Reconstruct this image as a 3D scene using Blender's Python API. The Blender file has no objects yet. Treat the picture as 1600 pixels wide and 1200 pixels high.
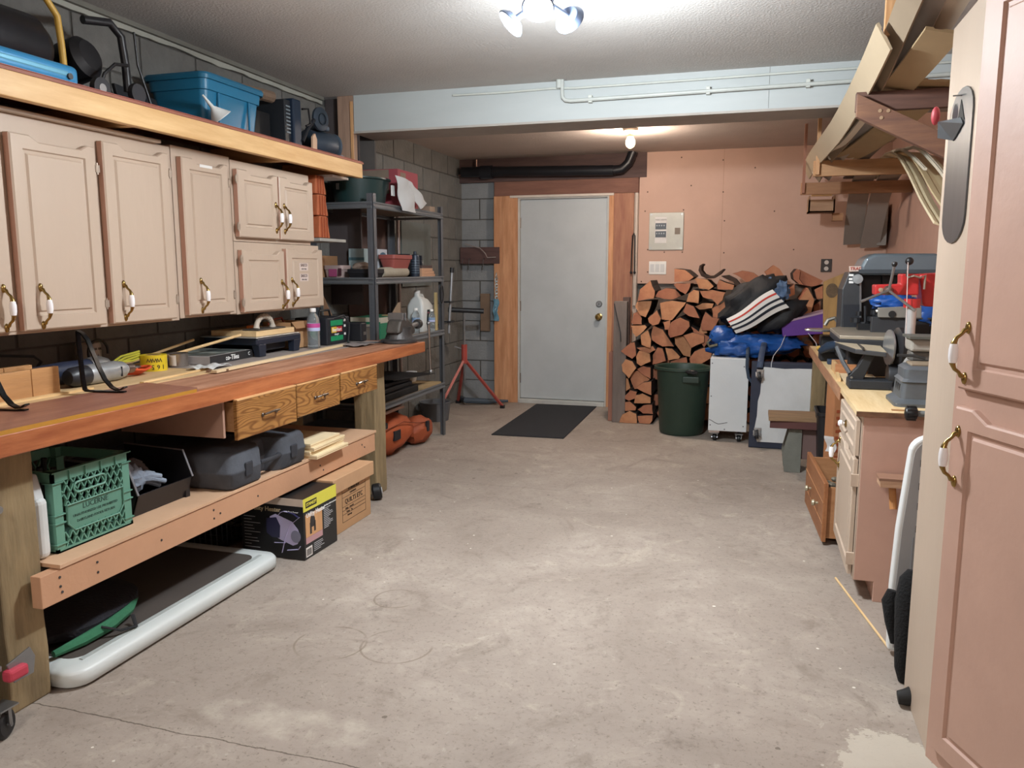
import bpy, math, random
from mathutils import Vector, Matrix, noise
rnd = random.Random(7)
sc = bpy.context.scene
col = sc.collection
# ---------------------------------------------------------------- camera
F, VX, VY, H = 1240.0, 1178.0, 420.0, 1.35
yc = Vector((VX-800, 600-VY, -F)).normalized()
zc = Vector((0, F, 600-VY)).normalized()
xc = yc.cross(zc)
R3 = Matrix((xc, yc, zc))
cam_d = bpy.data.cameras.new('camera')
cam_d.sensor_fit = 'HORIZONTAL'; cam_d.sensor_width = 36; cam_d.lens = F/1600*36
cam_d.clip_start = .05
cam = bpy.data.objects.new('camera', cam_d); col.objects.link(cam)
cam.matrix_world = Matrix.Translation((0, 0, H)) @ R3.to_4x4()
sc.camera = cam
# ---------------------------------------------------------------- world, exposure, lamps
w = bpy.data.worlds.new('world'); sc.world = w; w.use_nodes = True
w.node_tree.nodes['Background'].inputs[0].default_value = (.5, .55, .6, 1)
w.node_tree.nodes['Background'].inputs[1].default_value = .25
sc.view_settings.view_transform = 'Standard'; sc.view_settings.look = 'None'
sc.view_settings.exposure = 0.0; sc.view_settings.gamma = 1
sc.view_settings.use_curve_mapping = False
def lamp(name, kind, loc, power, color, size=.1, aim=None, shape='DISK', spread=None):
    d = bpy.data.lights.new(name, kind); d.energy = power; d.color = color
    if kind == 'AREA':
        d.shape = shape; d.size = size
        if spread: d.spread = math.radians(spread)
    else: d.shadow_soft_size = size
    o = bpy.data.objects.new(name, d); col.objects.link(o); o.location = loc
    if aim: o.rotation_euler = (Vector(aim)-Vector(loc)).to_track_quat('-Z', 'Y').to_euler()
    return o
COOL = (.90, .96, 1.0)
lamp('wing_lamp_light', 'AREA', (-.765, 2.85, 2.238), 37, COOL, .09, (-.60, 1.6, .6))
lamp('wing_lamp_light', 'AREA', (-.915, 2.98, 2.235), 9, COOL, .09, (-2.6, 3.0, .9))
lamp('wing_lamp_light', 'AREA', (-.69, 3.06, 2.25), 52, COOL, .09, (.2, 6.6, .7))
lamp('wing_lamp_light', 'POINT', (-.78, 2.94, 2.17), 42, COOL, .07)
lamp('socket_bulb_light', 'POINT', (-.965, 6.40, 2.33), 275, (1.0, .85, .72), .045)
lamp('rear_fill_light', 'AREA', (-.75, -.9, 2.46), 60, (1.0, .93, .86), .6, (-.75, -.5, 0))  # soft fill added behind the camera, stands for no known fixture
# ---------------------------------------------------------------- helpers
def ray(px, py): return R3 @ Vector((px-800, 600-py, -F))
def at(px, py, x=None, y=None, z=None):
    """point on the plane x=, y= or z= seen at a photo pixel (used to measure real positions)"""
    d = ray(px, py); C0 = Vector((0, 0, H))
    t = (x/d.x) if x is not None else (y/d.y) if y is not None else ((z-H)/d.z)
    return C0+d*t
def hx(h):
    f = lambda v: v/12.92 if v <= .04045 else ((v+.055)/1.055)**2.4
    return tuple(f(int(h[i:i+2], 16)/255) for i in (0, 2, 4))+(1,)
MATS = {}
def mat(h, rough=.6, metal=0, var=.10, sc_=6, bump=0, bs=60, st=(1, 1, 1), h2=None, lo=.3, hi=.7, emit=0, trans=0, spec=.5, coat=0):
    key = (h, rough, metal, var, sc_, bump, bs, st, h2, lo, hi, emit, trans, spec, coat)
    if key in MATS: return MATS[key]
    m = bpy.data.materials.new('m_%d' % len(MATS)); MATS[key] = m
    m.use_nodes = True; nt = m.node_tree; n = nt.nodes; l = nt.links
    b = n['Principled BSDF']
    b.inputs['Roughness'].default_value = rough; b.inputs['Metallic'].default_value = metal
    b.inputs['Specular IOR Level'].default_value = spec
    if coat: b.inputs['Coat Weight'].default_value = coat; b.inputs['Coat Roughness'].default_value = .15
    if trans: b.inputs['Transmission Weight'].default_value = trans; b.inputs['IOR'].default_value = 1.33
    c = hx(h)
    if emit:
        b.inputs['Emission Color'].default_value = c; b.inputs['Emission Strength'].default_value = emit
    tc = n.new('ShaderNodeTexCoord'); mp = n.new('ShaderNodeMapping'); l.new(tc.outputs['Object'], mp.inputs[0])
    mp.inputs['Scale'].default_value = st
    if var or h2:
        nz = n.new('ShaderNodeTexNoise'); nz.inputs['Scale'].default_value = sc_; nz.inputs['Detail'].default_value = 6
        nz.inputs['Roughness'].default_value = .62
        l.new(mp.outputs[0], nz.inputs['Vector'])
        cr = n.new('ShaderNodeValToRGB'); l.new(nz.outputs[0], cr.inputs[0])
        cr.color_ramp.elements[0].position = lo; cr.color_ramp.elements[1].position = hi
        c2 = hx(h2) if h2 else tuple(min(1, v*(1+var)) for v in c[:3])+(1,)
        c1 = c if h2 else tuple(v*(1-var) for v in c[:3])+(1,)
        cr.color_ramp.elements[0].color = c1; cr.color_ramp.elements[1].color = c2
        l.new(cr.outputs[0], b.inputs['Base Color'])
    else: b.inputs['Base Color'].default_value = c
    if bump:
        nb = n.new('ShaderNodeTexNoise'); nb.inputs['Scale'].default_value = bs; nb.inputs['Detail'].default_value = 4
        l.new(mp.outputs[0], nb.inputs['Vector'])
        bp = n.new('ShaderNodeBump'); bp.inputs['Strength'].default_value = bump; bp.inputs['Distance'].default_value = .01
        l.new(nb.outputs[0], bp.inputs['Height']); l.new(bp.outputs[0], b.inputs['Normal'])
    return m
def wood(a, b_, axis='y', rough=.55, s=3.0, bump=.15, coat=0):
    st = {'x': (.12, 1, 1), 'y': (1, .12, 1), 'z': (1, 1, .12)}[axis]
    return mat(a, rough, 0, 0, s*8, bump, 90, st, b_, .35, .68, coat=coat)
def oak():
    m = bpy.data.materials.new('oak'); m.use_nodes = True; n = m.node_tree.nodes; l = m.node_tree.links; b = n['Principled BSDF']
    tc = n.new('ShaderNodeTexCoord'); mp = n.new('ShaderNodeMapping'); mp.inputs['Scale'].default_value = (1, .7, 3.0)
    l.new(tc.outputs['Object'], mp.inputs[0])
    nz = n.new('ShaderNodeTexNoise'); nz.inputs['Scale'].default_value = 3.2; l.new(mp.outputs[0], nz.inputs[0]); nz.inputs['Detail'].default_value = 1
    wv = n.new('ShaderNodeMath'); wv.operation = 'MULTIPLY'; l.new(nz.outputs[0], wv.inputs[0]); wv.inputs[1].default_value = 120
    sn = n.new('ShaderNodeMath'); sn.operation = 'SINE'; l.new(wv.outputs[0], sn.inputs[0])
    mr = n.new('ShaderNodeMapRange'); l.new(sn.outputs[0], mr.inputs[0]); mr.inputs[1].default_value = -1
    cr = n.new('ShaderNodeValToRGB'); l.new(mr.outputs[0], cr.inputs[0])
    cr.color_ramp.elements[0].color = hx('784d25'); cr.color_ramp.elements[1].color = hx('a3743f')
    cr.color_ramp.elements[0].position = .0; cr.color_ramp.elements[1].position = .55
    m2 = n.new('ShaderNodeMapping'); m2.inputs['Scale'].default_value = (1, .06, 1); l.new(tc.outputs['Object'], m2.inputs[0])
    n2 = n.new('ShaderNodeTexNoise'); n2.inputs['Scale'].default_value = 160; n2.inputs['Detail'].default_value = 4; l.new(m2.outputs[0], n2.inputs[0])
    mx = n.new('ShaderNodeMix'); mx.data_type = 'RGBA'; r2_ = n.new('ShaderNodeMapRange'); l.new(n2.outputs[0], r2_.inputs[0]); r2_.inputs[1].default_value = .45; r2_.inputs[2].default_value = .7; r2_.inputs[4].default_value = .7; l.new(r2_.outputs[0], mx.inputs[0]); l.new(cr.outputs[0], mx.inputs[6]); mx.inputs[7].default_value = hx('7a4f28')
    l.new(mx.outputs[2], b.inputs['Base Color']); b.inputs['Roughness'].default_value = .45
    return m
OFF = {}
LOCAL = set()
def root_off(o):
    return OFF.get(o.name, Vector((0, 0, 0)))
class MB:
    def __init__(s): s.v = []; s.f = []; s.m = []; s.mi = 0
    def add(s, vs, fs):
        b = len(s.v); s.v += [tuple(p) for p in vs]
        for f in fs: s.f.append(tuple(b+i for i in f)); s.m.append(s.mi)
        return s
    def box(s, x0, x1, y0, y1, z0, z1, M=None):
        vs = [Vector((x, y, z)) for z in (z0, z1) for y in (y0, y1) for x in (x0, x1)]
        if M: vs = [M @ p for p in vs]
        return s.add(vs, [(0, 2, 3, 1), (4, 5, 7, 6), (0, 1, 5, 4), (2, 6, 7, 3), (0, 4, 6, 2), (1, 3, 7, 5)])
    def prism(s, pts, vec, flip=False):
        n = len(pts); pts = [Vector(p) for p in pts]; vec = Vector(vec)
        nn = Vector((0, 0, 0))
        for i in range(n): nn += pts[i].cross(pts[(i+1) % n])
        if nn.dot(vec) > 0: pts = pts[::-1]
        vs = pts+[p+vec for p in pts]
        return s.add(vs, [tuple(range(n)), tuple(range(2*n-1, n-1, -1))]+[((i+1) % n, i, n+i, n+(i+1) % n) for i in range(n)])
    def ringloft(s, rings, cap=True, closed=False):
        n = len(rings[0]); vs = [p for r in rings for p in r]; fs = []
        for k in range(len(rings)-1 + (1 if closed else 0)):
            a = k*n; b = ((k+1) % len(rings))*n
            for i in range(n): j = (i+1) % n; fs.append((a+i, a+j, b+j, b+i))
        if cap and not closed: fs += [tuple(range(n-1, -1, -1)), tuple((len(rings)-1)*n+i for i in range(n))]
        return s.add(vs, fs)
    def cyl(s, p0, p1, r, r2=None, n=14, cap=True):
        p0 = Vector(p0); p1 = Vector(p1); r2 = r if r2 is None else r2
        q = (p1-p0).to_track_quat('Z', 'Y')
        c = [Vector((math.cos(2*math.pi*i/n), math.sin(2*math.pi*i/n), 0)) for i in range(n)]
        return s.ringloft([[p0+q @ (v*r) for v in c], [p1+q @ (v*r2) for v in c]], cap)
    def lathe(s, prof, c, d=(0, 0, 1), n=24, sx=1, sy=1, cap=True):
        c = Vector(c); q = Vector(d).to_track_quat('Z', 'Y')
        return s.ringloft([[c+q @ Vector((r*sx*math.cos(2*math.pi*i/n), r*sy*math.sin(2*math.pi*i/n), z)) for i in range(n)] for r, z in prof], cap)
    def tube(s, pts, r, n=8, closed=False, flat=1):
        pts = [Vector(p) for p in pts]; rings = []; up = None
        m = len(pts)
        for i, p in enumerate(pts):
            a = pts[(i-1) % m] if (closed or i > 0) else p; b = pts[(i+1) % m] if (closed or i < m-1) else p
            t = (b-a).normalized() if (b-a).length > 1e-9 else Vector((0, 0, 1))
            if up is None: up = Vector((0, 0, 1)) if abs(t.z) < .9 else Vector((1, 0, 0))
            u = (up-t*up.dot(t)).normalized(); up = u; v = t.cross(u)
            rr = r[i] if isinstance(r, (list, tuple)) else r
            rings.append([p+(u*math.cos(2*math.pi*k/n)*flat+v*math.sin(2*math.pi*k/n))*rr for k in range(n)])
        return s.ringloft(rings, True, closed)
    def ball(s, c, r, n=14, m=9, amp=0, fr=3, seed=0, zmin=None, M=None):
        c = Vector(c); r = Vector(r) if not isinstance(r, (int, float)) else Vector((r, r, r)); rings = []
        for k in range(m+1):
            th = math.pi*k/m; th = min(max(th, .06), math.pi-.06); ring = []
            for i in range(n):
                ph = 2*math.pi*i/n
                d = Vector((math.sin(th)*math.cos(ph), math.sin(th)*math.sin(ph), -math.cos(th)))
                k2 = 1+amp*noise.noise(d*fr+Vector((seed*7.3, seed, 0))) if amp else 1
                p = Vector((d.x*r.x, d.y*r.y, d.z*r.z))*k2
                if M: p = M @ p
                p = c+p
                if zmin is not None and p.z < zmin: p.z = zmin
                ring.append(p)
            rings.append(ring)
        return s.ringloft(rings)
    def slab(s, o, u, v, nrm, w_, h_, t, rings):
        """panel of size w x h, thickness t behind its face, with nested front rings (inset, depth)"""
        o, u, v, nrm = Vector(o), Vector(u), Vector(v), Vector(nrm)
        def rect(i, d): return [o+u*i+v*i+nrm*d, o+u*(w_-i)+v*i+nrm*d, o+u*(w_-i)+v*(h_-i)+nrm*d, o+u*i+v*(h_-i)+nrm*d]
        L = [rect(0, -t)]+[rect(i, d) for i, d in rings]
        return s.ringloft(L)
    def sheet(s, fn, nu, nv, th):
        vs = []; 
        P = [[Vector(fn(i/nu, j/nv)) for j in range(nv+1)] for i in range(nu+1)]
        N = [[None]*(nv+1) for _ in range(nu+1)]
        for i in range(nu+1):
            for j in range(nv+1):
                a = P[min(i+1, nu)][j]-P[max(i-1, 0)][j]; b = P[i][min(j+1, nv)]-P[i][max(j-1, 0)]
                nn = a.cross(b); N[i][j] = nn.normalized() if nn.length > 1e-9 else Vector((0, 0, 1))
        K = (nu+1)*(nv+1)
        vs = [P[i][j] for i in range(nu+1) for j in range(nv+1)]+[P[i][j]-N[i][j]*th for i in range(nu+1) for j in range(nv+1)]
        ix = lambda i, j: i*(nv+1)+j
        fs = []
        for i in range(nu):
            for j in range(nv):
                q = (ix(i, j), ix(i+1, j), ix(i+1, j+1), ix(i, j+1)); fs.append(q); fs.append(tuple(K+t for t in q[::-1]))
        for i in range(nu):
            fs.append((ix(i+1, 0), ix(i, 0), K+ix(i, 0), K+ix(i+1, 0))); fs.append((ix(i, nv), ix(i+1, nv), K+ix(i+1, nv), K+ix(i, nv)))
        for j in range(nv):
            fs.append((ix(0, j), ix(0, j+1), K+ix(0, j+1), K+ix(0, j))); fs.append((ix(nu, j+1), ix(nu, j), K+ix(nu, j), K+ix(nu, j+1)))
        return s.add(vs, fs)
    def build(s, name, m, parent=None, bev=0, smooth=None, seg=2, ang=35):
        me = bpy.data.meshes.new(name)
        off = root_off(parent) if parent else Vector((0, 0, 0))
        vs = s.v if (parent is None or off.length == 0) else [(p[0]-off.x, p[1]-off.y, p[2]-off.z) for p in s.v]
        me.from_pydata(vs, [], s.f); me.validate()
        ms = m if isinstance(m, (list, tuple)) else [m]
        for q in ms: me.materials.append(q)
        if len(ms) > 1 and len(me.polygons) == len(s.m): me.polygons.foreach_set('material_index', s.m)
        if smooth:
            me.polygons.foreach_set('use_smooth', [True]*len(me.polygons)); me.set_sharp_from_angle(angle=math.radians(ang))
        o = bpy.data.objects.new(name, me); col.objects.link(o)
        if parent:
            o.parent = parent; OFF[o.name] = off
        if bev:
            md = o.modifiers.new('bevel', 'BEVEL'); md.width = bev; md.segments = seg; md.limit_method = 'ANGLE'; md.angle_limit = math.radians(40)
        return o
def tag(o, label=None, cat=None, group=None, kind=None):
    if label: o['label'] = label
    if cat: o['category'] = cat
    if group: o['group'] = group
    if kind: o['kind'] = kind
    return o
def thing(name, label, cat, loc=(0, 0, 0), group=None, rot=None):
    """Empty at the thing's base. Without rot, part meshes are given in room coordinates; with rot, in the thing's own."""
    o = bpy.data.objects.new(name, None); col.objects.link(o); o.location = loc; o.empty_display_size = .05
    if rot is not None: o.rotation_euler = rot if not isinstance(rot, (int, float)) else (0, 0, rot); OFF[o.name] = Vector((0, 0, 0))
    else: OFF[o.name] = Vector(loc)
    return tag(o, label, cat, group)
def struct(name, mb, m, parent=None, **k):
    o = mb.build(name, m, parent, **k)
    if not parent: o['kind'] = 'structure'
    return o
def solo(name, mb, m, label, cat, group=None, **k):
    """a thing that is one mesh, with its origin at its base centre"""
    xs = [p[0] for p in mb.v]; ys = [p[1] for p in mb.v]; zs = [p[2] for p in mb.v]
    c = Vector(((min(xs)+max(xs))/2, (min(ys)+max(ys))/2, min(zs)))
    mb.v = [(p[0]-c.x, p[1]-c.y, p[2]-c.z) for p in mb.v]
    o = mb.build(name, m, None, **k); o.location = c
    return tag(o, label, cat, group)
def text(name, s, size, origin, u, v, m, parent=None, ex=.0006, align='CENTER', bold=False):
    """flat lettering lying in the plane (u, v) with a hair of thickness"""
    cu = bpy.data.curves.new(name, 'FONT'); cu.body = s; cu.size = size; cu.extrude = ex; cu.align_x = align; cu.align_y = 'CENTER'
    cu.resolution_u = 2
    if bold: cu.offset = size*.02
    t = bpy.data.objects.new('tmp', cu); col.objects.link(t)
    dg = bpy.context.evaluated_depsgraph_get(); me = bpy.data.meshes.new_from_object(t.evaluated_get(dg)); bpy.data.objects.remove(t)
    u = Vector(u).normalized(); v = Vector(v).normalized(); n_ = u.cross(v)
    M = Matrix((u, v, n_)).transposed().to_4x4(); off = root_off(parent) if parent else Vector((0, 0, 0))
    M.translation = Vector(origin)-off
    me.transform(M); me.materials.clear(); me.materials.append(m)
    o = bpy.data.objects.new(name, me); col.objects.link(o)
    if parent: o.parent = parent; OFF[o.name] = off
    return o
X, Y, Z = Vector((1, 0, 0)), Vector((0, 1, 0)), Vector((0, 0, 1))
def rotz(a, c=(0, 0, 0)):
    return Matrix.Translation(c) @ Matrix.Rotation(a, 4, 'Z') @ Matrix.Translation(-Vector(c))
# ---------------------------------------------------------------- common materials
PAINT = mat('bba896', .42, var=.04, sc_=4, bump=.08, bs=30, st=(1, 1, .3))
PINK = mat('ba9787', .5, var=.05, sc_=5, bump=.08, bs=30)
PINKSH = mat('bd9786', .6, var=.06, sc_=5)
BRASS = mat('9c8350', .25, 1, var=.1)
PORC = mat('f2f0f2', .12, var=0, coat=.5)
BLACK = mat('16171a', .45, var=.2, sc_=20)
BLKM = mat('0d0e10', .7, var=.3, sc_=30)
DGREY = mat('3a3d44', .55, var=.2, sc_=10)
STEEL = mat('9a9da0', .35, .9, var=.15, sc_=10)
CHROME = mat('c5c8cc', .15, 1, var=.05)
IRON = mat('4c4a4a', .5, .6, var=.3, sc_=14, bump=.2)
PINE = wood('d3ad78', 'e6c795', 'y')
PINEX = wood('caa271', 'dfba86', 'x')
PINEZ = wood('b98a5e', 'd3a678', 'z')
PLY = wood('cdb48e', 'dfcaa6', 'y', s=2)
REDWD = wood('8f4d2c', 'b56f44', 'y', .38, coat=.25)
ROUGHW = mat('6f5f45', .85, var=0, sc_=14, bump=.8, bs=30, st=(1, 1, .18), h2='9a8562')
CARD = mat('b18a63', .8, var=.06, sc_=8)
CARDD = mat('96714d', .85, var=.08)
WHITE = mat('e6e6e4', .4, var=.04)
WPL = mat('d5dadb', .35, var=.04)
INK = mat('2a221c', .7, var=0)
# ================================================================ SETTING
XL, XR, YB, YN = -2.88, 1.10, 7.76, -2.0
def floor_material():
    m = bpy.data.materials.new('concrete_floor'); m.use_nodes = True; nt = m.node_tree; n = nt.nodes; l = nt.links; b = n['Principled BSDF']
    tc = n.new('ShaderNodeTexCoord'); P = tc.outputs['Object']
    def nz(s, d=6, r=.6, vec=P, dist=0):
        q = n.new('ShaderNodeTexNoise'); q.inputs['Scale'].default_value = s; q.inputs['Detail'].default_value = d; q.inputs['Roughness'].default_value = r
        q.inputs['Distortion'].default_value = dist; l.new(vec, q.inputs['Vector']); return q.outputs[0]
    def ramp(v, a, b_, ca=(0, 0, 0, 1), cb=(1, 1, 1, 1)):
        q = n.new('ShaderNodeValToRGB'); l.new(v, q.inputs[0]); q.color_ramp.elements[0].position = a; q.color_ramp.elements[1].position = b_
        q.color_ramp.elements[0].color = ca; q.color_ramp.elements[1].color = cb; return q.outputs[0]
    def mix(f, a, b_):
        q = n.new('ShaderNodeMix'); q.data_type = 'RGBA'
        (l.new(f, q.inputs[0]) if not isinstance(f, float) else setattr(q.inputs[0], 'default_value', f))
        for s_, v in ((6, a), (7, b_)):
            if isinstance(v, tuple): q.inputs[s_].default_value = v
            else: l.new(v, q.inputs[s_])
        return q.outputs[2]
    def mth(op, a, b_=None, c=None):
        q = n.new('ShaderNodeMath'); q.operation = op
        for i, v in enumerate((a, b_, c)):
            if v is None: continue
            if isinstance(v, (int, float)): q.inputs[i].default_value = v
            else: l.new(v, q.inputs[i])
        return q.outputs[0]
    base = mix(ramp(nz(1.1, 8, .65, dist=.6), .35, .66), hx('8b7f75'), hx('b1a69b'))
    base = mix(ramp(nz(5, 9, .7, dist=1), .38, .68), base, hx('9a8e84'))
    base = mix(mth('MULTIPLY', ramp(nz(2.6, 10, .75, dist=1.5), .56, .72), .55), base, hx('c9beae'))
    base = mix(mth('MULTIPLY', ramp(nz(24, 6, .8), .54, .68), .45), base, hx('6d6258'))
    sp = n.new('ShaderNodeSeparateXYZ'); l.new(P, sp.inputs[0]); x, y = sp.outputs[0], sp.outputs[1]
    # old stains, darker
    st = mth('MULTIPLY', ramp(nz(3.1, 7, .7), .60, .70), ramp(nz(14, 5, .8), .42, .6))
    base = mix(mth('MULTIPLY', st, .7), base, hx('5f554c'))
    base = mix(mth('MULTIPLY', ramp(nz(55, 4, .8), .57, .66), .6), base, hx('5e544a'))
    base = mix(mth('MULTIPLY', ramp(nz(1.7, 9, .7, dist=2.5), .55, .66), .45), base, hx('776b60'))
    base = mix(mth('MULTIPLY', ramp(nz(11, 8, .8, dist=1), .60, .70), .5), base, hx('c4bbb0'))
    # white paint drips
    vo = n.new('ShaderNodeTexVoronoi'); vo.inputs['Scale'].default_value = 9; l.new(P, vo.inputs['Vector'])
    dr = mth('MULTIPLY', mth('LESS_THAN', mth('ADD', vo.outputs['Distance'], mth('MULTIPLY', mth('SUBTRACT', nz(30, 3), .5), .12)), .045), ramp(nz(2.0, 3), .46, .52))
    base = mix(dr, base, hx('dbd5ca'))
    vo2 = n.new('ShaderNodeTexVoronoi'); vo2.inputs['Scale'].default_value = 7; l.new(P, vo2.inputs['Vector'])
    mpx = mth('MULTIPLY', mth('LESS_THAN', mth('ADD', vo2.outputs['Distance'], mth('MULTIPLY', mth('SUBTRACT', nz(22, 3), .5), .2)), .055), ramp(nz(1.3, 3), .46, .54))
    base = mix(mth('MULTIPLY', mpx, .7), base, hx('574c42'))
    # spilled white filler near the tall cupboard
    wob = mth('MULTIPLY', mth('SUBTRACT', nz(9, 6, .7), .5), .8)
    def disc(cx, cy, rx, ry, soft=.03):
        dx = mth('DIVIDE', mth('SUBTRACT', x, cx), rx); dy = mth('DIVIDE', mth('SUBTRACT', y, cy), ry)
        d = mth('SQRT', mth('ADD', mth('MULTIPLY', dx, dx), mth('MULTIPLY', dy, dy)))
        return ramp(mth('ADD', d, wob), .80, .80+soft, (1, 1, 1, 1), (0, 0, 0, 1))
    base = mix(mth('MULTIPLY', disc(.42, 2.1, .19, .36), .75), base, hx('c4bcae'))
    base = mix(mth('MULTIPLY', mth('MULTIPLY', disc(-1.28, 1.93, .34, .10, .5), ramp(nz(8, 6), .42, .7)), .55), base, hx('c9c0b2'))
    def ring(cx, cy, r, wd=.004):
        dx = mth('SUBTRACT', x, cx); dy = mth('SUBTRACT', y, cy)
        d = mth('SQRT', mth('ADD', mth('MULTIPLY', dx, dx), mth('MULTIPLY', dy, dy)))
        return mth('MULTIPLY', mth('LESS_THAN', mth('ABSOLUTE', mth('SUBTRACT', d, r)), wd), ramp(nz(6, 2), .42, .55))
    for a in ((-1.42, 2.42, .13), (-1.18, 2.47, .13), (-1.36, 2.85, .09)):
        base = mix(mth('MULTIPLY', ring(*a), .5), base, hx('6f6252'))
    # crack
    cr = mth('LESS_THAN', mth('ABSOLUTE', mth('ADD', mth('SUBTRACT', y, 1.79), mth('MULTIPLY', mth('SUBTRACT', nz(4, 5, .7), .5), .045))), .0022)
    base = mix(mth('MULTIPLY', cr, .8), base, hx('4b4036'))
    cr2 = mth('LESS_THAN', mth('ABSOLUTE', mth('ADD', mth('SUBTRACT', y, 4.62), mth('MULTIPLY', mth('SUBTRACT', nz(2, 5, .7), .5), .10))), .003)
    base = mix(mth('MULTIPLY', cr2, .35), base, hx('5b5046'))
    l.new(base, b.inputs['Base Color']); b.inputs['Roughness'].default_value = .62; b.inputs['Specular IOR Level'].default_value = .4
    bp = n.new('ShaderNodeBump'); bp.inputs['Strength'].default_value = .2; bp.inputs['Distance'].default_value = .01; l.new(nz(40, 5, .7), bp.inputs['Height']); l.new(bp.outputs[0], b.inputs['Normal'])
    return m
struct('floor', MB().box(XL-.2, XR+.2, YN-.2, YB+.2, -.12, 0), floor_material())
CEIL = mat('bab8b5', .8, var=.05, sc_=3, bump=.35, bs=80)
struct('ceiling', MB().box(XL-.2, XR+.2, YN-.2, 5.0, 2.50, 2.65), CEIL)
struct('ceiling', MB().box(XL-.2, XR+.2, 5.3, YB+.2, 2.43, 2.65), mat('c2b4aa', .75, var=.06, sc_=3, bump=.3, bs=60))
BLOCK = mat('6f6e6a', .9, var=.14, sc_=9, bump=.6, bs=45)
BLOCKL = mat('85888a', .85, var=.12, sc_=4, bump=.5, bs=45)
MORT = mat('5d5b57', .95, var=.1, bump=.4)
# left wall: mortar core with block faces standing proud
wl = struct('wall_left', MB().box(XL-.2, XL, YN, YB+.2, 0, 2.5), MORT)
mesh_cache = {}
def block(parent, key, m, dims, loc):
    if key not in mesh_cache:
        q = MB().box(0, dims[0], 0, dims[1], 0, dims[2]).build('block', m, None, bev=.003)
        mesh_cache[key] = q.data; q.parent = parent; q.location = loc; return q
    q = bpy.data.objects.new('block', mesh_cache[key]); col.objects.link(q); q.parent = parent; q.location = loc
    md = q.modifiers.new('bevel', 'BEVEL'); md.width = .003; md.segments = 1; return q
for r in range(12):
    y = 1.1 - (.2 if r % 2 else 0)
    while y < YB:
        y1 = min(y+.395, YB); full = y1-y > .39
        block(wl, ('L', round(y1-y, 3)), BLOCK, (.008, y1-y-.004, .196), (XL, y, r*.205+.002)); y += .405
# back wall in sections: block left of the door, framing, lower concrete on the right, painted board above
wb = struct('wall_back', MB().box(XL-.2, XR+.2, YB, YB+.2, 0, 2.5), MORT)
for r in range(11):
    x = XL - (.2 if r % 2 else 0)
    while x < -2.50:
        a, b_ = max(x, XL), min(x+.395, -2.50)
        if b_-a > .03: block(wb, ('B', round(b_-a, 3)), BLOCKL, (b_-a-.004, .01, .196), (a, YB-.01, r*.205+.002))
        x += .405
struct('wall_right', MB().box(XR, XR+.2, YN, YB+.2, 0, 2.5), PINKSH)
struct('wall_front', MB().box(XL-.2, XR+.2, YN-.2, YN, 0, 2.5), mat('b8ab9d', .7))
board = struct('trim_1', MB().box(-1.066, XR, 7.70, YB, 1.21, 2.43), mat('bc9885', .6, var=.04, sc_=4, bump=.1))
sm = mat('5a4032', .6, 0, 0)
for i, (px, py) in enumerate([(1008, 250), (1065, 246), (1012, 300), (1008, 330), (1068, 328), (1012, 390), (1038, 394), (1066, 394), (1012, 425), (1002, 440), (1080, 290), (1130, 300), (1132, 345), (1131, 395), (1180, 262), (1240, 390), (1210, 330), (1300, 345), (1130, 250)]):
    p = at(px, py, y=7.70); MB().cyl((p.x, 7.70, p.z), (p.x, 7.696, p.z), .007, n=8).build('screw', sm, board)
MB().box(-.302, -.299, 7.699, 7.701, 1.21, 2.43).build('joint', mat('9d7c68', .8), board)
struct('trim_2', MB().box(-1.0, XR, 7.735, YB, 0, 1.208), mat('6f655e', .9, var=.12, bump=.3))
# beam with a lip
WB = mat('aab0b0', .6, var=.05, sc_=5, bump=.12, bs=20, st=(.2, 1, 1))
bm_ = struct('trim_3', MB().box(-2.62, XR, 5.0, 5.30, 2.265, 2.505), WB)
MB().box(-2.62, XR, 4.992, 5.31, 2.252, 2.266).build('lip', mat('a39d96', .7), bm_)
MB().box(.04, .042, 4.9985, 5.0, 2.27, 2.5).build('joint', mat('6a6a66', .8), bm_)
MB().box(XL-.01, -2.62, 5.30, 5.32, 2.02, 2.505).build('end_board', mat('57524f', .8), bm_)
# white ragged strip along the left wall under the ceiling
mb = MB(); pts = []
for i in range(70):
    y = 1.0+i*.058; pts.append((XL+.012, y, 2.455+.012*noise.noise(Vector((y*6, 0, 0)))+.008*noise.noise(Vector((y*25, 3, 0)))))
mb.prism(pts+[(XL+.012, pts[-1][1], 2.5), (XL+.012, 1.0, 2.5)], (.012, 0, 0))
struct('trim_4', mb, mat('a9aaa0', .8, var=.1))
struct('trim_5', MB().box(XL+.022, XL+.045, 1.0, 4.99, 2.478, 2.5), mat('77766e', .8))
# door opening framing
STUD = wood('b27c56', 'cf9a72', 'z', .7)
STUDD = wood('8f5f4c', 'a97a60', 'z', .75)
fr = struct('trim_6', MB().box(-2.50, -2.41, 7.66, YB, 0, 2.06), STUD, bev=.002)
tag(MB().box(-2.41, -2.30, 7.655, YB, 0, 2.06).build('stud', STUD, fr, bev=.002))
MB().box(-2.30, -2.255, 7.66, YB, 0, 2.06).build('stud', STUD, fr, bev=.002)
MB().box(-1.345, -1.30, 7.66, YB, 0, 2.06).build('stud', STUD, fr, bev=.002)
MB().box(-1.30, -1.11, 7.67, YB, 0, 2.06).build('stud', STUDD, fr, bev=.002)
MB().box(-1.109, -1.068, 7.69, YB, 0, 2.06).build('stud', mat('b9a698', .6), fr, bev=.002)
MB().box(-2.50, -1.07, 7.675, YB, 2.062, 2.20).build('header', wood('6d4a3e', '80594a', 'x', .8), fr, bev=.003)
MB().box(-2.33, -1.30, 7.65, 7.66, 2.04, 2.062).build('cap_trim', mat('c8bdb2', .6), fr)
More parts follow.
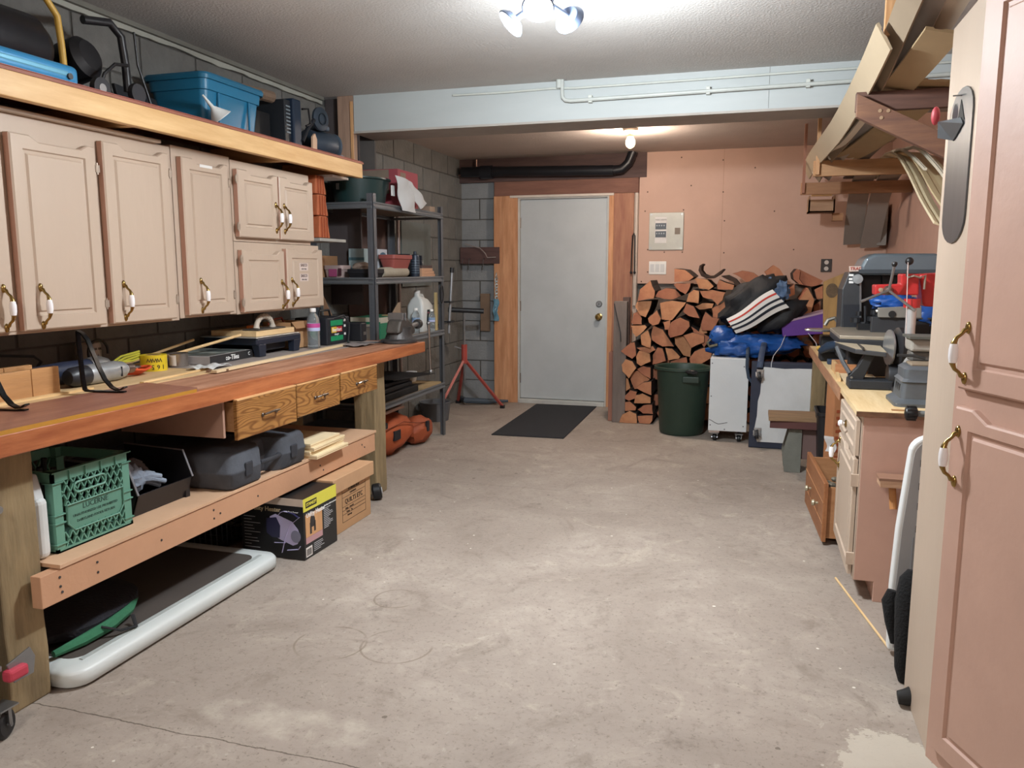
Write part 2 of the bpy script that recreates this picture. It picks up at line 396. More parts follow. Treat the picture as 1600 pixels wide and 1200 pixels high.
MB().box(XL, -1.0, 7.69, YB, 2.203, 2.43).build('ledger', wood('4a3836', '5c4843', 'x', .8), fr)
dr = struct('door_1', MB().box(-2.235, -1.365, 7.712, 7.752, .045, 2.025), mat('b3b8ba', .5, var=.06, sc_=3, bump=.05), bev=.002)
J = mat('bdbab4', .5)
MB().box(-2.254, -2.237, 7.675, YB, 0, 2.045).build('jamb', J, dr); MB().box(-1.363, -1.346, 7.675, YB, 0, 2.045).build('jamb', J, dr)
MB().box(-2.237, -1.363, 7.675, YB, 2.027, 2.045).build('head_jamb', J, dr)
MB().box(-2.237, -1.363, 7.655, 7.752, 0, .04).build('threshold', mat('c9cac6', .4, .3), dr, bev=.003)
for z in (.25, .98, 1.8): MB().cyl((-2.238, 7.705, z-.05), (-2.238, 7.705, z+.05), .008).build('hinge', mat('7c6c60', .4, .6), dr)
kx = -1.435
MB().lathe([(.034, 0), (.034, .006), (.012, .012), (.012, .035), (.026, .042), (.031, .055), (.024, .068), (.0, .07)], (kx, 7.712, .885), (0, -1, 0)).build('door_knob', BRASS, dr, smooth=True)
MB().lathe([(.03, 0), (.03, .012), (.024, .018), (.0, .018)], (kx, 7.712, 1.01), (0, -1, 0)).build('deadbolt', STEEL, dr, smooth=True)
MB().box(kx-.002, kx+.002, 7.688, 7.694, 1.0, 1.02).build('key_slot', BLACK, dr)
# big drain pipe and small copper line high on the back wall
t = thing('drain_pipe', 'black drain pipe running high across the back wall over the door', 'pipe', (-2, 7.6, 2.25))
MB().cyl((XL+.06, 7.62, 2.30), (-1.30, 7.62, 2.265), .05, n=18).build('pipe', mat('14161c', .4, var=.3), t, smooth=True)
MB().cyl((-2.62, 7.62, 2.29), (-2.50, 7.62, 2.29), .064, n=18).build('coupling', mat('1b1d24', .4), t, smooth=True)
MB().tube([(-1.30, 7.62, 2.265), (-1.22, 7.62, 2.275), (-1.16, 7.62, 2.33), (-1.12, 7.62, 2.43)], .045, 14).build('elbow', mat('14161c', .4), t, smooth=True)
p = [at(736, 243, y=7.5), at(736, 270, y=7.5), at(672, 273, y=7.5), at(672, 385, y=7.5)]
solo('copper_pipe', MB().tube([(p[0].x, 7.66, 2.42), (p[0].x, 7.66, p[1].z), (p[2].x, 7.66, p[2].z), (p[2].x, 7.66, p[3].z)], .009), mat('b08a78', .4, .7), 'thin copper pipe dropping down the block wall behind the rack', 'pipe', smooth=True)
# electrical pieces
t = thing('breaker_panel', 'grey metal breaker panel on the pink back wall', 'electrical panel', (-.806, 7.70, 1.52))
MB().box(-.965, -.645, 7.685, 7.70, 1.525, 1.872).build('cover', mat('a5a196', .45, .2), t, bev=.003)
MB().box(-.91, -.80, 7.6835, 7.686, 1.59, 1.83).build('directory_card', mat('cfcac6', .6), t)
for z0, z1 in ((1.72, 1.775), (1.645, 1.70)): MB().box(-.905, -.805, 7.676, 7.6835, z0, z1).build('breaker_row', mat('2c3138', .4), t)
for k in range(8): MB().box(-.895+(k % 4)*.022, -.885+(k % 4)*.022, 7.670, 7.676, (1.755, 1.682)[k//4]-.01, (1.755, 1.682)[k//4]+.004).build('breaker_switch', mat('9ea2a4', .4), t)
text('lettering', 'MAIN  LIGHTS', .016, (-.855, 7.6833, 1.805), X, Z, INK, t)
MB().box(-.725, -.675, 7.6835, 7.686, 1.67, 1.73).build('rating_label', mat('77695c', .6), t)
for dx, dz in ((-.945, 1.545), (-.665, 1.545), (-.945, 1.855), (-.665, 1.855)): MB().cyl((dx, 7.685, dz), (dx, 7.682, dz), .006, n=8).build('screw', STEEL, t)
t = thing('switch_plate', 'white three gang light switch plate below the breaker panel', 'light switch', (-.877, 7.70, 1.295))
MB().box(-.958, -.796, 7.692, 7.70, 1.298, 1.42).build('plate', mat('dcd8d2', .35), t, bev=.002)
for k in range(3): MB().box(-.945+k*.047, -.908+k*.047, 7.688, 7.692, 1.322, 1.395).build('rocker', mat('c6c4c2', .3), t, bev=.001)
t = thing('wall_outlet', 'brown duplex outlet on the pink wall above the log stack', 'outlet', (.62, 7.70, 1.322))
MB().box(.574, .665, 7.692, 7.70, 1.322, 1.437).build('plate', mat('2e231d', .4), t, bev=.002)
for z in (1.352, 1.407): MB().cyl((.62, 7.692, z), (.62, 7.689, z), .019, n=16).build('receptacle', mat('c8beb4', .4), t)
t = thing('wall_conduit', 'pale vertical conduit at the edge of the pink wall board', 'conduit', (-1.085, 7.66, .95))
p1 = at(996, 322, y=7.68)
MB().cyl((-1.085, 7.674, 1.0), (-1.085, 7.674, 2.06), .016).build('pipe', mat('c4b4a6', .4), t, smooth=True)
hk = MB(); hk.tube([(-1.12, 7.64, 1.32), (-1.118, 7.64, 1.5), (-1.112, 7.64, 1.66), (-1.10, 7.64, 1.68), (-1.09, 7.64, 1.66), (-1.088, 7.64, 1.5), (-1.086, 7.64, 1.32)], .006)
hk.ball((-1.12, 7.64, 1.315), .013, 8, 6).ball((-1.086, 7.64, 1.315), .013, 8, 6)
hk.cyl((-1.10, 7.675, 1.685), (-1.10, 7.63, 1.675), .004, n=6)
solo('elastic_cord', hk, BLACK, 'black elastic cord looped on a nail beside the door frame', 'cord', smooth=True)
# conduits on the beam
t = thing('beam_conduit', 'white painted conduit running along the beam with an elbow', 'conduit', (-1.17, 4.98, 2.38))
MB().tube([(-1.175, 4.965, 2.50), (-1.175, 4.965, 2.42), (-1.172, 4.965, 2.395), (-1.155, 4.965, 2.378), (-1.12, 4.965, 2.372), (XR-.02, 4.965, 2.39)], .0115, 10).build('pipe', mat('b3b8b4', .4), t, smooth=True)
for xx in (-1.0, -.3, .25, .8): MB().box(xx-.012, xx+.012, 4.96, 5.0, 2.355+(xx+1)*.009, 2.40+(xx+1)*.009).build('clamp', mat('bcc0ba', .5), t, bev=.003)
MB().cyl((-1.195, 4.965, 2.45), (-1.195, 4.965, 2.50), .018).build('box_fitting', mat('b3b8b4', .4), t)
solo('beam_cable', MB().tube([(-1.9, 4.985, 2.455), (-1.55, 4.985, 2.452), (-1.24, 4.985, 2.457), (-1.1, 4.985, 2.45), (-.4, 4.985, 2.452), (.3, 4.985, 2.457), (XR-.02, 4.985, 2.455)], .007, 8), mat('b9beb8', .5), 'thin white cable clipped along the beam above the conduit', 'cable', smooth=True)
# ceiling lamps
t = thing('wing_lamp', 'three panel LED ceiling light hanging at the top of the room', 'ceiling light', (-.78, 2.97, 2.30))
HB = mat('66748f', .45, .1, var=.05); GL = mat('f4f8ff', .4, var=0, emit=28)
MB().lathe([(.02, .16), (.03, .15), (.03, .08), (.04, .07), (.042, .02), (.038, .0), (.0, .0)], (-.78, 2.97, 2.30), n=24).build('body', HB, t, smooth=True)
MB().lathe([(.06, .0), (.06, -.03), (.04, -.05)], (-.78, 2.97, 2.50), n=24).build('socket', mat('d9d9d6', .4), t, smooth=True)
def wing(c, aim):
    c = Vector(c); d = (Vector(aim)-c).normalized(); q = d.to_track_quat('Z', 'Y'); out = c-Vector((-.78, 2.97, c.z)); 
    k = MB().lathe([(.0, -.022), (.04, -.022), (.054, -.008), (.058, .0), (.054, .004), (.054, .002)], c-d*.012, d, 28, cap=False); w1 = k.build('wing_panel', HB, t, smooth=True)
    g = MB().lathe([(.0, .0), (.052, .0), (.052, .004), (.0, .006)], c-d*.012, d, 28, cap=False); g.build('diffuser', GL, w1, smooth=True)
    MB().cyl((-.78, 2.97, 2.32), c-d*.03, .012).build('hinge_arm', HB, t)
wing((-.765, 2.85, 2.25), (-.60, 1.6, .6)); wing((-.915, 2.98, 2.245), (-2.5, 2.2, .6)); wing((-.69, 3.05, 2.26), (.3, 6.6, .75))
t = thing('bulb_socket', 'bare warm light bulb in a ceiling socket before the back wall', 'ceiling light', (-.965, 6.40, 2.43))
MB().lathe([(.06, 0), (.06, -.02), (.03, -.045), (.024, -.06)], (-.965, 6.40, 2.43), n=20).build('socket', mat('e2d6c6', .5), t, smooth=True)
MB().lathe([(.014, .06), (.02, .05), (.036, .015), (.038, -.005), (.03, -.028), (.012, -.042), (.0, -.044)], (-.965, 6.40, 2.325), n=20).build('bulb', mat('ffd9a0', .3, var=0, emit=14), t, smooth=True)
# bits along the back wall left of the door
hb = thing('tool_board', 'dark brown hook board on the block wall left of the door', 'tool rack', (-2.7, 7.7, 1.45))
MB().box(-2.86, -2.44, 7.655, 7.745, 1.40, 1.565).build('board', wood('4d3634', '5f4642', 'x', .8), hb, bev=.003)
MB().tube([(-2.80, 7.64, 1.60), (-2.72, 7.635, 1.575), (-2.64, 7.635, 1.555), (-2.58, 7.63, 1.50), (-2.56, 7.63, 1.46), (-2.47, 7.63, 1.465)], .005, 6).build('wire_loop', mat('8d827e', .5), hb)
for xx in (-2.82, -2.75, -2.60): MB().tube([(xx, 7.655, 1.45), (xx, 7.62, 1.445), (xx, 7.61, 1.40), (xx, 7.60, 1.34)], .004, 6).build('hook', IRON, hb)
c = MB()
for i in range(12): c.tube([(-2.47+.012*math.cos(a)*(1 if i % 2 else .4), 7.645+.012*math.cos(a)*(.4 if i % 2 else 1), 1.27-i*.03+.02*math.sin(a)) for a in [k*math.pi/4 for k in range(8)]], .0035, 6, closed=True)
c.tube([(-2.47, 7.665, 1.31), (-2.47, 7.64, 1.305), (-2.47, 7.64, 1.285)], .004, 6)
solo('hanging_chain', c, mat('9bb2bd', .3, .8), 'short bright steel chain hanging on the stud left of the door', 'chain', smooth=True)
solo('blue_strap', MB().sheet(lambda u, v: (-2.50+.05*u+.01*math.sin(v*9), 7.64-.01*math.sin(u*3+v*7), 1.05-.22*v), 4, 10, .006), mat('5f8ba0', .7), 'light blue webbing strap hanging under the steel chain', 'strap')
sd = thing('red_screwdriver', 'red handled screwdriver hanging on the block wall by the door', 'screwdriver', (-2.60, 7.73, .83))
MB().cyl((-2.61, 7.73, .86), (-2.61, 7.73, .74), .013, .010).build('handle', mat('8c3a46', .4), sd, smooth=True)
MB().cyl((-2.61, 7.73, .98), (-2.61, 7.73, .86), .004).build('shaft', STEEL, sd)
# ================================================================ LEFT: WORKBENCH
t = thing('workbench', 'long heavy wooden workbench with red stained top on rough timber posts', 'workbench', (-2.45, 2.9, 0))
MB().box(XL+.01, -2.035, 1.15, 4.66, .845, .885).build('worktop', wood('8d5f47', 'b3866b', 'y', .6), t)
fb = MB(); fb.prism([(-2.035, 1.15, .822), (-2.0, 1.15, .822), (-2.0, 4.70, .822), (-2.035, 4.70, .822)], (0, 0, .066))
fb.build('front_rail', REDWD, t, bev=.004)
MB().box(-2.60, -2.035, 4.66, 4.70, .822, .887).build('end_rail', REDWD, t, bev=.004)
MB().box(-2.85, -2.30, 3.10, 4.65, .8855, .888).build('plywood_inlay', mat('8f8580', .7, var=.15, sc_=5, bump=.1), t)
MB().box(-2.70, -2.32, 1.3, 3.08, .8855, .889).build('plywood_inlay', wood('b8976c', 'd2b488', 'y', .8), t)
def post(name, x0, x1, y0, y1, z1):
    m_ = MB(); n_ = 16
    rings = []
    for k in range(n_+1):
        z = z1*k/n_; a = .004*noise.noise(Vector((x0*9, y0*5, z*7))); b2 = .004*noise.noise(Vector((x0*3+5, y0, z*9)))
        rings.append([Vector((x0+a, y0+b2, z)), Vector((x1+b2, y0+a, z)), Vector((x1+b2, y1+a, z)), Vector((x0+a, y1+b2, z))])
    m_.ringloft(rings); return m_.build(name, ROUGHW, t, bev=.006)
post('post', -2.25, -2.11, 1.715, 1.86, .82)
post('post', -2.25, -2.11, 4.19, 4.33, .82)
post('post', -2.82, -2.68, 1.715, 1.86, .82); post('post', -2.82, -2.68, 4.19, 4.33, .82)
TANP = mat('bf9272', .6, var=.05, sc_=5, bump=.1)
MB().box(-2.09, -2.05, 1.80, 4.06, .312, .415).build('shelf_rail', TANP, t, bev=.002)
MB().box(-2.82, -2.045, 1.87, 4.07, .417, .43).build('lower_shelf', mat('c6a182', .7, var=.08, sc_=4), t, bev=.001)
sh = MB()
for y, z in ((1.87, .39), (1.87, .36), (1.875, .34), (2.02, .385), (2.02, .35), (2.32, .36), (2.62, .35), (2.62, .385), (2.66, .36), (2.92, .36), (3.45, .37), (3.48, .34), (3.9, .38), (3.93, .36)):
    sh.cyl((-2.05, y, z), (-2.048, y, z), .0045, n=8)
sh.build('screw', IRON, t)
MB().box(-2.8, -2.13, 1.80, 1.84, .30, .416).build('shelf_bearer', TANP, t); MB().box(-2.8, -2.13, 4.0, 4.06, .30, .416).build('shelf_bearer', TANP, t)
# drawers hanging under the top
OAK = oak()
DRS = wood('a57950', 'b78a60', 'y', .6)
MB().box(-2.55, -2.04, 2.695, 2.708, .665, .82).build('drawer_housing', mat('a98674', .7), t)
MB().box(-2.075, -2.062, 2.708, 2.72, .67, .82).build('drawer_slide', WHITE, t)
for (y0, y1, z0, z1, xf, hs) in ((2.718, 3.155, .655, .818, -1.985, 1), (3.18, 3.575, .665, .815, -1.995, .9), (3.60, 4.005, .68, .817, -1.998, .9)):
    dw = MB()
    dw.box(-2.5, xf-.02, y0+.02, y0+.032, z0+.02, z1-.01); dw.box(-2.5, xf-.02, y1-.032, y1-.02, z0+.02, z1-.01); dw.box(-2.5, -2.488, y0+.02, y1-.02, z0+.02, z1-.01)
    dw.box(-2.5, xf-.02, y0+.02, y1-.02, z0+.02, z0+.03)
    d = dw.build('drawer', DRS, t)
    MB().slab((xf, y0, z0), Y, Z, X, y1-y0, z1-z0, .02, [(0, -.004), (.004, 0), (.006, 0)]).build('drawer_front', OAK, d)
    MB().box(xf-.018, xf+.001, y0, y1, z1, z1+.006).build('top_edge', wood('c99a68', 'dfb27e', 'y'), d)
    cy, cz = (y0+y1)/2, (z0+z1)/2+.005
    h = MB(); r = .05*hs
    h.tube([(xf, cy-r, cz-.008), (xf+.018, cy-r, cz-.004), (xf+.026, cy-r*.8, cz), (xf+.028, cy, cz+.003), (xf+.026, cy+r*.8, cz), (xf+.018, cy+r, cz-.004), (xf, cy+r, cz-.008)], .0045, 8)
    h.ball((xf+.004, cy-r, cz-.008), (.006, .009, .009), 8, 6); h.ball((xf+.004, cy+r, cz-.008), (.006, .009, .009), 8, 6)
    h.build('drawer_pull', mat('6b625c', .3, .9), d, smooth=True)
# caster at the far post
def caster(name, parent, c, r=.032, m_=BLACK, ax=(1, 0, 0), bracket=True):
    a = Vector(ax); c = Vector(c)
    o = MB().lathe([(.3*r, -.013), (.8*r, -.014), (r, -.008), (r, .008), (.8*r, .014), (.3*r, .013)], c, a, 20).build(name, m_, parent, smooth=True)
    if bracket:
        b_ = MB(); b_.tube([c+a*.02, c+a*.02+Z*r*1.25, c-a*.02+Z*r*1.25, c-a*.02], .006, 6); b_.cyl(c-a*.024, c+a*.024, .006, n=8); b_.box(c.x-.03, c.x+.03, c.y-.03, c.y+.03, c.z+r*1.25, c.z+r*1.25+.005)
        b_.build('caster_fork', STEEL, parent)
    return o
t2 = thing('tape_roll', 'black roll of tape lying on the floor against the far bench post', 'tape', (-2.10, 4.11, 0))
MB().lathe([(.022, -.028), (.042, -.026), (.048, -.018), (.048, .018), (.042, .026), (.022, .028)], (-2.075, 4.12, .05), (1, .5, .15), 20).build('roll', BLACK, t2, smooth=True)
MB().lathe([(.008, -.03), (.026, -.031), (.022, .031), (.008, .03)], (-2.075, 4.12, .05), (1, .5, .15), 20).build('core', mat('b9b9b8', .5), t2, smooth=True)
# thin panel on top of the bench near the camera
pb = MB(); pb.prism([(-2.005, 1.15, .888), (-2.005, 2.50, .888), (-2.035, 2.545, .888), (-2.32, 2.60, .888), (-2.36, 1.15, .888)], (0, 0, .010))
q = solo('hardboard_sheet', pb, wood('7f5040', '94634f', 'y', .5, coat=.2), 'thin brown varnished board lying on the near end of the workbench', 'board')
MB().box(-2.006, -2.001, 1.15, 2.50, .887, .8995).build('yellow_edge', mat('b07d30', .3, coat=.3), None)
e_ = bpy.data.objects['yellow_edge']; e_.parent = q; e_.location = -q.location
# ---- things on the bench
BZ = .889
t = thing('mitre_box', 'open wooden mitre box with saw slots at the near end of the bench', 'mitre box', (-2.48, 2.05, BZ))
MW = wood('a8794c', 'c4935f', 'y', .6)
def mwall(x0, x1):
    ys = [1.45, 1.62, 1.622, 1.90, 1.902, 2.14, 2.142, 2.225, 2.227, 2.33]
    segs = [(1.45, 1.75), (1.7525, 2.03), (2.0325, 2.19), (2.1925, 2.31)]
    for a, b_ in segs: MB().box(x0, x1, a, b_, BZ, BZ+.105).build('side_board', MW, t, bev=.002)
mwall(-2.475, -2.452); mwall(-2.60, -2.577)
MB().box(-2.577, -2.475, 1.45, 2.31, BZ, BZ+.022).build('base_board', PINE, t, bev=.002)
MB().box(-2.452, -2.425, 1.45, 2.44, BZ, BZ+.008).build('ledge_strip', PINE, t)
t = thing('angle_grinder', 'dark blue bodied electric grinder with cord behind the drill', 'power tool', (-2.72, 2.43, BZ))
MB().tube([(-2.64, 2.21, BZ+.05), (-2.64, 2.26, BZ+.048), (-2.64, 2.38, BZ+.05), (-2.64, 2.50, BZ+.055), (-2.64, 2.63, BZ+.0555)], [.026, .034, .036, .037, .034], 14).build('body', mat('252d42', .45), t, smooth=True)
MB().tube([(-2.64, 2.63, BZ+.0555), (-2.64, 2.68, BZ+.055), (-2.64, 2.73, BZ+.055)], [.038, .045, .03], 14).build('gear_head', mat('9a9c9d', .35, .8, var=.2), t, smooth=True)
MB().lathe([(.01, 0), (.062, 0), (.062, .003), (.01, .004)], (-2.64, 2.71, BZ+.03), (0, .2, 1), 28).build('disc', IRON, t)
MB().tube([(-2.64, 2.21, BZ+.04), (-2.70, 2.18, BZ+.10), (-2.76, 2.24, BZ+.14), (-2.74, 2.34, BZ+.13), (-2.70, 2.43, BZ+.12), (-2.74, 2.50, BZ+.09), (-2.80, 2.48, BZ+.012)], .006, 8).build('cord', mat('2b2e30', .5), t, smooth=True)
t = thing('labelled_can', 'pale labelled can with a round black strap behind the grinder', 'container', (-2.78, 2.78, BZ))
MB().lathe([(.05, 0), (.052, .004), (.052, .13), (.048, .14), (0, .14)], (-2.78, 2.78, BZ), n=24).build('can', mat('a49c92', .4, .2), t, smooth=True)
MB().tube([(-2.725, 2.78+.055*math.cos(a), BZ+.10+.055*math.sin(a)) for a in [k*math.pi/10-.2 for k in range(13)]], .006, 8).build('strap', BLACK, t, smooth=True)
text('lettering', 'MOTOR OIL', .014, (-2.7275, 2.765, BZ+.115), Y, Z, INK, t); text('lettering', '1  2  3', .016, (-2.7275, 2.765, BZ+.085), Y, Z, INK, t)
t = thing('hand_drill', 'silver and black electric drill lying with its chuck to the right', 'drill', (-2.5, 2.62, BZ))
dz = BZ+.042
MB().tube([(-2.53, 2.42, dz), (-2.53, 2.44, dz), (-2.53, 2.49, dz), (-2.53, 2.51, dz)], [.028, .038, .041, .04], 16).build('rear_cap', mat('22242a', .4), t, smooth=True)
MB().tube([(-2.53, 2.51, dz), (-2.53, 2.52, dz), (-2.53, 2.66, dz), (-2.53, 2.70, dz), (-2.53, 2.72, dz)], [.039, .041, .041, .034, .022], 18).build('motor_body', mat('a3a6a8', .35, .5, var=.2, sc_=15), t, smooth=True)
MB().box(-2.572, -2.488, 2.655, 2.659, BZ+.02, BZ+.06).build('seam', BLACK, t)
MB().tube([(-2.53, 2.72, dz), (-2.53, 2.725, dz), (-2.53, 2.755, dz), (-2.53, 2.76, dz)], [.016, .021, .021, .015], 14).build('chuck', mat('8f7f78', .3, .9), t, smooth=True)
MB().tube([(-2.53, 2.76, dz), (-2.53, 2.78, dz), (-2.53, 2.81, dz)], [.012, .009, .002], 10).build('bit', CHROME, t, smooth=True)
MB().tube([(-2.56, 2.50, dz-.005), (-2.62, 2.48, dz-.015), (-2.67, 2.45, dz-.02)], [.02, .022, .024], 12).build('grip', mat('1c1e24', .5), t, smooth=True)
cc = MB()
for k in range(5): cc.tube([(-2.60+.04*math.cos(a)+.01*k, 2.82+.07*math.sin(a), BZ+.006+.005*k+.008*abs(math.sin(a))) for a in [j*math.pi/8 for j in range(16)]], .005, 6, closed=True)
solo('extension_cord', cc, mat('d3562b', .5), 'orange power cord coiled beside the yellow tape', 'cord', smooth=True)
t = thing('yellow_tape_roll', 'yellow tape roll with large black numbers and letters', 'tape', (-2.62, 2.99, BZ))
TY = mat('d8bd28', .4, var=.06)
MB().lathe([(.03, 0), (.058, 0), (.058, .072), (.03, .072)], (-2.62, 2.99, BZ), n=30, cap=False).build('roll', TY, t, smooth=True)
MB().lathe([(.026, .001), (.0315, .001), (.0315, .073), (.026, .073)], (-2.62, 2.99, BZ), n=24, cap=False).build('core', mat('b79b6c', .8), t, smooth=True)
def wrap_text(s, size, c, r, z, a0, parent, flip=True):
    step = size*.78/r
    for i, ch in enumerate(s):
        if ch == ' ': continue
        a = a0+(i-(len(s)-1)/2)*step
        n_ = Vector((math.cos(a), math.sin(a), 0)); u = Vector((-math.sin(a), math.cos(a), 0))
        if flip: text('lettering', ch, size, Vector(c)+n_*(r+.0006)+Z*z, -u if flip else u, -Z if flip else Z, INK, parent)
        else: text('lettering', ch, size, Vector(c)+n_*(r+.0006)+Z*z, u, Z, INK, parent)
wrap_text('0561', .030, (-2.62, 2.99, BZ), .058, .020, -.72, t)
wrap_text('WWW', .026, (-2.62, 2.99, BZ), .058, .052, -.80, t)
yb = MB()
for k in range(4): yb.tube([(-2.70+.03*k, 2.78, BZ+.03+.01*k), (-2.68+.02*k, 2.86, BZ+.075-.006*k), (-2.66, 2.95, BZ+.09-.01*k)], .005, 6)
solo('caution_strap', yb, mat('b6b23b', .5), 'loose yellow green strap ends lying behind the yellow tape', 'strap', smooth=True)
t = thing('tuna_tin', 'small open metal tin with a torn paper label', 'tin', (-2.62, 3.155, BZ))
MB().lathe([(.0, .0), (.045, .0), (.046, .003), (.045, .06), (.047, .063), (.043, .063), (.043, .008), (.0, .006)], (-2.62, 3.155, BZ), n=28, cap=False).build('can', mat('b1aaa3', .25, .9, var=.2, sc_=20), t, smooth=True)
MB().sheet(lambda u, v: (-2.62+.0475*math.cos(-1.9+u*.8), 3.155+.0475*math.sin(-1.9+u*.8), BZ+.006+v*.05), 6, 1, .001).build('label', mat('ded6cf', .7), t)
solo('plastic_packet', MB().sheet(lambda u, v: (-2.47+.10*u, 3.02+.20*v, BZ+.004+.012*abs(math.sin(u*5+v*4))+.004*math.sin(v*17)), 8, 10, .002), mat('c5c6c4', .25, var=.05), 'crumpled clear plastic packet lying before the tin', 'packet')
t = thing('tile_book', 'large flat box with black spine and grey tile picture lid', 'box', (-2.66, 3.38, BZ))
M4 = Matrix.Translation((-2.50, 3.23, BZ)) @ Matrix.Rotation(math.radians(3), 4, 'Z')
MB().box(-.33, 0, 0, .37, 0, .040, M4).build('carton', mat('a9a3a2', .5), t, bev=.002)
MB().box(-.0, .002, 0, .37, 0, .041, M4).build('spine', mat('2c2c2e', .4), t)
MB().box(-.32, -.02, .015, .355, .040, .0412, M4).build('lid_picture', mat('9fa6a0', .3, var=0, h2='58605f', sc_=9, lo=.45, hi=.55), t)
text('lettering', 'Deco-Tiles', .034, M4 @ Vector((.003, .16, .020)), Y, Z, WHITE, t, bold=True)
text('lettering', 'C', .026, M4 @ Vector((.003, .335, .022)), Y, Z, WHITE, t)
# dowels leaning over the box
solo('wooden_dowel', MB().cyl((-2.78, 2.92, BZ+.012), (-2.74, 3.42, BZ+.10), .007, n=8), PINE, 'upper thin pale dowel slanting up over the tape', 'dowel', 'two thin dowels slanting behind the tile box')
solo('wooden_dowel', MB().cyl((-2.74, 2.95, BZ+.010), (-2.58, 3.59, BZ+.115), .0075, n=8), PINE, 'lower longer pale dowel resting on the tile saw edge', 'dowel', 'two thin dowels slanting behind the tile box')
t = thing('tile_saw', 'low black tile saw table with flared legs', 'power tool', (-2.68, 3.80, BZ))
NB = mat('1d2534', .4, var=.1)
MB().box(-2.80, -2.47, 3.575, 4.00, BZ+.062, BZ+.100).build('table_frame', NB, t, bev=.008)
MB().box(-2.81, -2.465, 3.56, 3.975, BZ+.100, BZ+.105).build('table_top', mat('b9bcbd', .3, .6), t, bev=.002)
for sx, sy in ((-2.49, 3.62), (-2.49, 3.96), (-2.78, 3.62), (-2.78, 3.96)):
    MB().ringloft([[Vector((sx+dx*k, sy+dy*k+(.012 if sy > 3.8 else -.012)*(k-1)*3, z)) for dx, dy in ((-.022, -.035), (.022, -.035), (.022, .035), (-.022, .035))] for k, z in ((1.0, BZ+.066), (.78, BZ))]).build('leg', NB, t, bev=.003)
MB().box(-2.78, -2.52, 3.68, 3.92, BZ+.02, BZ+.062).build('motor_housing', mat('151922', .5), t, bev=.01)
t = thing('cutting_board_block', 'pale wooden block lying on the tile saw', 'board', (-2.66, 3.75, BZ+.106))
MB().box(-2.77, -2.49, 3.60, 3.965, BZ+.106, BZ+.134).build('plank', wood('d2b081', 'e6c999', 'y'), t, bev=.002)
t = thing('hand_float', 'plastering float with a ribbed arched handle on the wooden block', 'float', (-2.55, 3.76, BZ+.135))
MB().box(-2.60, -2.50, 3.635, 3.895, BZ+.135, BZ+.142).build('plate', mat('4b4743', .5, .3), t, bev=.002)
h = []
for k in range(13):
    a = math.pi*k/12; h.append((-2.55, 3.765-.075*math.cos(a), BZ+.143+.062*math.sin(a)))
MB().tube(h, [.019]+[.014]*11+[.019], 12).build('handle', mat('b7aea0', .5), t, smooth=True)
rb = MB()
for k in range(3, 10):
    p0 = Vector(h[k]); tg = (Vector(h[k+1])-Vector(h[k-1])).normalized(); rb.lathe([(.0145, -.002), (.016, 0), (.0145, .002)], p0, tg, 12)
rb.build('rib', mat('c8c0b3', .5), t)
MB().tube([(-2.64, 3.74, BZ+.145), (-2.64, 3.84, BZ+.145)], .008, 8).build('orange_pencil', mat('d9742c', .5), t)
t = thing('cardboard_box', 'small open brown cardboard box at the back of the bench', 'box', (-2.56, 4.02, BZ))
bx0 = MB(); a = (-2.72, -2.53, 4.0, 4.20)
bx0.box(a[0]+.0001, a[1], a[2], a[2]+.004, BZ, BZ+.155); bx0.box(a[0], a[1], a[3]-.004, a[3], BZ, BZ+.155); bx0.box(a[0], a[0]+.004, a[2], a[3], BZ, BZ+.155); bx0.box(a[1]-.004, a[1], a[2], a[3], BZ, BZ+.155); bx0.box(a[0], a[1], a[2], a[3], BZ, BZ+.004)
bx0.build('carton', CARD, t)
MB().prism([(-2.53, 4.0, BZ+.155), (-2.53, 4.20, BZ+.155), (-2.50, 4.20, BZ+.12), (-2.50, 4.0, BZ+.12)], (0, 0, .003)).build('flap', mat('a07a55', .8), t)
solo('red_pencil_tube', MB().tube([(-2.62, 3.90, BZ+.15), (-2.62, 3.97, BZ+.175), (-2.62, 4.04, BZ+.18), (-2.62, 4.08, BZ+.13)], .006, 8), mat('8d4436', .4), 'thin dark red tube bent over the cardboard box edge', 'tube', smooth=True)
def bottle(label, c, s=1.0, ring='c44c8a', group=None, name='water_bottle'):
    t = thing(name, label, 'bottle', c, group); c = Vector(c)
    CL = mat('e2ebf0', .06, var=0, trans=.85)
    pr = [(.0, .0), (.028, .0), (.032, .006), (.031, .03), (.0325, .04), (.031, .05), (.0325, .06), (.031, .07), (.0325, .08), (.032, .13), (.031, .145), (.024, .165), (.014, .178), (.013, .185), (.0, .186)]
    MB().lathe([(r*s, z*s) for r, z in pr], c, n=24).build('bottle', CL, t, smooth=True)
    MB().lathe([(.0325*s, .088*s), (.033*s, .089*s), (.033*s, .125*s), (.0325*s, .126*s)], c, n=24, cap=False).build('label', mat('b9c2e6', .4, var=0), t, smooth=True)
    MB().lathe([(.0332*s, .105*s), (.0334*s, .106*s), (.0334*s, .125*s), (.0332*s, .126*s)], c, n=24, cap=False).build('label_band', mat(ring, .4, var=0), t, smooth=True)
    MB().lathe([(.0145*s, .184*s), (.0155*s, .185*s), (.0155*s, .2*s), (.014*s, .203*s), (0, .203*s)], c, n=18).build('cap', WHITE, t, smooth=True)
bottle('clear plastic water bottle with pink and blue label on the bench', (-2.46, 4.12, BZ), 1.15, 'b94b8f')
t = thing('battery_charger', 'black battery charger with green, yellow and red label', 'charger', (-2.56, 4.42, BZ))
MB().box(-2.68, -2.455, 4.27, 4.55, BZ, BZ+.165).build('case', mat('1c1f27', .5), t, bev=.008)
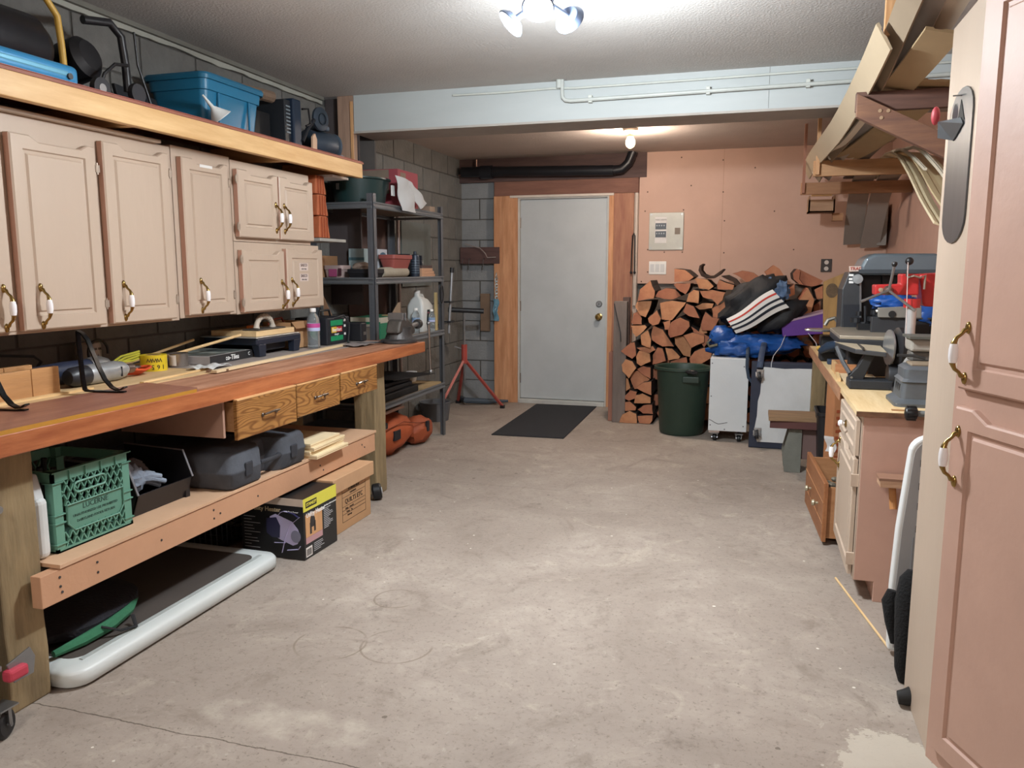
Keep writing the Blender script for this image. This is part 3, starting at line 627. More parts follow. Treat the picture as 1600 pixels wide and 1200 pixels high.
MB().lathe([(.04, 0), (.045, .01), (.045, .05), (.04, .06)], (-2.56, 4.21, BZ+.08), (0, 1, 0), 20).build('green_spool', mat('1f5a42', .5), t, smooth=True)
GN = mat('1b8a5a', .4, var=.15, sc_=20)
MB().box(-2.455, -2.4535, 4.31, 4.46, BZ+.115, BZ+.148).build('green_label', GN, t)
MB().box(-2.455, -2.4535, 4.31, 4.46, BZ+.022, BZ+.052).build('green_label', GN, t)
MB().box(-2.455, -2.4535, 4.32, 4.38, BZ+.072, BZ+.108).build('yellow_label', mat('d8b53a', .4, var=0), t)
MB().box(-2.455, -2.4535, 4.38, 4.45, BZ+.074, BZ+.106).build('red_label', mat('b5322f', .4, var=0), t)
text('lettering', 'EverStart', .030, (-2.4532, 4.385, BZ+.089), Y, Z, WHITE, t, bold=True)
text('lettering', 'charger', .018, (-2.4532, 4.38, BZ+.062), Y, Z, WHITE, t)
for z in (.05, .10, .135): MB().box(-2.455, -2.453, 4.475, 4.495, BZ+z, BZ+z+.014).build('white_mark', WHITE, t)
MB().tube([(-2.55, 4.33, BZ+.16), (-2.55, 4.35, BZ+.205), (-2.55, 4.46, BZ+.205), (-2.55, 4.48, BZ+.16)], .007, 8).build('handle', BLACK, t, smooth=True)
MB().tube([(-2.46, 4.35, BZ+.16), (-2.44, 4.45, BZ+.175), (-2.43, 4.50, BZ+.12), (-2.43, 4.49, BZ+.05), (-2.40, 4.42, BZ+.008), (-2.30, 4.40, BZ+.006), (-2.22, 4.46, BZ+.008), (-2.20, 4.54, BZ+.010)], .005, 8).build('cord', mat('25282c', .5), t, smooth=True)
t = thing('black_tool_case', 'low black case behind the battery charger', 'case', (-2.40, 4.60, BZ))
MB().box(-2.60, -2.385, 4.575, 4.65, BZ, BZ+.12).build('case', mat('1a1b20', .5), t, bev=.008)
MB().box(-2.385, -2.382, 4.60, 4.63, BZ+.04, BZ+.06).build('latch', STEEL, t)
# bench vise, jaw end at the far corner
t = thing('bench_vise', 'worn grey cast iron bench vise at the far corner of the bench', 'vise', (-2.22, 4.55, BZ-.002))
v = MB(); c0 = Vector((-2.20, 4.53, BZ))
v.ringloft([[c0+Vector((math.cos(a)*rx, math.sin(a)*ry+dy, z)) for a in [k*math.pi/10 for k in range(20)]] for rx, ry, dy, z in ((.10, .12, 0, 0), (.10, .12, 0, .012), (.08, .09, 0, .02), (.065, .075, .0, .06), (.07, .08, .01, .085))])
v.build('base', IRON, t, smooth=True)
MB().prism([(-2.155, 4.43, BZ+.055), (-2.155, 4.46, BZ+.12), (-2.155, 4.50, BZ+.14), (-2.155, 4.56, BZ+.135), (-2.155, 4.66, BZ+.07), (-2.155, 4.66, BZ+.04), (-2.155, 4.60, BZ+.03), (-2.155, 4.50, BZ+.05)], (-.085, 0, 0)).build('body', mat('56524e', .5, .5, var=.25, sc_=20, bump=.3), t, bev=.012, seg=3)
MB().box(-2.245, -2.15, 4.48, 4.495, BZ+.125, BZ+.165).build('jaw', STEEL, t, bev=.003); MB().box(-2.245, -2.15, 4.515, 4.53, BZ+.12, BZ+.165).build('jaw', STEEL, t, bev=.003)
MB().cyl((-2.20, 4.60, BZ+.07), (-2.20, 4.80, BZ+.085), .016, n=12).build('screw_bar', STEEL, t)
MB().cyl((-2.20, 4.78, BZ+.083), (-2.20, 4.81, BZ+.085), .028, n=14).build('screw_head', mat('3e3b3a', .5, .4), t)
MB().cyl((-2.13, 4.795, BZ+.085), (-2.12, 4.795, BZ-.20), .007, n=8).build('tommy_bar', CHROME, t)
MB().ball((-2.13, 4.795, BZ+.09), .013, 10, 7).build('bar_knob', STEEL, t, smooth=True); MB().ball((-2.12, 4.795, BZ-.20), .013, 10, 7).build('bar_knob', STEEL, t, smooth=True)
t.location = Vector(t.location)+Vector((.05, .10, 0)); t.scale = (1.12, 1.12, 1.12)
solo('grey_cloth', MB().sheet(lambda u, v: (-2.37+.14*u, 4.24+.22*v, BZ+.004+.008*abs(math.sin(u*4+v*6))), 8, 8, .003), mat('7c7472', .9), 'flat grey cloth lying beside the black cord at the bench end', 'cloth')
# stick along the bench, wood bits
solo('wood_strip', MB().box(-2.335, -2.305, 2.98, 4.28, BZ, BZ+.012, rotz(.05, (-2.32, 3.6, 0))), PLY, 'long pale wood strip lying along the bench top', 'strip', bev=.001)
solo('wood_strip', MB().box(-2.40, -2.38, 2.62, 3.12, BZ, BZ+.007, rotz(.10, (-2.39, 2.9, 0))), PINE, 'short crooked wood strip lying among shavings on the bench', 'strip', bev=.001)
for k, (x, y, a) in enumerate(((-2.33, 2.98, .4), (-2.30, 3.02, -.3))):
    solo('wood_chip', MB().box(x, x+.012, y, y+.05, BZ, BZ+.010, rotz(a, (x, y, 0))), mat('6d503a', .8), ['nearer dark wood chip at the end of the pale strip', 'farther dark wood chip at the end of the pale strip'][k], 'wood chip')
# black steel shelf brackets
def shelf_bracket(label, x, y, a, s=1):
    t = thing('shelf_bracket', label, 'bracket', (x, y, .899), 'curved black steel brackets on the near bench end', rot=a)
    m_ = mat('101114', .25, .6, var=.1)
    def strap_(pts, wd=.022, th=.005):
        k = MB(); rings = []
        for i, p in enumerate(pts):
            p = Vector(p); a_ = Vector(pts[max(0, i-1)]); b_ = Vector(pts[min(len(pts)-1, i+1)]); tg = (b_-a_).normalized(); nn = Vector((-tg.z, 0, tg.x)) if False else tg.cross(Vector((0, 1, 0))).normalized()
            rings.append([p+Vector((0, -wd/2, 0))-nn*th/2, p+Vector((0, wd/2, 0))-nn*th/2, p+Vector((0, wd/2, 0))+nn*th/2, p+Vector((0, -wd/2, 0))+nn*th/2])
        return k.ringloft(rings)
    up = [(.0, 0, .26), (.0, 0, .20), (.003, 0, .12), (.006, 0, .05), (.012, 0, .01), (.02, 0, .004), (.03, 0, .003), (.08, 0, .003), (.20, 0, .003)]
    strap_([(p[0]*s, 0, p[2]*s) for p in up]).build('upright', m_, t, smooth=True)
    arc = [(.0, 0, .262), (.02, 0, .252), (.042, 0, .225), (.062, 0, .17), (.085, 0, .11), (.11, 0, .055), (.14, 0, .022), (.165, 0, .010), (.185, 0, .013), (.205, 0, .024)]
    strap_([(p[0]*s, 0, p[2]*s) for p in arc]).build('brace', m_, t, smooth=True)
shelf_bracket('curved black steel bracket standing in front of the drill', -2.37, 2.33, math.radians(8), .86)
shelf_bracket('curved black steel bracket at the left edge, before the mitre box', -2.39, 1.93, math.radians(8), .86)
# ---- lower shelf contents
LZ = .431
t = thing('white_jug', 'white plastic jug beside the green crate behind the near post', 'jug', (-2.20, 1.96, LZ))
MB().box(-2.30, -2.125, 1.845+.03, 1.925, LZ, LZ+.20).build('body', mat('c9cccb', .4), t, bev=.02, seg=3)
MB().prism([(-2.29, 1.88, LZ+.19), (-2.135, 1.88, LZ+.19), (-2.17, 1.89, LZ+.27), (-2.25, 1.89, LZ+.27)], (0, .04, 0)).build('shoulder', mat('c9cccb', .4), t, bev=.008)
MB().cyl((-2.21, 1.91, LZ+.26), (-2.21, 1.91, LZ+.30), .02).build('cap', WHITE, t)
# milk crate
t = thing('milk_crate', 'green plastic lattice crate on the lower bench shelf', 'crate', (-2.30, 2.11, LZ))
GC = mat('5f8f7d', .45, var=.06, sc_=8); GCD = mat('5a8876', .45, var=.05)
x0, x1, y0, y1, z0, z1 = -2.46, -2.13, 1.945, 2.275, LZ, LZ+.27
fm = MB()
for (xx, yy) in ((x0, y0), (x1-.035, y0), (x0, y1-.035), (x1-.035, y1-.035)): fm.box(xx+.0012, xx+.0338, yy+.0012, yy+.0338, z0+.0012, z1-.0012)
for (za, zb) in ((z1-.035, z1), (z0, z0+.012)):
    fm.box(x0, x1, y0, y0+.010, za, zb); fm.box(x0, x1, y1-.010, y1, za, zb); fm.box(x0, x0+.010, y0, y1, za, zb); fm.box(x1-.010, x1, y0, y1, za, zb)
for (za) in (z1, z1-.036, z0+.03, z0+.10, z0+.128):
    for (xx, yy) in ((x0, y0), (x1-.035, y0), (x0, y1-.035), (x1-.035, y1-.035)): fm.box(xx-.004, xx+.039, yy-.004, yy+.039, za-.004, za)
for f in (.2, .4, .6, .8): fm.box(x1, x1+.006, y0+(y1-y0)*f-.002, y0+(y1-y0)*f+.002, z1-.035, z1)
fm.box(x0, x1, y0, y1, z0, z0+.005)
fm.box(x1-.002, x1+.007, y0-.004, y1+.004, z1-.004, z1)
fm.build('crate_frame', GC, t)
def lattice(parent, za, zb, yA, yB, xx, n=9):
    k = MB(); hgt = zb-za; dd = hgt*.55; wd = .0022
    y = yA-dd
    while y < yB:
        for sgn in (1, -1):
            a0_, a1_ = (y, y+dd) if sgn > 0 else (y+dd, y)
            p0, p1 = Vector((xx, a0_, za)), Vector((xx, a1_, zb))
            # clip to yA..yB
            t0, t1 = 0, 1
            for lim, less in ((yA, True), (yB, False)):
                d0, d1 = p0.y-lim, p1.y-lim
                if less:
                    if d0 < 0 and d1 < 0: t0 = 2
                    elif d0 < 0: t0 = max(t0, -d0/(d1-d0))
                    elif d1 < 0: t1 = min(t1, d0/(d0-d1))
                else:
                    if d0 > 0 and d1 > 0: t0 = 2
                    elif d0 > 0: t0 = max(t0, d0/(d0-d1))
                    elif d1 > 0: t1 = min(t1, -d0/(d1-d0))
            if t0 >= t1: continue
            a_, b_ = p0.lerp(p1, t0), p0.lerp(p1, t1)
            if (b_-a_).length < .006: continue
            tg = (b_-a_).normalized(); s_ = Vector((0, -tg.z, tg.y))*wd
            k.prism([a_-s_, a_+s_, b_+s_, b_-s_], (-.010, 0, 0))
        y += (yB-yA)/n
    k.build('lattice', GC, parent)
lattice(t, z0+.148, z1-.035, y0+.035, y1-.035, x1); lattice(t, z0+.012, z0+.062, y0+.035, y1-.035, x1, 9)
lattice(t, z0+.012, z1-.035, y0+.035, y1-.035, x0+.012, 6)
MB().prism([(x1-.004, y0+.05, z0+.085), (x1-.004, y0+.075, z0+.058), (x1-.004, y1-.06, z0+.058), (x1-.004, y1-.038, z0+.085), (x1-.004, y1-.038, z0+.148), (x1-.004, y0+.05, z0+.148)], (-.004, 0, 0)).build('sign_plate', GCD, t)
rp = [(x1, y0+.05, z0+.085), (x1, y0+.075, z0+.058), (x1, y1-.06, z0+.058), (x1, y1-.038, z0+.085), (x1, y1-.038, z0+.148), (x1, y0+.05, z0+.148)]
MB().tube(rp, .0028, 6, closed=True).build('sign_rim', GC, t)
MB().tube([(x1+.001, y0+.10+.016*math.cos(a)*0+(.0 if math.cos(a) < 0 else .10)+.018*math.cos(a), z1-.070+.018*math.sin(a)) for a in [k*math.pi/8 for k in range(16)]], .004, 6, closed=True).build('hand_hole_rim', GC, t)
DK = mat('29433b', .6, var=0)
for s_, dz_, sz in (('LUCERNE', .128, .026), ('UNAUTHORIZED USE PROHIBITED', .104, .0125), ('DAIRYLAND FOODS RETURN', .084, .0125)):
    text('lettering', s_, sz, (x1-.0035, (y0+y1)/2+.006, z0+dz_), Y, Z, DK, t)
t2 = MB()
for k in range(7): t2.cyl((-2.42+.045*(k % 3), 2.02+.05*(k//2), LZ+.008), (-2.40+.05*(k % 3), 2.0+.055*(k//2), LZ+.22+.015*(k % 4)), .010, n=8)
solo('crate_contents', t2, mat('1c1b1d', .6, var=.4), 'dark rods and tool handles standing inside the green crate', 'tools')
# black parts bin with gloves
t = thing('parts_bin', 'black plastic stacking bin with open sloped front beside the crate', 'bin', (-2.33, 2.47, LZ))
bx, by = (-2.48, -2.15), (2.33, 2.63)
B_ = mat('1b1b20', .4, var=.1)
b = MB()
for yy in (by[0], by[1]-.006): b.prism([(bx[0], yy, LZ+.003), (bx[1]-.03, yy, LZ+.003), (bx[1], yy, LZ+.085), (bx[1]-.04, yy, LZ+.19), (bx[0], yy, LZ+.20)], (0, .006, 0))
b.prism([(bx[1]-.036, by[0], LZ+.003), (bx[1]-.03, by[0], LZ+.003), (bx[1], by[0], LZ+.085), (bx[1]-.006, by[0], LZ+.085)], (0, by[1]-by[0], 0))
b.box(bx[0], bx[0]+.006, by[0], by[1], LZ, LZ+.2).box(bx[0], bx[1]-.03, by[0], by[1], LZ, LZ+.006)
b.build('bin', B_, t)
for yy in (by[0], by[1]): MB().tube([(bx[1], yy, LZ+.085), (bx[1]-.04, yy, LZ+.19), (bx[0], yy, LZ+.20)], .005, 6).build('rim', mat('77777c', .4), t)
MB().box(bx[1]-.034, bx[1]-.02, by[1]-.02, by[1]+.004, LZ, LZ+.05).build('foot', B_, t)
t = thing('work_gloves', 'crumpled grey blue work gloves lying in the black bin', 'gloves', (-2.3, 2.42, LZ+.02))
GL2 = mat('8b96a5', .85, var=.15, sc_=12, bump=.4)
g = MB()
g.ball((-2.24, 2.40, LZ+.12), (.045, .05, .055), 16, 12, .35, 3, 3)
for k, (dx, dy, dz_) in enumerate(((.0, .09, -.02), (.02, .10, -.005), (.015, .085, .018), (-.005, .07, .03))):
    g.tube([(-2.24, 2.42, LZ+.12), (-2.22+dx*.5, 2.43+dy*.4, LZ+.115+dz_*.6), (-2.21+dx, 2.42+dy, LZ+.095+dz_)], [.022, .015, .010], 10)
g.tube([(-2.24, 2.38, LZ+.15), (-2.26, 2.36, LZ+.19), (-2.27, 2.35, LZ+.215)], [.03, .032, .036], 12)
g.build('glove', GL2, t, smooth=True)
g = MB(); g.ball((-2.34, 2.44, LZ+.15), (.04, .05, .045), 16, 12, .35, 3, 8)
for k in range(4): g.tube([(-2.33, 2.45, LZ+.16), (-2.31+k*.008, 2.49, LZ+.17-k*.006), (-2.30+k*.012, 2.52, LZ+.155-k*.012)], [.02, .014, .009], 10)
g.build('glove', mat('5c5a5c', .9, var=.2), t, smooth=True)
# big black tool case with handle recess
t = thing('tool_case', 'large dusty black moulded tool case with handle on the lower shelf', 'tool case', (-2.25, 3.0, LZ))
CS = mat('464a52', .75, var=.3, sc_=7, bump=.15, bs=70)
cs = MB()
plan = [(-2.62, 2.72), (-2.06, 2.72), (-2.035, 2.74), (-2.035, 2.93), (-2.06, 2.96), (-2.115, 2.975), (-2.115, 3.075), (-2.06, 3.09), (-2.035, 3.12), (-2.035, 3.29), (-2.06, 3.31), (-2.62, 3.31)]
cen = Vector((-2.33, 3.015))
def ring_(sc2, z): return [Vector((cen.x+(px-cen.x)*sc2, cen.y+(py-cen.y)*sc2, z)) for px, py in plan]
cs.ringloft([ring_(.94, LZ), ring_(.985, LZ+.012), ring_(1.0, LZ+.065), ring_(1.01, LZ+.07), ring_(1.01, LZ+.078), ring_(1.0, LZ+.083), ring_(.985, LZ+.135), ring_(.955, LZ+.152), ring_(.90, LZ+.158)])
cs.build('case', CS, t, smooth=True, ang=50)
MB().tube([(-2.10, 2.945, LZ+.075), (-2.048, 2.955, LZ+.075), (-2.043, 2.99, LZ+.075), (-2.043, 3.06, LZ+.075), (-2.048, 3.095, LZ+.075), (-2.10, 3.105, LZ+.075)], .011, 10).build('handle', mat('2b2e35', .6), t, smooth=True)
for yy in (2.84, 3.19):
    MB().box(-2.035, -2.026, yy-.025, yy+.025, LZ+.045, LZ+.105).build('latch', mat('2e3138', .5), t, bev=.004)
# plywood offcuts stacked
ply_l = ['top pale plywood sheet of the stack on the lower shelf', 'second plywood sheet from the top of the lower shelf stack', 'third plywood sheet from the top of the lower shelf stack', 'bottom plywood sheet of the lower shelf stack']
for k in range(4):
    z = LZ+.019*(3-k)
    t_ = thing('plywood_sheet', ply_l[k], 'plywood', (-2.2, 3.5, z), 'pale plywood offcuts stacked on the lower shelf')
    M_ = rotz((.0, .03, -.02, .01)[k], (-2.2, 3.5, 0))
    MB().box(-2.42, (-2.03, -2.02, -2.03, -2.0)[k], 3.335, (3.62, 3.66, 3.66, 3.655)[k], z, z+.0175, M_).build('sheet', wood('dcc8a0', 'eedcb8', 'y', .6, 2), t_)
    MB().box(-2.42, (-2.03, -2.02, -2.03, -2.0)[k]+.0005, 3.3345, (3.62, 3.66, 3.66, 3.655)[k]+.0005, z+.006, z+.0085, M_).build('middle_ply', mat('b08a5c', .7), t_)
# ---- floor under the bench
t = thing('folding_table', 'white plastic folding table lying flat on the floor under the bench', 'folding table', (-2.4, 2.4, 0))
tb = MB(); pts = []
def rr(x0, x1, y0, y1, r, z, n=5):
    o = []
    for cx, cy, a0 in ((x1-r, y1-r, 0), (x0+r, y1-r, math.pi/2), (x0+r, y0+r, math.pi), (x1-r, y0+r, 1.5*math.pi)):
        for k in range(n+1): a = a0+math.pi/2*k/n; o.append(Vector((cx+r*math.cos(a), cy+r*math.sin(a), z)))
    return o
tb.ringloft([rr(-2.83, -2.03, 1.88, 3.03, .06, .006), rr(-2.84, -2.02, 1.87, 3.04, .07, .012), rr(-2.84, -2.02, 1.87, 3.04, .07, .05), rr(-2.83, -2.03, 1.88, 3.03, .06, .062), rr(-2.79, -2.07, 1.92, 2.99, .05, .064)])
tb.build('table_shell', mat('cdd3d2', .4, var=.03), t, smooth=True, ang=60)
MB().ringloft([rr(-2.78, -2.10, 1.95, 2.96, .05, .0642), rr(-2.78, -2.10, 1.95, 2.96, .05, .0665)]).build('table_inlay', mat('4b4440', .7, var=.1), t)
MB().box(-2.095, -2.08, 1.96, 2.97, .0645, .068).build('edge_groove', mat('a9afae', .5), t)
t = thing('green_bag', 'dark green and black fabric bag lying on the folding table', 'bag', (-2.35, 2.1, .067))
MB().ball((-2.37, 2.17, .105), (.22, .28, .055), 26, 12, .12, 2, 5, .068).build('bag_body', mat('1a1a22', .85, var=.2, bump=.4, bs=90), t, smooth=True)
MB().tube([(-2.17, 1.93, .085), (-2.15, 2.03, .09), (-2.145, 2.15, .095), (-2.17, 2.27, .10), (-2.22, 2.36, .10)], [.012, .02, .022, .018, .008], 8).build('green_panel', mat('2d6b4c', .8, bump=.2), t, smooth=True)
MB().tube([(-2.135, 2.10, .11), (-2.09, 2.14, .085), (-2.08, 2.20, .075), (-2.12, 2.23, .10)], .008, 6, flat=.4).build('bag_strap', mat('15161a', .8), t)
# heater box
t = thing('heater_box', 'black and yellow cardboard box with a utility heater picture', 'box', (-2.11, 3.27, 0))
M5 = Matrix.Translation((-1.948, 3.115, 0)) @ Matrix.Rotation(math.radians(-1), 4, 'Z'); hw, hd, hh = .34, .295, .295
BK = mat('191a1c', .45, var=.1)
MB().box(-hw, 0, 0, hd, .002, hh, M5).build('carton', BK, t, bev=.002)
uX, uY, nF = (M5.to_3x3() @ Y), Z, (M5.to_3x3() @ X)
MB().box(0, .0008, .0, hd, hh-.062, hh, M5).build('yellow_band', mat('d6cf4c', .4, var=.04), t)
MB().box(-hw, 0, -.0008, 0, hh-.035, hh, M5).build('white_band', mat('cdc0b3', .5, var=.1), t)
fr_ = lambda y_, z_: M5 @ Vector((.0012, y_, z_)); sd_ = lambda x_, z_: M5 @ Vector((x_, -.0012, z_)); uS = M5.to_3x3() @ X
MB().box(.0008, .0014, .02, .115, hh-.048, hh-.018, M5).build('logo_plate', mat('1a1a1a', .4, var=0), t)
YL = mat('e2d655', .5, var=0)
text('lettering', 'STANLEY', .021, M5 @ Vector((.0018, .068, hh-.033)), uX, Z, YL, t, bold=True)
text('lettering', 'Utility Heater', .030, fr_(.105, hh-.085), uX, Z, WHITE, t, bold=True)
text('lettering', 'Chauffage utilitaire pivotant', .010, fr_(.235, hh-.080), uX, Z, WHITE, t)
text('lettering', 'Utility Heater', .030, sd_(-.205, hh-.060), uS, Z, mat('b9a98a', .5, var=0), t, bold=True)
text('lettering', 'with Pivot Power', .011, sd_(-.065, hh-.064), uS, Z, WHITE, t)
MB().box(0, .0010, .015, .16, .105, .215, M5).build('photo_panel', mat('b98558', .5, var=0, h2='d2a374', sc_=6, st=(1, 1, .2)), t)
pw = MB(); pw.ball(M5 @ Vector((.001, .075, .175)), (.0012, .022, .03), 12, 8); pw.box(.001, .0016, .05, .065, .115, .17, M5); pw.box(.001, .0016, .085, .10, .12, .17, M5); pw.box(.001, .0016, .055, .095, .145, .185, M5)
pw.build('person_silhouette', mat('33302f', .6), t); MB().ball(M5 @ Vector((.0012, .075, .205)), (.0012, .009, .011), 10, 7).build('head_silhouette', mat('c9b8aa', .6), t)
MB().box(0, .0010, .015, .16, .075, .104, M5).build('photo_floor', mat('b98f92', .5, var=0), t)
MB().box(0, .001, .012, .065, .012, .058, M5).build('bar_code_label', mat('ded9d4', .5, var=0), t)
bc = MB()
for k in range(12): bc.box(.001, .0016, .018+k*.0035, .018+k*.0035+(.0012 if k % 3 else .0022), .018, .05, M5)
bc.build('bar_code', INK, t)
ln = MB()
for k in range(12): ln.box(.0, .0012, .175, .175+.085*(.75+.25*math.sin(k*5)), .200-.0088*k, .2025-.0088*k, M5)
for k in range(5): ln.box(.0, .0012, .08, .08+.11*(.7+.3*math.sin(k*3)), .058-.009*k, .0602-.009*k, M5)
for k in range(11): ln.box(-.325, -.325+.09*(.7+.3*math.sin(k*4)), -.0012, 0, .19-.015*k, .192-.015*k, M5)
ln.build('small_print', mat('b9b9bb', .5, var=0), t)
LV = mat('b3add0', .5, var=.05)
p2 = lambda x_, z_: M5 @ Vector((x_, -.0013, z_))
pic = MB(); yv = M5.to_3x3() @ Vector((0, -.001, 0))
pic.prism([p2(-.18, .20), p2(-.15, .215), p2(-.06, .185), p2(-.03, .15), p2(-.02, .115), p2(-.035, .08), p2(-.06, .07), p2(-.12, .09), p2(-.165, .11)], yv)
pic.tube([p2(-.145, .20), p2(-.12, .225), p2(-.10, .232), p2(-.08, .23)], .006, 6, flat=.2); pic.tube([p2(-.12, .03), p2(-.10, .10), p2(-.07, .17), p2(-.02, .21)], .006, 6, flat=.2); pic.tube([p2(-.16, .075), p2(-.10, .08)], .006, 6, flat=.2); pic.tube([p2(-.09, .045), p2(-.03, .055), p2(-.02, .07)], .008, 6, flat=.2)
pic.build('heater_picture', LV, t)
MB().prism([p2(-.20, .19), p2(-.145, .20), p2(-.125, .16), p2(-.13, .10), p2(-.17, .10), p2(-.20, .12)], yv*1.6).build('heater_grille_picture', mat('2b2b48', .4, var=.05), t)
MB().tube([p2(-.08, .23), p2(-.05, .225), p2(-.025, .21)], .010, 6, flat=.2).build('heater_handle_picture', mat('25244a', .4, var=0), t)
MB().prism([p2(-.043+.026*math.cos(a), .115+.030*math.sin(a)) for a in [k*math.pi/10 for k in range(20)]], yv*1.8).build('heater_vent_picture', mat('7d7d92', .5, var=0), t)
# archive box
t = thing('archive_box', 'brown cardboard archive box with lid and printed form on its side', 'box', (-2.12, 3.66, 0))
MB().box(-2.36, -1.985, 3.445, 3.86, .001, .27).build('carton', CARD, t, bev=.002)
MB().box(-2.375, -1.968, 3.43, 3.875, .225, .30).build('lid', mat('bb9470', .8), t, bev=.003)
fm = MB()
for z in (.045, .085, .105, .125, .175, .20, .222): fm.box(-1.985, -1.9842, 3.545, 3.80, z, z+.0018)
for yy in (3.545, 3.80): fm.box(-1.985, -1.9842, yy-.001, yy+.001, .045, .222)
fm.build('form_lines', INK, t)
text('lettering', 'QUILTS ETC', .036, (-1.9838, 3.67, .150), Y, Z, INK, t)
text('lettering', 'STORAGE BOX', .018, (-1.9838, 3.67, .211), Y, Z, INK, t, bold=True); text('lettering', 'CONTENTS', .013, (-1.9838, 3.66, .188), Y, Z, INK, t)
for k, s_ in enumerate(('Dept.   records', 'From:   To:', 'Destroy')): text('lettering', s_, .014, (-1.9838, 3.62, .114-.02*k), Y, Z, INK, t)
# black mesh basket far under bench
t = thing('wire_basket', 'black wire basket standing behind the heater box', 'basket', (-2.45, 3.2, 0))
k = MB()
for i in range(9): k.tube([(-2.66+.0325*i, 3.12, .02), (-2.66+.0325*i, 3.12, .22)], .003, 5)
for i in range(8): k.tube([(-2.66, 3.12, .02+.028*i), (-2.40, 3.12, .02+.028*i), (-2.40, 3.40, .02+.028*i), (-2.66, 3.40, .02+.028*i)], .003, 5, closed=True)
for i in range(9): k.tube([(-2.40, 3.12+.035*i, .02), (-2.40, 3.12+.035*i, .22)], .003, 5)
k.box(-2.66, -2.40, 3.12, 3.40, .012, .02)
k.build('wire_frame', BLACK, t)
t = thing('black_pad_box', 'flat black padded lid on a low carton behind the far bench post', 'lid', (-2.5, 4.55, 0))
MB().box(-2.75, -2.30, 4.42, 4.68, .0, .30).build('carton', mat('7d6a5c', .8), t, bev=.003); MB().box(-2.78, -2.27, 4.40, 4.70, .30, .345).build('pad', BLACK, t, bev=.012)
# white rolling stand at the left edge
t = thing('rolling_stand', 'white metal rolling stand with black caster at the left edge', 'stand', (-2.06, 1.60, 0))
MB().box(-2.16, -2.045, 1.30, 1.625, .075, .60).build('cabinet', mat('b9bcc0', .4, .1), t, bev=.006)
MB().box(-2.045, -2.04, 1.33, 1.61, .11, .20).build('kick_panel', mat('8f9097', .4), t, bev=.002)
MB().box(-2.045, -2.02, 1.30, 1.625, .205, .222).build('side_rail', STEEL, t, bev=.003)
caster('caster_wheel', t, (-2.03, 1.62, .042), .042, BLACK, (1, .3, 0))
MB().tube([(-2.03, 1.62, .042), (-2.03, 1.60, .08)], .014, 8).build('caster_stem', STEEL, t)
MB().prism([(-2.02, 1.64, .215), (-2.02, 1.72, .235), (-2.02, 1.735, .20), (-2.02, 1.725, .15), (-2.02, 1.66, .15)], (-.006, 0, 0)).build('metal_tab', STEEL, t, bev=.002)
MB().box(-2.035, -2.0, 1.63, 1.695, .165, .20).build('red_clamp', mat('b43a4c', .5), t, bev=.008)
MB().cyl((-2.10, 1.705, .655), (-2.07, 1.705, .655), .012, n=12).build('bolt', STEEL, t)
# ================================================================ LEFT: WALL CUPBOARDS
def bow_handle(parent, c, nrm, r=.064, lab=None):
    """brass bow pull with a white porcelain middle, standing vertically at c on a door with normal nrm"""
    c = Vector(c); nrm = Vector(nrm).normalized(); k = MB()
    P_ = lambda d, z: c+nrm*d+Z*z
    k.tube([P_(.002, r), P_(.012, r*.95), P_(.018, r*.80), P_(.030, r*.66), P_(.036, r*.45), P_(.036, r*.36)], [.007, .006, .0045, .005, .007, .009], 8)
    k.tube([P_(.002, -r), P_(.012, -r*.95), P_(.018, -r*.80), P_(.030, -r*.66), P_(.036, -r*.45), P_(.036, -r*.36)], [.007, .006, .0045, .005, .007, .009], 8)
    for s_ in (1, -1):
        tx = nrm.cross(Z)
        k.ringloft([[c+nrm*d+Z*s_*(r+.004)+tx*math.cos(a)*.009*f+Z*math.sin(a)*.016*f for a in [i*math.pi/8 for i in range(16)]] for d, f in ((.0, 1), (.004, .9), (.007, .5))])
    k.mi = 1
    q = MB(); k.lathe([(.0, -.024), (.009, -.024), (.0115, -.01), (.0115, .01), (.009, .024), (.0, .024)], c+nrm*.036, (0, 0, 1), 14)
    return k.build('handle', [BRASS, PORC], parent, smooth=True, ang=50)
def ring_door(parent, O, u, nrm, w_, h_, dip=(.25, .85, .022), m_=PINK, stile=.055, t=.019, nm='door'):
    O, u, nrm = Vector(O), Vector(u).normalized(), Vector(nrm).normalized()
    a, b_, dp = dip; N = 7
    def outline(i, d):
        pts = [O+u*i+Z*i, O+u*(w_-i)+Z*i, O+u*(w_-i)+Z*(h_-i)]
        for k in range(N, -1, -1):
            f = a-.03+(b_-a+.06)*k/N; e = min(1, max(0, (f-a+.03)/.05), 1)*min(1, max(0, (b_+.03-f)/.05)); e = max(0, min(1, e)); e = e*e*(3-2*e)
            pts.append(O+u*max(i, min(w_-i, w_*f))+Z*(h_-i-dp*e))
        pts.append(O+u*i+Z*(h_-i)); return [p+nrm*d for p in pts]
    def rect(i, d):
        pts = [O+u*i+Z*i, O+u*(w_-i)+Z*i, O+u*(w_-i)+Z*(h_-i)]
        for k in range(N, -1, -1):
            f = a-.03+(b_-a+.06)*k/N; pts.append(O+u*(i+(w_-2*i)*max(0.02, min(.98, f)))+Z*(h_-i))
        pts.append(O+u*i+Z*(h_-i)); return [p+nrm*d for p in pts]
    s = stile
    return MB().ringloft([outline(0, -t), outline(0, -.005), outline(.005, 0), rect(s, 0), rect(s+.004, -.007), rect(s+.014, -.008), rect(s+.020, -.001), rect(s+.024, -.001)]).build(nm, m_, parent)
DG = [(0, -.004), (.004, 0), (.052, 0), (.056, -.006), (.062, -.006), (.066, -.002)]
DOOR = mat('bba896', .42, var=.04, sc_=4, bump=.08, bs=30, st=(1, 1, .3))
EDGE = mat('b98f7c', .5, var=.05)
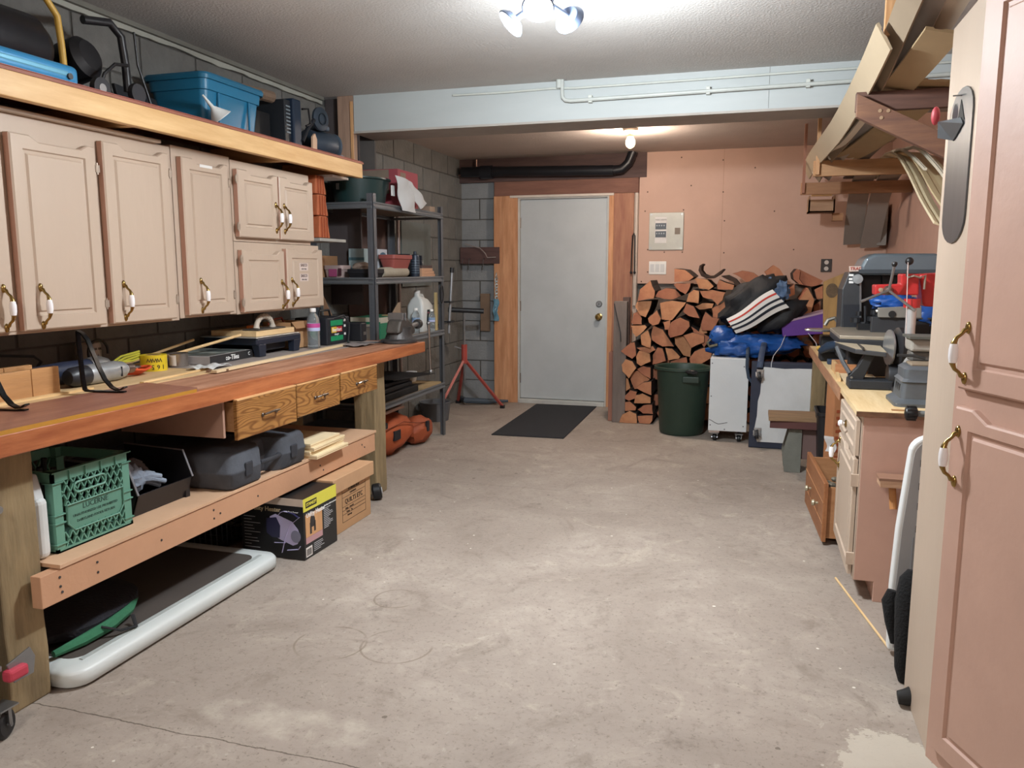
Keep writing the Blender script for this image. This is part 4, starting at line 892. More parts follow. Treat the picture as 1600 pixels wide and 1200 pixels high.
def cup_door(parent, y0, y1, z0, z1, xf, hy, hz, rings=DG, hinge=None, dip=(.25, .88, .02)):
    d = ring_door(parent, (xf, y0, z0), Y, X, y1-y0, z1-z0, dip, DOOR, .05, .030)
    MB().box(xf-.028, xf-.005, y0-.0012, y0-.0002, z0+.003, z1-.003).build('door_edge', EDGE, d)
    if hy is not None: bow_handle(d, (xf, hy, hz), X)
    if hinge is not None:
        for hz_ in (z0+.09*(z1-z0)+.02, z1-.09*(z1-z0)-.02):
            k = MB(); k.cyl((xf-.003, hinge, hz_-.022), (xf-.003, hinge, hz_+.022), .004, n=8); k.box(xf-.006, xf+.0005, hinge-.010, hinge+.010, hz_-.014, hz_+.014)
            k.build('hinge', mat('a8998a', .4, .4), d)
    return d
G = 'cream painted wall cupboards over the workbench'
XF = -2.468
t = thing('wall_cupboard', 'wide cream wall cupboard with three tall panelled doors, nearest', 'cupboard', (-2.69, 2.4, 1.12), G)
MB().box(XL+.012, -2.50, 1.35, 3.035, 1.118, 1.885).build('carcass', PAINT, t, bev=.002)
cup_door(t, 1.80, 2.165, 1.13, 1.812, XF, 2.125, 1.215)
cup_door(t, 2.20, 2.575, 1.13, 1.818, XF, 2.275, 1.215, hinge=2.583)
cup_door(t, 2.615, 2.985, 1.13, 1.848, XF, 2.675, 1.22, hinge=2.993)
MB().box(-2.50, -2.484, 1.40, 1.77, 1.13, 1.81).build('door', PAINT, t)
t = thing('wall_cupboard', 'narrow cream wall cupboard with one tall door, second from camera', 'cupboard', (-2.69, 3.25, 1.12), G)
MB().box(XL+.012, -2.50, 3.04, 3.455, 1.125, 1.895).build('carcass', PAINT, t, bev=.002)
d = cup_door(t, 3.07, 3.40, 1.138, 1.848, XF, 3.155, 1.225, hinge=3.408)
MB().box(-2.4685, -2.467, 3.19, 3.28, 1.815, 1.828).build('paint_patch', WHITE, d)
t = thing('wall_cupboard', 'small upper wall cupboard with two short panelled doors', 'cupboard', (-2.69, 3.83, 1.5), G)
MB().box(XL+.012, -2.50, 3.46, 4.19, 1.487, 1.885).build('carcass', PAINT, t, bev=.002)
cup_door(t, 3.475, 3.825, 1.508, 1.842, XF, 3.795, 1.62, hinge=3.467); cup_door(t, 3.84, 4.18, 1.508, 1.842, XF, 3.875, 1.62)
t = thing('wall_cupboard', 'lower short wall cupboard with two doors and stuck labels', 'cupboard', (-2.69, 3.88, 1.12), G)
MB().box(XL+.012, -2.50, 3.46, 4.275, 1.12, 1.485).build('carcass', PAINT, t, bev=.002)
cup_door(t, 3.485, 3.86, 1.13, 1.445, XF, 3.825, 1.21, hinge=3.477)
d = cup_door(t, 3.885, 4.265, 1.13, 1.46, XF, 3.925, 1.22)
for z in (1.36, 1.30):
    s_ = MB().box(-2.4695, -2.4685, 4.01, 4.10, z-.02, z+.022).build('sticker', mat('cdbfb8', .5, var=0), d)
    text('print', 'SASCO', .022, (-2.4683, 4.055, z+.010), Y, Z, mat('4a3431', .5, var=0), d, bold=True); text('print', 'wire tray', .014, (-2.4683, 4.055, z-.010), Y, Z, INK, d)
# ================================================================ LEFT: HIGH SHELF
t = thing('high_shelf', 'long high shelf with pine front board over the wall cupboards', 'shelf', (-2.6, 2.9, 1.9))
XB = -2.36
MB().box(XB-.038, XB, 1.0, 4.60, 1.909, 1.994).build('front_board', wood('c79a63', 'e2bd87', 'y', .5, 1.6), t, bev=.003)
MB().box(XL+.012, XB-.002, 1.0, 4.62, 1.995, 2.006).build('deck', wood('8c5342', '9f6652', 'y', .6), t)
MB().box(XL+.012, -2.60, 4.62, 5.05, 1.995, 2.006).build('deck', wood('8c5342', '9f6652', 'y', .6), t)
MB().box(XB-.06, XB+.002, 1.0, 4.60, 2.0065, 2.009).build('red_lip', mat('9a5548', .6), t)
for y in (1.6, 2.7, 3.8, 4.5): MB().box(XL+.012, XB-.04, y, y+.038, 1.915, 1.994).build('cross_bearer', PINEX, t)
MB().box(XL+.012, XB-.1, 4.40, 4.6, 1.90, 1.914).build('end_block', WHITE, t)
solo('shelf_support_post', MB().box(-2.74, -2.625, 4.995, 5.05, 2.0065, 2.5), wood('8f7564', 'a88a75', 'z', .8), 'rough wooden post standing at the far end of the high shelf', 'post', bev=.003)
pt = MB().box(-2.64, -2.622, 4.985, 4.995, 2.0065, 2.46); solo('pine_strip', pt, PINEZ, 'narrow pine strip nailed to the post at the beam end', 'strip')
solo('partition_board', MB().box(XL+.012, -2.62, 5.06, 5.075, 1.1, 2.5), mat('463f3f', .85, var=.15), 'dark brown partition board behind the post at the beam end', 'board')
solo('cream_moulding', MB().prism([(-2.60, 1.5, 1.90), (-2.47, 1.5, 1.90), (-2.47, 1.5, 1.885), (-2.60, 1.5, 1.885)], (0, 1.45, 0)), PAINT, 'cream board end resting on the nearest wall cupboard', 'board', bev=.003)
DZ = 2.0095
# blue heater, compressor with yellow hose
t = thing('blue_case', 'glossy blue metal case with a screw at the left end of the high shelf', 'case', (-2.45, 2.1, DZ))
BL = mat('2f86b8', .28, .1, var=.06, coat=.4)
MB().box(-2.62, -2.41, 1.75, 2.47, DZ, DZ+.075).build('body', BL, t, bev=.022, seg=4)
MB().box(-2.425, -2.408, 1.80, 2.42, DZ+.028, DZ+.050).build('ridge', mat('6fb0cc', .25, .2), t, bev=.006)
MB().cyl((-2.41, 2.42, DZ+.032), (-2.402, 2.42, DZ+.032), .011, n=12).build('screw', IRON, t)
t = thing('air_compressor', 'black air compressor with bent yellow pipe on the high shelf', 'compressor', (-2.7, 2.5, DZ))
MB().tube([(-2.70, 2.05, DZ+.17), (-2.70, 2.07, DZ+.17), (-2.70, 2.50, DZ+.17), (-2.70, 2.55, DZ+.17)], [.09, .13, .13, .10], 24).build('tank', mat('14141a', .4, var=.2), t, smooth=True)
MB().box(-2.83, -2.55, 2.10, 2.85, DZ, DZ+.05).build('base_plate', mat('1c1b1e', .6), t, bev=.004)
k = MB()
for i in range(14): k.box(-2.61, -2.585, 2.16+i*.022, 2.168+i*.022, DZ+.10, DZ+.22)
k.build('cooling_fins', mat('8a8482', .5, .3), t)
MB().tube([(-2.60, 2.10, DZ+.38), (-2.60, 2.40, DZ+.385), (-2.60, 2.52, DZ+.36), (-2.60, 2.575, DZ+.30), (-2.60, 2.585, DZ+.20), (-2.60, 2.59, DZ+.10)], .013, 12).build('yellow_pipe', mat('cfa64a', .4), t, smooth=True)
MB().tube([(-2.60, 1.9, DZ+.375), (-2.60, 2.33, DZ+.382)], .021, 10).build('foam_sleeve', BLACK, t)
MB().lathe([(.0, -.05), (.07, -.05), (.085, -.03), (.085, .06), (.06, .085), (.0, .09)], (-2.68, 2.72, DZ+.17), (1, .1, .3), 22).build('motor', mat('17171b', .5), t, smooth=True)
MB().lathe([(.018, -.012), (.042, -.012), (.044, 0), (.042, .012), (.018, .012)], (-2.50, 2.66, DZ+.045), (1, 0, 0), 22).build('wheel', mat('2b2b2f', .6), t, smooth=True)
MB().lathe([(0, -.014), (.018, -.014), (.018, .014), (0, .014)], (-2.50, 2.66, DZ+.045), (1, 0, 0), 14).build('wheel_hub', mat('9c9a98', .5), t, smooth=True)
MB().lathe([(.018, -.012), (.040, -.012), (.042, 0), (.040, .012), (.018, .012)], (-2.52, 2.88, DZ+.07), (1, 0, 0), 22).build('wheel', mat('2e2e33', .5), t, smooth=True)
MB().tube([(-2.55, 2.70, DZ+.04), (-2.54, 2.73, DZ+.12), (-2.54, 2.79, DZ+.17), (-2.54, 2.86, DZ+.18)], .007, 8).build('cable', BLACK, t, smooth=True)
MB().tube([(-2.55, 2.92, DZ+.33), (-2.55, 2.93, DZ+.20), (-2.54, 2.97, DZ+.08), (-2.54, 3.0, DZ+.005)], .005, 8).build('cable', BLACK, t, smooth=True)
MB().tube([(-2.62, 2.72, DZ+.33), (-2.60, 2.84, DZ+.35), (-2.60, 2.90, DZ+.31), (-2.60, 2.915, DZ+.20), (-2.60, 2.92, DZ+.09)], .017, 12).build('black_handle', mat('1d1d21', .4), t, smooth=True)
t = thing('black_tray', 'flat black tray leaning on the block wall left of the blue tote', 'tray', (-2.75, 3.2, DZ))
MB().prism([(-2.72, 3.02, DZ), (-2.72, 3.50, DZ), (-2.76, 3.50, DZ+.12), (-2.76, 3.02, DZ+.16)], (-.02, 0, 0)).build('tray', mat('24262a', .5), t, bev=.004)
t = thing('blue_tote', 'blue plastic storage tote on the high shelf', 'storage box', (-2.63, 3.48, DZ))
BT = mat('1f6f94', .4, var=.04)
x0, x1, y0, y1 = -2.80, -2.47, 3.26, 3.72
MB().ringloft([rr(x0+.03, x1-.03, y0+.03, y1-.03, .03, DZ), rr(x0+.012, x1-.012, y0+.012, y1-.012, .035, DZ+.17), rr(x0+.004, x1-.004, y0+.004, y1-.004, .035, DZ+.172), rr(x0+.0, x1-.0, y0+.0, y1-.0, .035, DZ+.22)]).build('tote_body', BT, t, smooth=True, ang=30)
MB().ringloft([rr(x0-.012, x1+.012, y0-.012, y1+.012, .04, DZ+.217), rr(x0-.015, x1+.015, y0-.015, y1+.015, .04, DZ+.235), rr(x0-.01, x1+.01, y0-.01, y1+.01, .04, DZ+.245), rr(x0+.02, x1-.02, y0+.02, y1-.02, .03, DZ+.242)]).build('lid', mat('1d6687', .4, var=.05), t, smooth=True, ang=30)
for yy in (y0+.10, y1-.12): MB().box(x1-.012, x1-.001, yy, yy+.012, DZ+.02, DZ+.17).build('rib', BT, t, bev=.003)
solo('white_funnel', MB().lathe([(.004, -.10), (.007, -.07), (.010, -.035), (.052, .02), (.055, .022), (.0555, .025), (.0525, .025), (.050, .02), (.008, -.03)], (-2.43, 3.29, DZ+.058), (.30, .42, -.62), 28), mat('e4e6e4', .4), 'white plastic funnel lying on its side before the blue tote', 'funnel', smooth=True)
t = thing('utility_knife', 'small black knife lying on the shelf edge left of the funnel', 'knife', (-2.42, 3.10, DZ))
MB().box(-2.43, -2.41, 3.03, 3.12, DZ, DZ+.012).build('handle', BLACK, t, bev=.003); MB().box(-2.425, -2.415, 3.12, 3.17, DZ+.004, DZ+.006).build('blade', STEEL, t)
solo('log_offcut', MB().tube([(-2.66, 3.45, DZ+.277), (-2.62, 3.75, DZ+.277), (-2.585, 3.98, DZ+.277)], [.028, .030, .032], 10), mat('6d5a4a', .8, var=.2, bump=.5), 'round brown wood length lying across the blue tote lid', 'wood', smooth=True)
solo('black_crate_box', MB().box(-2.82, -2.60, 3.76, 3.98, DZ, DZ+.19), mat('121214', .6), 'plain black box between the blue tote and the sander', 'box', bev=.006)
t = thing('bench_sander', 'dark blue belt and disc sander with side plate on the high shelf', 'power tool', (-2.6, 4.1, DZ))
NV = mat('17273a', .5, .2, var=.15)
MB().box(-2.74, -2.52, 4.00, 4.06, DZ, DZ+.27).build('side_panel', mat('1d2126', .5), t, bev=.004)
MB().box(-2.72, -2.50, 4.06, 4.14, DZ, DZ+.285).build('body', NV, t, bev=.008)
k = MB()
for i in range(8): k.box(-2.519, -2.515, 4.01, 4.05, DZ+.09+i*.02, DZ+.098+i*.02)
k.build('label_lines', mat('6f7a80', .5), t)
MB().lathe([(0, -.012), (.062, -.012), (.068, -.006), (.068, .008), (.06, .012), (0, .014)], (-2.49, 4.33, DZ+.215), (1, -.15, 0), 26).build('pulley', mat('3f4a56', .4, .6), t, smooth=True)
MB().lathe([(.03, 0), (.034, 0), (.034, .004), (.03, .004)], (-2.476, 4.33, DZ+.215), (1, -.15, 0), 22, cap=False).build('pulley_ring', mat('222a33', .4, .5), t)
MB().tube([(-2.50, 4.14, DZ+.06), (-2.50, 4.20, DZ+.14), (-2.49, 4.26, DZ+.20)], .012, 8).build('arm', mat('10151d', .5), t)
MB().tube([(-2.50, 4.15, DZ+.24), (-2.49, 4.20, DZ+.25), (-2.49, 4.22, DZ+.17), (-2.49, 4.17, DZ+.15)], .006, 8).build('wire', BLACK, t, smooth=True)
MB().prism([(-2.48, 4.22, DZ), (-2.48, 4.225, DZ+.10), (-2.48, 4.25, DZ+.12), (-2.48, 4.27, DZ+.09), (-2.48, 4.265, DZ)], (-.012, 0, 0)).build('tan_plate', mat('c4a286', .6), t)
t = thing('electric_motor', 'cylindrical blue grey electric motor at the far end of the high shelf', 'motor', (-2.55, 4.45, DZ))
MM = mat('37424f', .45, .4, var=.2)
mc = Vector((-2.56, 4.42, DZ+.085))
MB().lathe([(.05, -.11), (.075, -.10), (.08, -.09), (.08, .09), (.075, .10), (.06, .11)], mc, (.25, 1, 0), 28).build('motor_body', MM, t, smooth=True)
ax = Vector((.25, 1, 0)).normalized()
MB().lathe([(.02, .0), (.055, .0), (.078, .012), (.08, .02), (.066, .028), (.06, .02), (.03, .022), (.025, .035), (.0, .036)], mc+ax*.105, ax, 28).build('end_bell', mat('5d6a78', .35, .6, var=.2), t, smooth=True)
MB().box(-2.60, -2.50, 4.36, 4.46, DZ+.165, DZ+.195).build('capacitor', mat('485562', .5), t, bev=.01)
MB().box(-2.64, -2.48, 4.36, 4.50, DZ, DZ+.012).build('foot_plate', MM, t); MB().tube([(-2.50, 4.45, DZ+.02), (-2.46, 4.53, DZ+.03), (-2.45, 4.60, DZ+.006)], .005, 6).build('cable', mat('6d737a', .5), t, smooth=True)
# terracotta tiles hanging under the end of the shelf
solo('small_wall_shelf', MB().box(-2.80, -2.50, 4.30, 4.62, 1.515, 1.534), mat('9c9a94', .6, var=.1), 'short grey shelf board at the end of the wall cupboards', 'shelf', bev=.003)
TR = mat('a85c38', .7, var=.12, sc_=10, bump=.2)
for k, (z0, z1, yy) in enumerate(((1.536, 1.665, 4.30), (1.668, 1.79, 4.285), (1.793, 1.90, 4.27))):
    m_ = MB(); m_.prism([(-2.505, yy, z0), (-2.505, yy+.13, z0), (-2.505, yy+.10, z1), (-2.505, yy+.01, z1)], (-.20, 0, 0))
    t_ = thing('clay_tile_stack', ['lowest orange clay tile block on the small grey shelf', 'middle orange clay tile block of the small stack', 'topmost orange clay tile block under the high shelf'][k], 'clay tile', (-2.6, yy, z0), 'orange clay tiles stacked at the cupboard end')
    m_.build('tile', TR, t_, bev=.004)
    for j in range(3): MB().box(-2.505, -2.499, yy+.028+.03*j, yy+.036+.03*j, z0+.003, z1-.006).build('ridge', mat('94482a', .7), t_)
# ================================================================ LEFT: METAL RACK
t = thing('metal_rack', 'grey steel shelving rack with four shelves past the workbench', 'shelving rack', (-2.6, 5.4, 0))
GR = mat('63676d', .4, .5, var=.1)
rx0, rx1, ry0, ry1 = -2.84, -2.375, 4.76, 5.98
def leg(x, y, sx, sy):
    k = MB(); k.box(min(x, x+sx*.045), max(x, x+sx*.045), min(y, y+sy*.003), max(y, y+sy*.003), 0, 1.835); k.box(min(x, x+sx*.003), max(x, x+sx*.003), min(y, y+sy*.045), max(y, y+sy*.045), 0, 1.835)
    k.box(min(x+sx*.018, x+sx*.024), max(x+sx*.018, x+sx*.024), y-.0015 if sy > 0 else y-.0015, y+.0045, 0, 1.835)
    k.build('leg', GR, t)
    k = MB(); 
leg(rx1, ry0, -1, 1); leg(rx1, ry1, -1, -1); leg(rx0, ry0, 1, 1); leg(rx0, ry1, 1, -1)
RZ = (.43, .86, 1.285, 1.775)
for z in RZ:
    k = MB(); q = .004
    for zz, b_ in ((z, .008), (z-.028, .010)):
        k.tube([(rx1+q*0-.002, ry0+.01, zz), (rx1-.002, ry1-.01, zz)], b_, 8); k.tube([(rx0+.002, ry0+.01, zz), (rx0+.002, ry1-.01, zz)], b_, 8)
        k.tube([(rx0+.01, ry0+.002, zz), (rx1-.01, ry0+.002, zz)], b_, 8); k.tube([(rx0+.01, ry1-.002, zz), (rx1-.01, ry1-.002, zz)], b_, 8)
    k.box(rx1-.006, rx1-.002, ry0+.01, ry1-.01, z-.035, z+.004); k.box(rx0+.01, rx1-.01, ry0+.002, ry0+.006, z-.035, z+.004); k.box(rx0+.002, rx0+.006, ry0+.01, ry1-.01, z-.035, z+.004)
    k.build('shelf_beam', mat('75797d', .35, .5), t, smooth=True)
    MB().box(rx0+.008, rx1-.008, ry0+.008, ry1-.008, z-.010, z+.003).build('shelf_board', mat('7a6b5c', .7, var=.1), t)
T = [z+.0035 for z in RZ]
# top shelf
t = thing('green_tub', 'large dark green round tub on the top of the metal rack', 'tub', (-2.63, 5.02, T[3]))
MB().lathe([(.0, .0), (.16, .0), (.19, .16), (.205, .165), (.205, .175), (.195, .175), (.186, .16), (.155, .008), (.0, .006)], (-2.60, 5.02, T[3]), n=36, cap=False, sy=1.15).build('tub', mat('1d3434', .4, var=.05), t, smooth=True)
MB().box(-2.415, -2.405, 5.12, 5.16, T[3]+.07, T[3]+.14, rotz(.0, (0, 0, 0))).build('paper_tag', WHITE, t)
MB().box(-2.66, -2.64, 4.80, 4.806, T[3]+.09, T[3]+.13).build('paper_label', mat('6f7476', .5), t)
t = thing('red_carton', 'red and brown cardboard carton behind the green tub', 'box', (-2.62, 5.42, T[3]))
MB().box(-2.80, -2.43, 5.27, 5.62, T[3], T[3]+.27, rotz(.0, (-2.6, 5.4, 0))).build('carton', mat('93404a', .7, var=.1), t, bev=.003)
MB().box(-2.73, -2.50, 5.268, 5.27, T[3]+.10, T[3]+.265).build('brown_panel', mat('7d6e60', .8), t)
for k in range(3): MB().box(-2.70+.075*k, -2.66+.075*k, 5.2665, 5.268, T[3]+.16, T[3]+.21).build('print_mark', mat('a04550', .6), t)
MB().box(-2.43, -2.4285, 5.31, 5.40, T[3]+.10, T[3]+.25).build('brown_side_panel', mat('806e60', .8), t)
for k in range(5): MB().box(-2.43, -2.4282, 5.45, 5.49, T[3]+.06+.03*k, T[3]+.078+.03*k).build('print_mark', mat('40262a', .6), t)
t = thing('white_cloth', 'white cloth hanging off the red carton over the rack edge', 'cloth', (-2.40, 5.55, T[3]-.04))
def qs(q, x, b):
    q = [at(*p, x=x) for p in q]
    def f(u, v):
        p = q[0].lerp(q[1], u).lerp(q[3].lerp(q[2], u), v); return Vector((p.x+b*math.sin(u*3.1)+.008*math.sin(v*8+u*4), p.y, p.z))
    return f
CLM = mat('b9bcbe', .9, var=.05)
MB().sheet(qs(((617, 274), (641, 284), (650, 333), (627, 329)), -2.352, .012), 8, 12, .004).build('cloth', CLM, t, smooth=True)
MB().sheet(qs(((630, 279), (646, 289), (667, 318), (655, 327)), -2.362, .01), 8, 12, .004).build('cloth_fold', CLM, t, smooth=True)
solo('small_carton', MB().box(-2.47, -2.385, 5.74, 5.84, T[3], T[3]+.045), mat('8b7868', .8), 'small low brown carton beside the white cloth', 'box', bev=.002)
# shelf 2
def box_label(name, label, cat, x0, x1, y0, y1, z, h, body, parts=(), bev=.002, rz=0):
    t = thing(name, label, cat, ((x0+x1)/2, (y0+y1)/2, z))
    M_ = rotz(rz, ((x0+x1)/2, (y0+y1)/2, 0))
    MB().box(x0, x1, y0, y1, z, z+h, M_).build('carton', body, t, bev=bev)
    for (nm, a, m_) in parts: MB().box(*a, M_).build(nm, m_, t)
    return t
z = T[2]
t = box_label('wipes_box', 'white box with a blue oval label on the second rack shelf', 'box', -2.66, -2.56, 5.20, 5.34, z, .20, mat('b4b9c0', .5), [])
MB().prism([(-2.559+0*a, 5.27+.05*math.cos(a), z+.155+.024*math.sin(a)) for a in [k*math.pi/10 for k in range(20)]], (-.002, 0, 0)).build('oval_logo', mat('3c6276', .4), t)
MB().prism([(-2.61+.042*math.cos(a), 5.199, z+.155+.024*math.sin(a)) for a in [k*math.pi/10 for k in range(20)]], (0, .002, 0)).build('oval_logo', mat('3c6276', .4), t)
text('lettering', 'Comforts', .018, (-2.5588, 5.27, z+.155), Y, Z, WHITE, t)
text('lettering', 'Comforts', .016, (-2.61, 5.1985, z+.155), X, Z, WHITE, t)
box_label('pale_carton', 'pale blue green carton left of the white box, behind the rack leg', 'box', -2.70, -2.58, 5.02, 5.14, z, .20, mat('8fa0a3', .6), [('stripe', (-2.70, -2.58, 5.018, 5.02, z+.12, z+.14), mat('4b6a74', .5)), ('stripe', (-2.70, -2.58, 5.018, 5.02, z+.06, z+.07), mat('4b6a74', .5))])
t = thing('planter', 'terracotta coloured rectangular planter on the second rack shelf', 'planter', (-2.47, 5.33, z))
TC = mat('8f4a44', .6, var=.05)
def taper(x0, x1, y0, y1, z0, z1, d, m_, par, nm='tub', lip=.008):
    MB().ringloft([rr(x0+d, x1-d, y0+d, y1-d, .02, z0), rr(x0, x1, y0, y1, .02, z1-.03), rr(x0-lip, x1+lip, y0-lip, y1+lip, .022, z1-.028), rr(x0-lip, x1+lip, y0-lip, y1+lip, .022, z1), rr(x0+.004, x1-.004, y0+.004, y1-.004, .018, z1), rr(x0+d+.004, x1-d-.004, y0+d+.004, y1-d-.004, .016, z0+.01)]).build(nm, m_, par, smooth=True, ang=30)
taper(-2.54, -2.42, 5.16, 5.46, z+.055, z+.16, .02, TC, t)
t = thing('canvas_roll', 'rolled pale canvas tube lying under the planter', 'roll', (-2.47, 5.28, z))
MB().tube([(-2.46, 5.02, z+.036), (-2.46, 5.10, z+.038), (-2.46, 5.42, z+.037), (-2.46, 5.43, z+.037)], [.034, .036, .036, .033], 20).build('roll', mat('9d9585', .9, var=.1, bump=.4), t, smooth=True)
MB().cyl((-2.46, 5.4301, z+.037), (-2.46, 5.434, z+.037), .022, n=18).build('roll_core', mat('4b463e', .9), t)
t = thing('pink_sweet_tub', 'clear plastic tub with pink label at the near end of the rack', 'tub', (-2.72, 4.92, z))
taper(-2.80, -2.66, 4.85, 4.98, z, z+.085, .008, mat('a08e8b', .4), t, 'tub', .004)
MB().box(-2.76, -2.70, 4.845, 4.849, z+.01, z+.06).build('pink_label', mat('96466d', .5), t); MB().box(-2.69, -2.665, 4.845, 4.849, z+.015, z+.065).build('dark_label', mat('42252e', .5), t)
t = thing('black_tray_bin', 'low black plastic tray on the second rack shelf near the leg', 'tray', (-2.52, 4.92, z))
taper(-2.62, -2.42, 4.84, 5.0, z, z+.06, .01, mat('17191f', .5), t, 'tray', .004)
MB().ball((-2.55, 4.93, z+.075), (.07, .06, .03), 14, 9, .3, 3, 4).build('rag', mat('8d7c70', .9), t, smooth=True)
box_label('cardboard_piece', 'tan cardboard box at the wall end of the second rack shelf', 'box', -2.835, -2.81, 4.80, 5.45, z, .15, mat('9c7553', .8))
t = thing('spray_can', 'dark spray can standing right of the planter', 'can', (-2.43, 5.54, z))
MB().lathe([(0, 0), (.032, 0), (.033, .004), (.033, .15), (.028, .165), (.012, .17), (.012, .19), (0, .192)], (-2.43, 5.545, z), n=20).build('can', mat('2c3644', .4, .3), t, smooth=True)
k = MB()
for i in range(6): k.lathe([(.0335, 0), (.034, .002), (.0335, .004)], (-2.43, 5.545, z+.03+.018*i), n=20, cap=False)
k.build('label_band', mat('596a78', .4), t)
for k, (h0, h1, y1_, lb) in enumerate(((0, .022, 5.86, 'bottom wood offcut of the little stack on the second rack shelf'), (.0225, .044, 5.84, 'second wood offcut of the little stack on the rack'), (.0445, .066, 5.81, 'third wood offcut of the little stack on the rack'), (.0665, .088, 5.80, 'dark top offcut of the little stack on the rack'))):
    solo('wood_offcut', MB().box(-2.47, -2.40, 5.60, y1_, z+h0, z+h1), mat('4a3c3a', .7) if k == 3 else wood('a98268', 'c39a7c', 'y'), lb, 'wood', 'wood offcuts stacked on the second rack shelf', bev=.001)
for k, (x, y, r, h, lb) in enumerate(((-2.58, 5.58, .055, .15, 'dark round paint tin at the back of the second rack shelf, nearer'), (-2.60, 5.72, .05, .17, 'dark round paint tin at the back of the second rack shelf, middle'), (-2.56, 5.86, .05, .16, 'dark round paint tin at the far end of the second rack shelf'))):
    t = thing('paint_tin', lb, 'tin', (x, y, z), 'dark paint tins on the second rack shelf')
    MB().lathe([(0, 0), (r, 0), (r, h), (r*1.04, h+.004), (r*.85, h+.004), (r*.8, h), (0, h)], (x, y, z), n=22).build('can', mat('202834', .4, .3, var=.2), t, smooth=True)
    MB().tube([(x+r, y-r*.3, z+h*.8), (x+r*1.3, y, z+h*.4), (x+r, y+r*.3, z+h*.8)], .002, 5).build('bail', STEEL, t)
# shelf 3
z = T[1]
t = box_label('green_carton', 'green and white cardboard carton with big white letters on the rack', 'box', -2.70, -2.47, 5.02, 5.42, z, .15, mat('1f6b4d', .6, var=.05), [('white_band', (-2.47, -2.469, 5.02, 5.42, z+.11, z+.15), mat('a8a496', .6)), ('white_band', (-2.70, -2.47, 5.018, 5.02, z+.12, z+.15), mat('b3ab9a', .6)), ('flap', (-2.57, -2.47, 5.25, 5.42, z+.15, z+.155), CARD)])
text('lettering', 'FIGURES', .040, (-2.4685, 5.20, z+.068), Y, Z, WHITE, t, bold=True)
text('lettering', 'FIGURES', .034, (-2.585, 5.0175, z+.075), X, Z, WHITE, t, bold=True)
MB().prism([(-2.50, 5.26, z+.155), (-2.50, 5.42, z+.155), (-2.50, 5.42, z+.24), (-2.50, 5.38, z+.24)], (-.004, 0, 0)).build('raised_flap', mat('8b7a66', .8), t)
t = thing('white_bucket', 'white plastic bucket with lid and wire handle on the rack', 'bucket', (-2.55, 4.88, z))
MB().lathe([(0, 0), (.095, 0), (.10, .09), (.108, .092), (.108, .105), (.0, .108)], (-2.55, 4.885, z), n=30).build('bucket', mat('c3c6c4', .4), t, smooth=True)
MB().tube([(-2.55+.108*math.cos(a), 4.885+.108*math.sin(a), z+.098) for a in [-2.8+k*.25 for k in range(11)]], .003, 5).build('bail', STEEL, t)
bottle('clear water bottle beside the green carton on the rack', (-2.44, 5.56, z), .95, '7a93b0'); bottle('clear water bottle in front of the white jug on the rack', (-2.41, 5.80, z), .85, '7a93b0')
t = thing('screenwash_jug', 'translucent white jug with dark label at the far end of the rack', 'jug', (-2.50, 5.78, z))
jm = mat('c5c9c8', .35, var=.04)
MB().ringloft([rr(-2.56, -2.44, 5.69, 5.88, .02, z), rr(-2.57, -2.43, 5.68, 5.89, .025, z+.02), rr(-2.57, -2.43, 5.68, 5.89, .025, z+.20), rr(-2.55, -2.45, 5.70, 5.84, .025, z+.25), rr(-2.52, -2.48, 5.71, 5.76, .015, z+.275), rr(-2.52, -2.48, 5.71, 5.76, .015, z+.30)]).build('body', jm, t, smooth=True, ang=50)
MB().tube([(-2.50, 5.75, z+.28), (-2.50, 5.82, z+.28), (-2.50, 5.865, z+.24), (-2.50, 5.87, z+.19)], .013, 10).build('grip', jm, t, smooth=True)
MB().cyl((-2.50, 5.735, z+.30), (-2.50, 5.735, z+.32), .022, n=16).build('cap', WHITE, t)
MB().prism([(-2.4285, 5.76, z+.02), (-2.4285, 5.745, z+.06), (-2.4285, 5.76, z+.17), (-2.4285, 5.87, z+.17), (-2.4285, 5.87, z+.02)], (-.002, 0, 0)).build('dark_label', mat('1d2a28', .5), t)
text('lettering', 'WASHER', .022, (-2.4278, 5.81, z+.145), Y, Z, mat('9a5a66', .5, var=0), t); text('lettering', '-40', .034, (-2.4278, 5.825, z+.055), Y, Z, mat('a8b3ac', .5, var=0), t); text('lettering', 'FLUID', .020, (-2.4278, 5.81, z+.11), Y, Z, mat('a8b3ac', .5, var=0), t)
solo('wood_stick', MB().box(-2.43, -2.41, 5.905, 5.93, z, z+.30), wood('a89466', 'c0ab7c', 'z'), 'short upright wood stick at the far end of the rack shelf', 'stick', bev=.001)
solo('plywood_corner', MB().prism([(-2.80, 4.83, z), (-2.66, 4.83, z), (-2.80, 4.83, z+.30)], (0, .01, 0)), wood('8e6b51', 'a37e62', 'x'), 'triangular brown plywood offcut at the near end of the rack', 'plywood')
